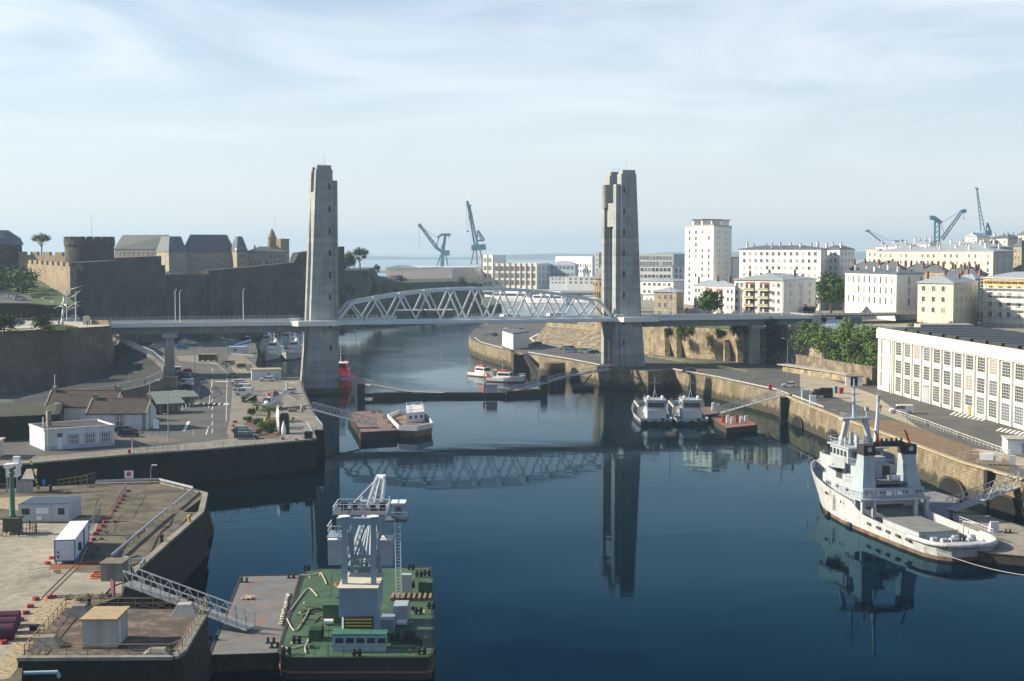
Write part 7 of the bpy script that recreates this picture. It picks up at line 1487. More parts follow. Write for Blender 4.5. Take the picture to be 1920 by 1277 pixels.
# arches in the right quay wall
for px, py, w_, lb in [(1498,797,5,'small dark arch in the quay wall right of the mooring pile'),(1553,822,6,'second dark arch behind the bow of the big tug'),(1790,905,7,'wide dark arch in the quay wall behind the timber pontoon'),(1880,950,7,'rightmost dark arch beside the right gangway')]:
    pass
def arch(px, ppx, w_, hh, lb):
    e0 = V(rq_edge[0]); best = None
    for i in range(len(rq_edge)-1):
        a, b_ = V(rq_edge[i]), V(rq_edge[i+1])
        for k in range(41):
            c = a.lerp(b_, k/40); qx = 960+FL*c.x/c.y
            if best is None or abs(qx-px) < best[0]: best = (abs(qx-px), c, (b_-a).normalized())
    _, c, d = best; n = V((-d.y, d.x)); n = n if n.x < 0 else -n; ring = []
    for k in range(13): a_ = PI*k/12; ring.append((math.cos(a_)*w_/2, hh*math.sin(a_)))
    vs = []; off = lambda z: 1.12*(QL-z)/(QL+3)+.3
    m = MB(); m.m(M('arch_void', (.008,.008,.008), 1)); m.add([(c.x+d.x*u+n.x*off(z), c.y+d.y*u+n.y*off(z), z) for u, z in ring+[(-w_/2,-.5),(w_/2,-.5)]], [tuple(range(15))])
    m.m(quay_stone)
    for k in range(12):
        (u0,z0_),(u1,z1_) = ring[k], ring[k+1]; f = 1.13
        P_ = [(u0,z0_,.08),(u1,z1_,.08),(u1*f,z1_*f+.1,.08),(u0*f,z0_*f+.1,.08)]
        m.add([(c.x+d.x*u+n.x*(off(z)+.12), c.y+d.y*u+n.y*(off(z)+.12), z) for u, z, _ in P_], [(0,1,2,3)])
    m.build('culvert_arch', None, label=lb, cat='arch', group='arches in the right quay wall')
rq_edge = gp([(1456,735),(1500,754),(1579,785),(1697,827),(1810,869),(1920,900)], QL)
arch(1505, 0, 9, 2.3, 'small dark arch in the quay wall right of the mooring pile'); arch(1572, 0, 8, 2.6, 'second dark arch behind the bow of the big tug'); arch(1800, 0, 11, 2.5, 'wide dark arch in the quay wall behind the timber pontoon'); arch(1905, 0, 10, 2.5, 'rightmost dark arch beside the right gangway')
coping = M('coping_stone', (.34,.29,.19), .9, .3, .6)
t = MB()
for i in range(len(rq_edge)-1): a, b_ = V((*rq_edge[i],QL+.1)), V((*rq_edge[i+1],QL+.1)); t.beam(a, b_, .9, .3)
t.build('coping', coping, label='pale stone coping along the arched right quay wall', cat='coping')
for lb, pts in [('pale stone coping along the left quay edge',gp([(-60,878),(0,874),(240,853),(420,840),(590,824),(584,806)],QL)),('stained coping along the pier edge',gp([(178,908),(298,905),(363,920),(385,926),(377,961),(240,1082)],QL)),('weathered coping round the dock head',gp([(34,1235),(325,1233),(340,1224),(388,1142)],6.6))]:
    m = MB(); z_ = QL if 'dock' not in lb else 6.6
    for i in range(len(pts)-1): m.beam((*pts[i],z_+.03), (*pts[i+1],z_+.03), .8, .3)
    m.build('coping', concrete_d if 'dock' in lb else M('coping_grey', (.22,.20,.17), .9, .3, .5), label=lb, cat='coping')
# boxes near the quay gate
for px, py, s, mt, lb in [(1509,750,(1.6,1.4,2.4),galv,'grey steel cabinet by the army truck'),(1524,757,(1.5,.6,1.9),white,'white frame box at the kerb rail end'),(1567,737,(.7,1,1.6),M('box_blue',(.05,.2,.25),.6),'blue machine box right of the army truck'),(1577,738,(1,1,1.4),M('box_red',(.3,.05,.05),.6),'red machine box beside the blue one'),(1444,731,(.9,.5,1.3),M('sign_red',(.6,.08,.08),.6),'red and white lifebuoy board by the gangway head')]:
    g_ = G(px,py,QL); MB().bx((g_.x,g_.y,QL+s[2]/2),s).bx((g_.x,g_.y,QL+s[2]+.06),(s[0]*1.15,s[1]*1.15,.12)).build('cabinet', mt, label=lb, cat='box')
o = G(1597,723,QL); t = thing('gate_shelter', 'small white open-sided shelter at the left of the factory', 'shelter', o, R(-10)); MB().box(-1.6,0,0,-.3,2,2.4).build('side_wall', white, t); MB().box(1.6,0,0,2.8,2,2.4).build('side_wall', white, t); MB().box(-1.8,-.2,2.4,3.2,4,2.6).build('roof', concrete_d, t); MB().box(-.3,1.9,0,1.6,2,2.4).build('back_wall', pitch, t)
o = G(1889,852,QL); t = thing('guard_hut', 'small white hut with grey roof at the end of the white railing', 'hut', o, R(-8)); MB().box(0,0,0,6,5,2.6).build('wall', white, t); MB().box(-.2,-.2,2.6,6.2,5.2,2.8).build('roof', concrete, t); MB().box(2.4,-.03,.2,3.2,0,2.1).build('door', grey_steel, t)
o = G(1855,872,QL); t = thing('winch_rack', 'white machinery rack by the right gangway head', 'machine', o, R(-20)); MB().box(-1.6,-.5,.9,.6,.5,2.0).build('white_box', white, t); MB().box(.8,-.4,.7,2.0,.5,1.5).build('drum_box', white_s, t)
m = MB(); rail(m,(-2,-.7,0),(3,-.7,0),.9,.8,.05); rail(m,(-2,.7,0),(3,.7,0),.9,.8,.05); m.build('frame', galv, t); MB().box(3.2,-.4,0,4.2,.4,1.8).build('cabinet', galv, t)
# ================================================================ foreground pier
p0 = G(35,980,QL); p1 = G(129,980,QL); t = thing('site_cabin', 'grey portable cabin with ribbed metal roof beside the green column', 'cabin', p0, R(0)); L = p1.x-p0.x
cabm = M('cabin_grey', (.38,.42,.45), .6, .08)
for i, (xa, xb, h) in enumerate(((0,L*.66,2.45),(L*.66+.05,L,2.5))):
    MB().box(xa,0,.12,xb,5.6,h).build('module', cabm, t); m = MB(); m.box(xa-.05,-.05,h,xb+.05,5.65,h+.08)
    n = int((xb-xa)/.42)
    for k in range(n): x = xa+.1+(xb-xa-.2)*(k+.5)/n; m.box(x-.07,-.03,h+.08,x+.07,5.63,h+.18)
    m.build('ribbed_roof', M('ribbed_zinc', (.20,.25,.29), .4, .12, 2, metal=.3), t)
for xa, xb, z0, z1, mt in ((.45,1.5,1.1,1.9,pitch),(L*.79,L*.92,1.1,1.95,glass),(2.3,4.0,1.2,2.0,white),(2.4,3.1,.35,.9,white)): MB().box(xa,-.04,z0,xb,0,z1).build('window' if mt is not white else 'panel', mt, t)
for k in range(1, 4): MB().box(L*.66*k/4-.03,-.03,.15,L*.66*k/4+.03,0,2.4).build('joint', M('joint_grey', (.28,.31,.34), .6), t)
tx = bpy.data.curves.new('small_sign', 'FONT'); 
p0 = G(103,1058,QL); t = thing('shipping_container', 'long white container with blue corner frame seen end-on', 'container', p0, R(9)); cw = 2.25; cl = 12.0; bl = M('container_blue', (.03,.12,.35), .5)
cm = M('container_white', (.62,.66,.70), .5, .06, 1); MB().box(.03,.03,.35,cw-.03,cl,2.75).build('box', cm, t); m = MB()
for x in (0,cw): m.beam((x,0,.3),(x,0,2.78),.12)
m.beam((0,0,2.78),(cw,0,2.78),.12).beam((0,0,.35),(cw,0,.35),.12).beam((cw,0,.35),(cw,cl,.35),.12).beam((cw,cl,.3),(cw,cl,2.78),.12); m.build('corner_frame', bl, t)
m = MB()
for k in range(1,6): m.cyl((cw*k/6,-.06,.4),(cw*k/6,-.06,2.7),.02,n=5)
for z in (1.0,1.7,2.3): m.box(.1,-.03,z,cw-.1,0,z+.03)
m.build('door_bars', M('cont_line', (.45,.5,.55), .5), t); MB().box(.28,-.08,.75,.5,-.03,1.0).box(.28,-.08,1.3,.5,-.03,1.5).build('vent', pitch, t); MB().box(cw+.0,7.2,.4,cw+.04,8.2,2.5).build('side_door', bl, t); MB().box(cw+.0,3,.9,cw+.3,3.6,1.8).build('switch_box', pitch, t)
MB().box(0,0,2.75,cw,cl,2.8).build('roof', white, t)
for x in (.1,cw-.1): MB().box(x-.08,.1,0,x+.08,.26,.35).build('foot', pitch, t)
p0 = G(189,1090,QL); t = thing('concrete_kiosk', 'small dark concrete kiosk with flat slab roof near the gangway head', 'kiosk', p0, R(-2)); MB().box(0,0,0,2.3,2.6,1.9).build('wall', concrete_d, t); MB().box(-.15,-.2,1.9,2.45,2.8,2.05).build('roof', M('lichen_roof', (.15,.14,.11), .9, .3, 1), t); MB().box(.8,-.03,.1,1.6,0,1.6).build('door', M('dull_grey_door', (.13,.13,.12), .7), t)
p0 = G(155,1217,6.6); t = thing('dock_kiosk', 'pale green-grey kiosk with ochre roof on the dock head', 'kiosk', p0, R(1)); MB().box(0,0,0,2.95,4.3,2.6).build('wall', M('pale_greenish', (.40,.42,.37), .85, .12, .8, streak=.25), t); MB().box(-.18,-.2,2.6,3.15,4.5,2.75).build('roof', M('ochre_lichen_roof', (.34,.27,.15), .9, .3, 1.2, patch=((.2,.13,.08), .55, .7), psc=1.2), t)
MB().box(2.95,.8,.2,3.0,1.7,2.3).build('door', W4, t); MB().box(-.03,-.04,0,2.98,0,.2).build('plinth', concrete_d, t)
for px, py, s, hh, lb in [(146,1156,2.3,1.0,'dark concrete pyramid block behind the left of the dock kiosk'),(344,1155,2.6,1.1,'pale truncated concrete pyramid at the right rear of the dock head'),(85,1214,2.6,.9,'broken dark concrete pyramid at the left front of the dock head'),(293,1229,2.6,.45,'low flat concrete lump at the right front of the dock head')]:
    g_ = G(px,py,6.6); b = MB(); b.bx((g_.x,g_.y+.6,6.6+hh/2),(s,s*.9,hh),.1,top=.5).build('concrete_pyramid', concrete_d if px != 344 else concrete, label=lb, cat='block', group='concrete pyramids on the dock head')
rr_ = M('rusty_yellow_rail', (.27,.20,.12), .8, .25, 2)
fence('rusty yellowish railing with crossed bars round the dock head', [(46,1231),(322,1230),(342,1220),(387,1146),(384,1141),(124,1141),(46,1231)], 1.05, rr_, 1.7, z=6.6, r=.055, X=True)
m = MB(); 
for k in range(6): m.beam(G(205,1142+k*2,7.3)-V((k*.2,k*.05,.0)), G(222,1142+k*2,7.3), .06)
t = thing('monument_column', 'green copper column on a dark stone pedestal inside an iron fence', 'monument', G(24,1000,QL)); cop = M('copper_green', (.05,.13,.095), .6, .3, 1.5, patch=((.2,.16,.08), .6, .75), psc=1.5)
MB().lathe([(1.35,0),(1.35,.3),(1.1,.35),(1.1,.5)], n=4).build('step', concrete_d, t); MB().bx((0,0,1.15),(1.9,1.9,1.6)).bx((0,0,2.05),(2.3,2.3,.22)).build('pedestal', M('dark_bronze_stone', (.07,.07,.05), .8, .3, 2), t)
MB().lathe([(.5,2.16),(.42,2.4),(.36,2.5),(.29,7.6),(.4,7.75),(.4,7.95),(.15,8.0)], n=18).build('shaft', cop, t, smooth=True); MB().bx((0,0,8.25),(.4,.4,.4)).cyl((-.1,0,8.3),(.45,0,8.6),.2,.24,8).build('capital', M('dark_bronze', (.04,.06,.045), .6), t)
m = MB(); R_ = 3.0
for k in range(36):
    a_ = 2*PI*k/36; m.cyl((R_*math.cos(a_),R_*math.sin(a_)*.8,0),(R_*math.cos(a_),R_*math.sin(a_)*.8,1.0 if k%6 else 1.3),.03 if k%6 else .09,n=5); a2 = 2*PI*(k+1)/36
    for z in (.25,.9): m.beam((R_*math.cos(a_),R_*math.sin(a_)*.8,z),(R_*math.cos(a2),R_*math.sin(a2)*.8,z),.04)
m.build('iron_fence', black, t)
# lock crane with white cab
t = thing('lock_crane', 'white-cabbed lock crane with yellow and black arm behind the green column', 'crane', G(30,924,QL)); t.scale = (.68,.6,.56); yb = M('hazard_yellow', (.5,.38,.05), .6)
MB().box(-2.2,0,4.2,.4,2.6,6.6).build('cab', white, t); MB().box(-2.4,-.3,5.6,-.1,2.9,8.0).build('cab_roof', white, t) if 0 else MB().add([(-2.5,-.2,6.6),(.6,-.2,6.6),(.6,2.8,6.6),(-2.5,2.8,6.6),(-2.7,-.2,7.6),(.6,-.2,7.9),(.6,2.8,7.9),(-2.7,2.8,7.6)], [(0,3,2,1),(4,5,6,7),(0,1,5,4),(1,2,6,5),(2,3,7,6),(3,0,4,7)]).build('cab_roof', white, t)
MB().box(-1.0,-.04,4.8,-.2,0,5.8).build('cab_window', glass, t); MB().box(-.9,1,7.8,.5,2.4,9.6).build('upper_box', white, t)
for x in (-2,.2): MB().box(x-.15,.1,0,x+.15,.4,4.2).build('leg', grey_steel, t)
MB().add([(.4,0,3.2),(3.6,0,3.2),(3.6,3,3.4),(.4,3,3.4),(.6,6,5.5),(3.0,6,5.5)], [(0,1,2,3),(3,2,5,4)]).build('gangplank', M('plank_grey', (.3,.29,.26), .8), t); MB().box(.2,-.1,0,3.8,.1,3.1).build('gate_panel', concrete, t)
m = MB(); P_ = [(2.2,4,9.0),(3.0,2,7.2),(4.6,.2,2.5),(5.2,0,.6)]
for k in range(3):
    a_, e_ = V(P_[k]), V(P_[k+1])
    for j in range(4): m.m(yb if j%2 else black); m.beam(a_.lerp(e_,j/4), a_.lerp(e_,(j+1)/4), .35)
m.build('hazard_arm', None, t)
for z, s_ in ((3.3,.38),(2.5,.42)): MB().cyl((6.2,-.1,z),(6.2,0,z),s_,n=16).build('blue_disc', M('disc_blue', (.02,.15,.45), .5), t)
MB().cyl((6.2,.05,0),(6.2,.05,3.5),.05,n=6).build('disc_post', galv, t)
fence('yellow guard fence behind the cabin at the basin side', [(109,917),(120,915),(163,908)], 1.4, M('dull_yellow', (.38,.30,.06), .7), 1.0, 'guard_fence', cat='fence'); fence('yellow rail at the left edge beside the lock crane', [(-20,926),(18,923)], 1.3, MATS['dull_yellow'], 1.2)
# red ballast blocks
redb = M('red_block', (.33,.04,.04), .7, .15, 3)
pts = [(240,922),(231,931),(228,938),(223,945),(218,952),(213,959),(203,973),(197,980),(191,988),(185,996),(180,1003),(174,1013),(169,1021),(97,1048),(89,1058),(100,1121),(93,1122),(67,1125),(57,1139),(48,1151),(38,1164),(28,1178),(16,1194),(6,1207)]
for i, (x, y) in enumerate(pts):
    g_ = G(x,y,QL); MB().bx((g_.x,g_.y,QL+.16),(.75,.42,.3),.5+.3*(i%3),top=.85).cyl((g_.x-.2,g_.y,QL+.3),(g_.x-.2,g_.y,QL+.38),.08,n=6).build('ballast_block', redb, label='small red ballast block in the line of fence feet across the pier', cat='ballast', group='red fence feet on the pier')
mesh = M('mesh_grey', (.25,.26,.25), .6)
for i, (a_, b_, lb) in enumerate([((209,972),(238,925),'see-through mesh fence beside the far line of red blocks'),((170,1000),(178,985),'tilted mesh panel near the container'),((174,985),(190,962),'mesh fence panel right of the cabin'),((55,1082),(92,1076),'fallen mesh barrier lying near the container'),((150,914),(178,906),'mesh barrier at the far edge of the pier')]):
    fence(lb, [a_, b_], 1.7 if i != 3 else .8, mesh, 1.6, 'mesh_barrier', cat='barrier', bars=.35, r=.03, group='mesh barriers on the pier')
def guard(lb, pts, z=QL):
    t = thing('guard_rail', lb, 'guard rail', G(*pts[0],z), 0, 'steel guard rails on the pier'); t['_w'] = list(t.location)
    for i in range(len(pts)-1):
        a_, b_ = G(*pts[i],z), G(*pts[i+1],z); m = MB(); m.beam(a_+V((0,0,.65)), b_+V((0,0,.65)), .12, .32); m.build('beam', galv, t, w=True); n = max(1,int((b_-a_).length/2.5))
        for k in range(n+1): c = a_.lerp(b_,k/n); MB().box(c.x-.06,c.y-.06,z,c.x+.06,c.y+.06,z+.6).build('post', galv, t, w=True)
guard('guard rail along the far edge of the pier and down its corner', [(180,910),(298,906),(362,922)]); guard('short guard rail behind the notch of the pier edge', [(362,924),(324,956)]); guard('long guard rail running down the middle of the pier', [(313,963),(260,1008),(209,1052)]); guard('small guard rail corner near the gangway head', [(230,1062),(272,1058),(264,1070)])
for x, y, lb, mt in [(303,1017,'white-topped black bollard near the right pier edge',black),(248,1078,'round black bollard by the gangway head',black),(167,1136,'black bollard at the rear of the dock head',black),(95,921,'small black bollard with pale top beyond the cabin',black),(355,980,'yellow bollard at the pier notch',yb)]:
    MB().lathe([(.22,0),(.22,.7),(.3,.8),(.3,.95),(.1,1.05)], G(x,y,QL), 10).build('bollard', mt, label=lb, cat='bollard')
for k in range(3): g_ = G(14-k*6,1174+k*13,QL); MB().cyl((g_.x-1.2,g_.y,QL+.75),(g_.x+1.1,g_.y+.3,QL+.75),.72,n=18).build('net_roll', M('purple_roll', (.06,.012,.045), .8, .3, 3), label='rolled dark purple fender drum, %s of three at the left edge' % ['farthest','middle','nearest'][k], cat='fender drum', group='purple drums at the left edge')
t = MB(); t.tube([G(48,1259,5.6)-V((0,.5,0)),G(112,1257,5.6)-V((0,.5,0)),G(117,1262,5.2)-V((0,1.0,0)),G(117,1262,2)-V((0,-9.5,0))], .17, 10).build('water_pipe', M('pipe_pale_blue', (.35,.48,.52), .5), label='pale blue pipe bending down the dock wall at bottom left', cat='pipe')
for pts, lb, rr in [([(240,1054),(215,1052),(180,1054),(140,1058)],'red hoses lying between the container and the small kiosk',.09),]:
    MB().curve([G(x,y,QL+.1) for x,y in pts], rr, 6).build('hose', orange, label=lb, cat='hose')
for i, (x, y) in enumerate([(186,1074),(183,1079),(181,1083)]):
    g_ = G(x,y,QL+.08); MB().tube([(g_.x+.8*math.cos(k*PI/8),g_.y+.6*math.sin(k*PI/8),g_.z+.04*i) for k in range(17)], .08, 6).build('hose_coil', M('hose_orange', (.55,.12,.03), .6), label='orange hose coil left of the small kiosk, %s' % ['top','middle','bottom'][i], cat='hose')
cab_ = M('cable_black', (.02,.02,.02), .7)
for lb, pts in [('black cable curling from the pier edge to the kiosk',[(323,968),(318,985),(300,1000),(285,1030),(268,1058),(240,1062)]),('long black cable across the middle of the pier',[(170,980),(240,978),(300,988),(320,985)]),('cable loop beside the guard rail end',[(240,1048),(262,1042),(258,1056),(236,1060),(228,1052)]),('dark cable across the upper pier',[(140,950),(200,962),(270,990),(240,1010),(236,1020)]),('cable lying along the pier edge',[(359,964),(330,995),(295,1030),(262,1062)]),('cable from the gangway head to the cobbles',[(240,1092),(220,1096),(205,1105),(198,1115)])]:
    MB().curve([G(x,y,QL+.05) for x,y in pts], .06, 5).build('cable', cab_, label=lb, cat='cable')
g_ = G(212,1122,QL); t = thing('life_ring_board', 'purple and white board beside the gangway head', 'board', g_, R(-60)); MB().box(-.7,-.08,.5,.7,.08,1.9).build('board', M('board_purple', (.12,.025,.08), .6), t); MB().box(-.05,-.02,0,.05,.02,.5).build('post', galv, t)
g_ = G(242,904,QL); t = thing('lifebuoy_board', 'white lifebuoy board on posts at the far edge of the pier', 'board', g_); MB().box(-.7,-.04,.6,.7,.04,1.8).build('board', white, t); m = MB().cyl((0,-.08,1.3),(0,-.04,1.3),.38,n=16); m.build('ring', orange, t); MB().box(-.6,0,0,-.55,.04,.6).box(.55,0,0,.6,.04,.6).build('leg', galv, t)
g_ = G(283,906,QL); lamp(g_, 2.6, 'short lamp post at the far edge of the pier', concrete_d, .3, 0, r=.09)
g_ = G(237,1068,QL); t = thing('water_meter', 'grey steel water standpipe beside the small kiosk', 'standpipe', g_); MB().cyl((0,0,.6),(0,0,1.5),.3,n=10).box(-.4,-.2,0,-.3,-.1,.6).box(.3,-.2,0,.4,-.1,.6).build('tank', galv, t)
MB().bx(G(63,1181,QL)+V((0,0,.25)),(.6,.6,.5)).build('bucket', black, label='dark square weight on the cobbles', cat='weight'); 
for pts in ([(78,1121),(150,1050),(183,935)],[(88,1121),(160,1050)]): 
    m = MB(); P_ = [G(x,y,QL+.02) for x,y in pts]
    for k in range(len(P_)-1): m.beam(P_[k],P_[k+1],.14,.04)
    m.build('embedded_rail', M('rust_rail', (.06,.045,.035), .8), kind='structure')
# ================================================================ rusty barge and crane barge
t = pontoon([(452,1080),(563,1078),(521,1225),(392,1229)], 1.7, 'grey rusty flat barge lying beside the green crane barge', dm=M('rust_grey_plate', (.13,.14,.145), .8, .25, .4, patch=((.26,.12,.06), .52, .68), psc=.55), name='flat_barge', items=[(546,1084),(508,1206),(458,1092),(400,1200),(515,1215)], grp=None)
for k in range(8): y = 1095+k*15; g_ = G(563-(k*15+16)*.29,y,1.2); MB().cyl((g_.x+.35,g_.y-.5,1.2),(g_.x+.35,g_.y+.5,1.2),.35,n=8).build('tyre_fender', black, t, w=True)
for i in range(5): g_ = G(462+i*1.5,1122-i,1.75+.06*i); MB().bx(g_,(1.6,.22,.12),i*.7).build('timber', M('timber_pale', (.42,.33,.2), .85), t, w=True)
rp_ = M('rope_pale', (.45,.40,.34), .9, .2, 4)
rn = random.Random(2)
for j in range(3):
    P_ = []
    for k in range(40): y = 1112+k*1.5; P_.append(G(541-k*.38+rn.uniform(-4,4),y,1.8+.05*j))
    MB().tube(P_, .07, 5).build('rope_heap', rp_, t, w=True)
GD = 2.2; green = M('barge_green_deck', (.035,.085,.042), .7, .3, .5, patch=((.07,.12,.065), .5, .66), psc=.4); bks = M('barge_black_side', (.02,.02,.02), .7, .3, .5, patch=((.12,.07,.05), .62, .72), psc=.8)
P_ = [G(x,y,GD) for x,y in [(572,1070),(576,1067),(803,1063),(808,1066),(813,1215),(808,1230),(800,1233),(538,1233),(526,1228),(524,1215)]]
c = sum(P_, V((0,0,0)))/len(P_); CB = thing('crane_barge', 'green-decked crane barge with grey portal crane in the foreground', 'barge', (c.x,c.y,0)); CB['_w'] = [c.x,c.y,0]
def cb(nm, m, mat=None): return m.build(nm, mat, CB, w=True)
pc = [(p.x,p.y) for p in P_]; cb('hull', MB().prism(pc, -1, GD-.02), bks); cb('deck', MB().prism([tuple((V(p)-c.xy)*.985+c.xy) for p in pc], GD-.03, GD), green)
m = MB()
for i in range(len(pc)): m.beam((*pc[i],GD-.05),(*pc[(i+1)%len(pc)],GD-.05),.25,.2)
cb('rubbing_strake', m, bks); m = MB()
for i in range(len(pc)): m.beam((*pc[i],.75),(*pc[(i+1)%len(pc)],.75),.16,.14)
cb('rust_band', m, M('rust_orange', (.30,.13,.06), .8))
steel = M('crane_bluegrey', (.21,.29,.36), .5, .08, .6); steel_r = M('crane_ribbed', (.24,.32,.40), .5, .08, .6)
Xl, Xr, Y0 = -17.55, -13.65, 142.0
cb('control_room', MB().box(-17.9,139.6,GD,-12.6,141.4,3.9), M('cabin_pale_blue', (.30,.38,.44), .6, .08)); cb('control_roof', MB().box(-18.0,139.5,3.9,-12.5,141.6,4.02), M('green_roof', (.04,.15,.11), .6))
for i in range(5): x = -17.2+i*1.05; cb('control_window', MB().box(x-.4,139.55,3.1,x+.4,139.6,3.6), glass)
cb('base_ring', MB().cyl((-15.6,145,GD),(-15.6,145,5.1),2.0,n=24), steel)
cb('machinery_house', MB().box(Xl,Y0,5.1,Xr,148.6,8.0), steel_r); m = MB()
for i in range(14): x = Xl+.14+i*.28; m.box(x-.04,Y0-.05,5.1,x+.04,Y0,7.95)
cb('ribs', m, steel); cb('house_roof', MB().box(Xl-.12,Y0-.15,8.0,Xr+.12,148.8,8.12), M('dusty_roof', (.5,.47,.40), .8, .12, .5))
m = MB(); m.m(black); m.box(-17.0,Y0-.45,3.75,-14.0,Y0-.1,5.2); m.m(M('stripe_yellow', (.55,.42,.03), .5))
for i in range(4): m.box(-16.85,Y0-.5,3.92+i*.33,-14.15,Y0-.44,4.04+i*.33)
cb('striped_counterweight', m)
LZ = 14.6
for x in (-17.1,-14.15):
    for y, w_ in ((143.7,.52),(150.2,.46)): cb('portal_leg', MB().beam((x,y,8.1 if y < 148 else 5.5),(x,y,LZ),w_,w_), steel)
    cb('portal_side_beam', MB().beam((x,143.5,LZ+.05),(x,150.4,LZ+.05),.5,.6), steel); cb('portal_brace', MB().beam((x,150.2,9),(x,143.9,14.0),.12).beam((x,143.9,9.2),(x,150.2,13.6),.1), steel)
    cb('sheave_disc', MB().cyl((x,143.6,LZ+.45),(x,143.6,LZ+.55),.6,n=20), white)
cb('portal_front_beam', MB().box(-17.9,143.3,LZ-.35,-13.3,144.0,LZ+.35), steel); cb('portal_rear_beam', MB().box(-17.9,149.6,LZ-.3,-13.3,150.4,LZ+.3), steel); cb('portal_mid_beam', MB().box(-17.2,150,9.4,-14.1,150.3,9.7), steel)
cb('top_platform', MB().box(-18.4,145.0,LZ+.36,-12.9,149.4,LZ+.42), M('grating_dark', (.08,.10,.11), .7))
m = MB(); 
for a_, b_ in (((-18.4,144.6,LZ+.4),(-18.4,149.4,LZ+.4)),((-12.9,144.6,LZ+.4),(-12.9,149.4,LZ+.4)),((-18.4,149.4,LZ+.4),(-12.9,149.4,LZ+.4)),((-18.4,146.2,LZ+.4),(-12.9,146.2,LZ+.4))): rail(m, a_, b_, .85, .9, .045)
cb('platform_railing', m, white); 
for x, y, h in ((-17.6,147.9,.8),(-16.6,148.5,.6),(-15.6,148.1,.9),(-14.6,147.6,.6),(-13.6,148.3,.7)): cb('winch_motor', MB().bx((x,y,LZ+.4+h/2),(.6,.7,h)), grey_steel if h > .8 else black)
m = MB(); 
for a_, b_ in (((-19.1,145.5,12.6),(-19.1,149,12.6)),((-19.1,145.5,12.6),(-17.5,145.5,12.6))): rail(m, a_, b_, 1.1, .8, .05)
cb('side_gallery', m, white); cb('side_gallery_floor', MB().box(-19.2,145.4,12.5,-17.3,149.1,12.58), steel)
for xa, xb in ((-19.25,-17.95),(-13.75,-12.6)): cb('ballast_box', MB().box(xa,147,9.3,xb,149.4,11.9), M('box_greyblue', (.24,.30,.36), .6)); cb('ballast_box_lit_top', MB().box(xa-.04,146.96,11.9,xb+.04,149.45,12.0), white); cb('tie_rod', MB().beam(((xa+xb)/2,148,12),((xa+xb)/2+(.9 if xa < -16 else -.7),148,LZ),.3), steel)  # white tops paint the sunlight on the upper faces of the boxes
# boom
bf = V((-16.0,149.5,8.6)); bh_ = V((-15.55,167,14.2)); 
for sx_ in (-1,1):
    m = MB(); a_ = bf+V((sx_*1.3,0,0)); b_ = bh_+V((sx_*.45,0,0)); m.beam(a_, b_, .3); a2 = a_+V((0,0,.9)); b2 = b_+V((0,0,1.3)); m.beam(a2, b2, .26)
    for k in range(14): u0, u1 = k/14, (k+1)/14; m.beam(a_.lerp(b_,u0), a2.lerp(b2,u1), .1); m.beam(a2.lerp(b2,u1), a_.lerp(b_,u1), .1)
    cb('boom_side', m, M('boom_white', (.32,.38,.43), .5))
m = MB()
for k in range(15): u = k/14; p = bf.lerp(bh_,u); w_ = 1.3-.85*u; m.beam(p+V((-w_,0,0)), p+V((w_,0,0)), .1); m.beam(p+V((-w_,0,0)), bf.lerp(bh_,min(1,u+1/14))+V((w_,0,0)), .08)
cb('boom_lacing', m, MATS['boom_white']); cb('boom_head', MB().bx(bh_+V((0,.4,.5)),(1.1,1.2,1.5),rx=.4), white); 
m = MB(); q = bh_+V((-.3,-4,-1.6)); 
for sx_ in (-1.6,1.6): rail(m, q+V((sx_,-1.4,0)), q+V((sx_,1.2,0)), 1.0, .7, .05)
rail(m, q+V((-1.6,-1.4,0)), q+V((1.6,-1.4,0)), 1.0, .7, .05); cb('boom_gallery', m, white); cb('boom_winch', MB().bx(q+V((-.9,-.4,-.5)),(1.2,1.4,1.2)).bx(q+V((1.0,-.3,-.6)),(.9,1.4,1.4)), grey_steel)
for x in (-16.8,-14.6): cb('hoist_rope', MB().beam((x,149,LZ+.9), bh_+V((0,-.3,1.5)), .07), white)
for k in range(5): a_ = V((-16.9+.55*k,150.5,8.4)); cb('hydraulic_strut', MB().cyl(a_, (-16.0+.2*k,154.5,11.6+.3*k), .13, .1, 8), MATS['boom_white'])
cb('inner_cabin', MB().box(-16.6,151,7.2,-14.9,152.6,9.0), steel); 
# operator cab
cb('cab_arm', MB().beam((-13.3,149.0,LZ-.2),(-11.8,157,12.3),.3).beam((-13.3,150,LZ-.2),(-12.9,157,12.3),.25), steel); cb('cab_platform', MB().box(-14.0,155.6,12.2,-11.6,158.4,12.4), MATS['grating_dark']); cb('operator_cab', MB().box(-13.35,156.2,12.4,-11.95,158.2,14.1), steel); cb('cab_roof', MB().box(-13.45,156.0,14.1,-11.85,158.3,14.25), white); cb('cab_window', MB().box(-12.95,156.14,13.0,-12.3,156.2,13.75), glass)
m = MB(); rail(m,(-14,155.6,12.4),(-11.6,155.6,12.4),.9,.6,.04); cb('cab_railing', m, white)
m = MB(); 
for x in (-13.2,-12.6): m.cyl((x,160.5,GD),(x,158.6,12.3),.05,n=5)
for k in range(26): z = GD+.4*k; y = 160.5-1.9*(z-GD)/10; m.beam((-13.2,y,z),(-12.6,y,z),.045)
cb('ladder', m, white)
rn = random.Random(12)
for k in range(26):
    x, y = rn.uniform(-23,-11), rn.uniform(141,174)
    if -18.6 < x < -12 and y < 164: continue
    s_ = rn.uniform(.25,.6); cb('deck_box', MB().bx((x,y,GD+s_*.4),(s_,s_*rn.uniform(.6,1.4),s_*.8),rn.uniform(0,1)), rn.choice((grey_steel, black, green, MATS['rust_orange'], MATS['barge_green_deck'])))
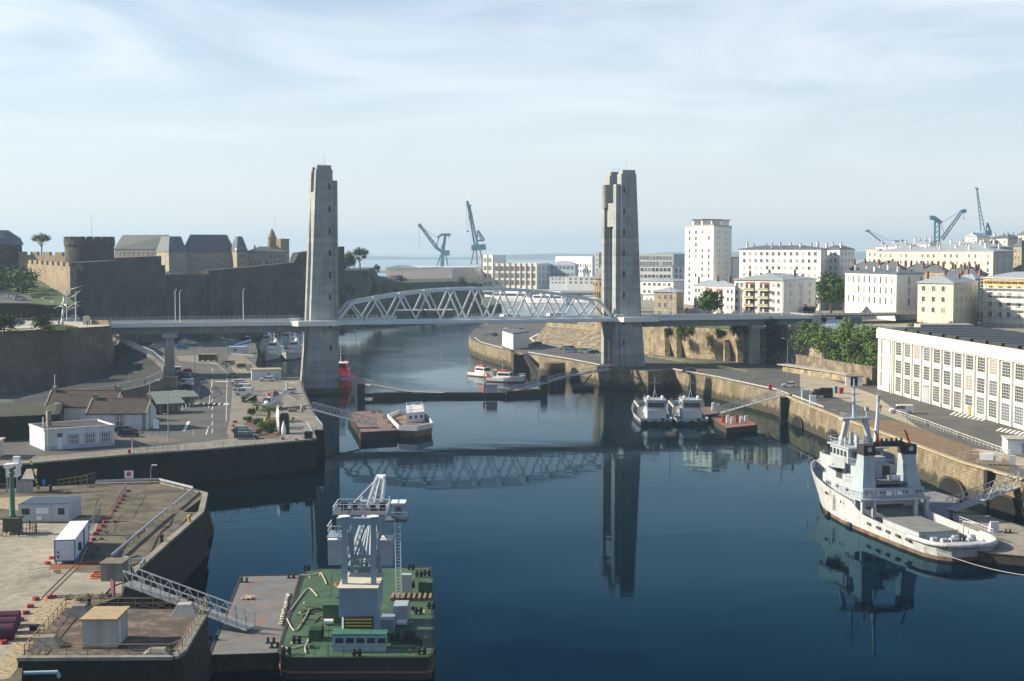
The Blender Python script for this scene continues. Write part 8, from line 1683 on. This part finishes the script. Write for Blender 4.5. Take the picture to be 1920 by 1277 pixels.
for k in range(5):
    x, y = rn.uniform(-22.5,-20), rn.uniform(146,170); cb('deck_hose', MB().curve([(x+rn.uniform(-1.5,1.5),y+rn.uniform(-2,2),GD+.06) for _ in range(5)], .05, 5), black)
# deck fittings
for x0, y0, x1, y1, h, nm, mt in [(-20.3,150.5,-18.4,153.5,2.0,'deckhouse_green',green),(-12.7,150,-11.2,152.6,2.0,'deckhouse_grey',grey_steel),(-20.8,143.4,-19.5,145.3,1.2,'rope_reel_box',green),(-12.9,163,-11.7,164,2.4,'pump_cabinet',grey_steel),(-10.9,163.4,-9.3,165.2,1.4,'green_tank',green),(-13.8,147,-12.4,150,1.3,'stair_housing',steel)]:
    cb(nm, MB().box(x0,y0,GD,x1,y1,GD+h), mt)
cb('reel', MB().cyl((-20.7,144.3,GD+.9),(-19.5,144.3,GD+.9),.75,n=18), MATS['barge_green_deck']); cb('drum', MB().cyl((-20.1,149.9,GD+.35),(-19.1,149.9,GD+.35),.3,n=12), white); cb('drum', MB().cyl((-12.3,149.6,GD+.35),(-11.3,149.6,GD+.35),.3,n=12), white)
cb('engine', MB().bx((-18.9,158,GD+.6),(1.3,1.6,1.2)).cyl((-18.9,157.1,GD+.7),(-18.9,157.1,GD+1.4),.2), black)
for k in range(8): cb('timber_baulk', MB().box(-13.9+k*.62,160.4,GD,-13.6+k*.62,163,GD+.35), M('timber_brown', (.22,.15,.09), .85))
for x, y in ((574,1068),(650,1066),(770,1066),(536,1226),(790,1226),(668,1230),(782,1210),(784,1150),(800,1078),(590,1180),(555,1205),(808,1140),(785,1080),(770,1100),(740,1200)):
    g_ = G(x,y+3,GD); cb('bitts', MB().cyl(g_+V((-.25,.3,0)), g_+V((-.25,.3,.8)), .17,n=8).cyl(g_+V((.3,.3,0)), g_+V((.3,.3,.8)), .17,n=8).box(g_.x-.5,g_.y+.15,GD+.3,g_.x+.5,g_.y+.45,GD+.42), black)
for x, y in ((600,1078),(581,1083),(571,1131),(563,1150),(548,1206),(539,1228),(770,1167),(757,1165),(796,1147),(768,1220),(798,1195),(768,1105)):
    g_ = G(x,y,GD); cb('yellow_ringbolt', MB().lathe([(.17,0),(.1,.12),(.03,.2)], g_, 8), yb)
cb('winch', MB().cyl((-11.0,143.8,GD+.5),(-9.9,143.8,GD+.5),.5,n=12).bx((-10.4,143.8,GD+.2),(1.8,1.2,.4)), black)
m = MB(); rail(m, G(590,1230,GD), G(780,1230,GD), 1.0, 1.4, .04); cb('stern_railing', m, M('thin_green_rail', (.08,.14,.10), .6))
for x in (622,768): m = MB(); m.beam(G(x,1075,GD+.01), G(x-8 if x < 700 else x,1228,GD+.01), .05,.02); cb('deck_seam', m, black)
for lb, pts in [('white hawser looping from the barge bitts across the green deck to the rusty barge',[(562,1078),(585,1078),(600,1074),(608,1085),(612,1095)]),('hawser from the middle bitts to the barge seam',[(545,1145),(562,1120),(578,1103),(590,1112),(595,1118)]),('hawser in a V from the deck fitting to the rusty barge rope heap',[(538,1160),(552,1182),(568,1165),(580,1142)]),('hawser at the near corner running onto the rusty barge',[(528,1212),(545,1216),(560,1212),(575,1208),(578,1198),(572,1215),(574,1224)])]:
    MB().curve([G(x,y,GD+.12) for x,y in pts], .07, 6).build('hawser', rp_, label=lb, cat='rope', group=None)
# ================================================================ haze
hm = bpy.data.materials.new('haze'); hm.use_nodes = True; hm.node_tree.nodes.clear()
_o = hm.node_tree.nodes.new('ShaderNodeOutputMaterial'); _p = hm.node_tree.nodes.new('ShaderNodeVolumePrincipled')
_p.inputs['Color'].default_value = (.56,.78,.98,1); _p.inputs['Density'].default_value = HAZE; _p.inputs['Anisotropy'].default_value = .2
hm.node_tree.links.new(_p.outputs[0], _o.inputs['Volume'])
hz = MB().box(-7000,-400,-1,7000,9000,130).build('haze', hm, kind='stuff')

# ---------------------------------------------------------------- tidy helper keys
for o_ in bpy.data.objects:
    for k_ in ('_w', '_z1', '_fx', '_rx'):
        if k_ in o_: del o_[k_]
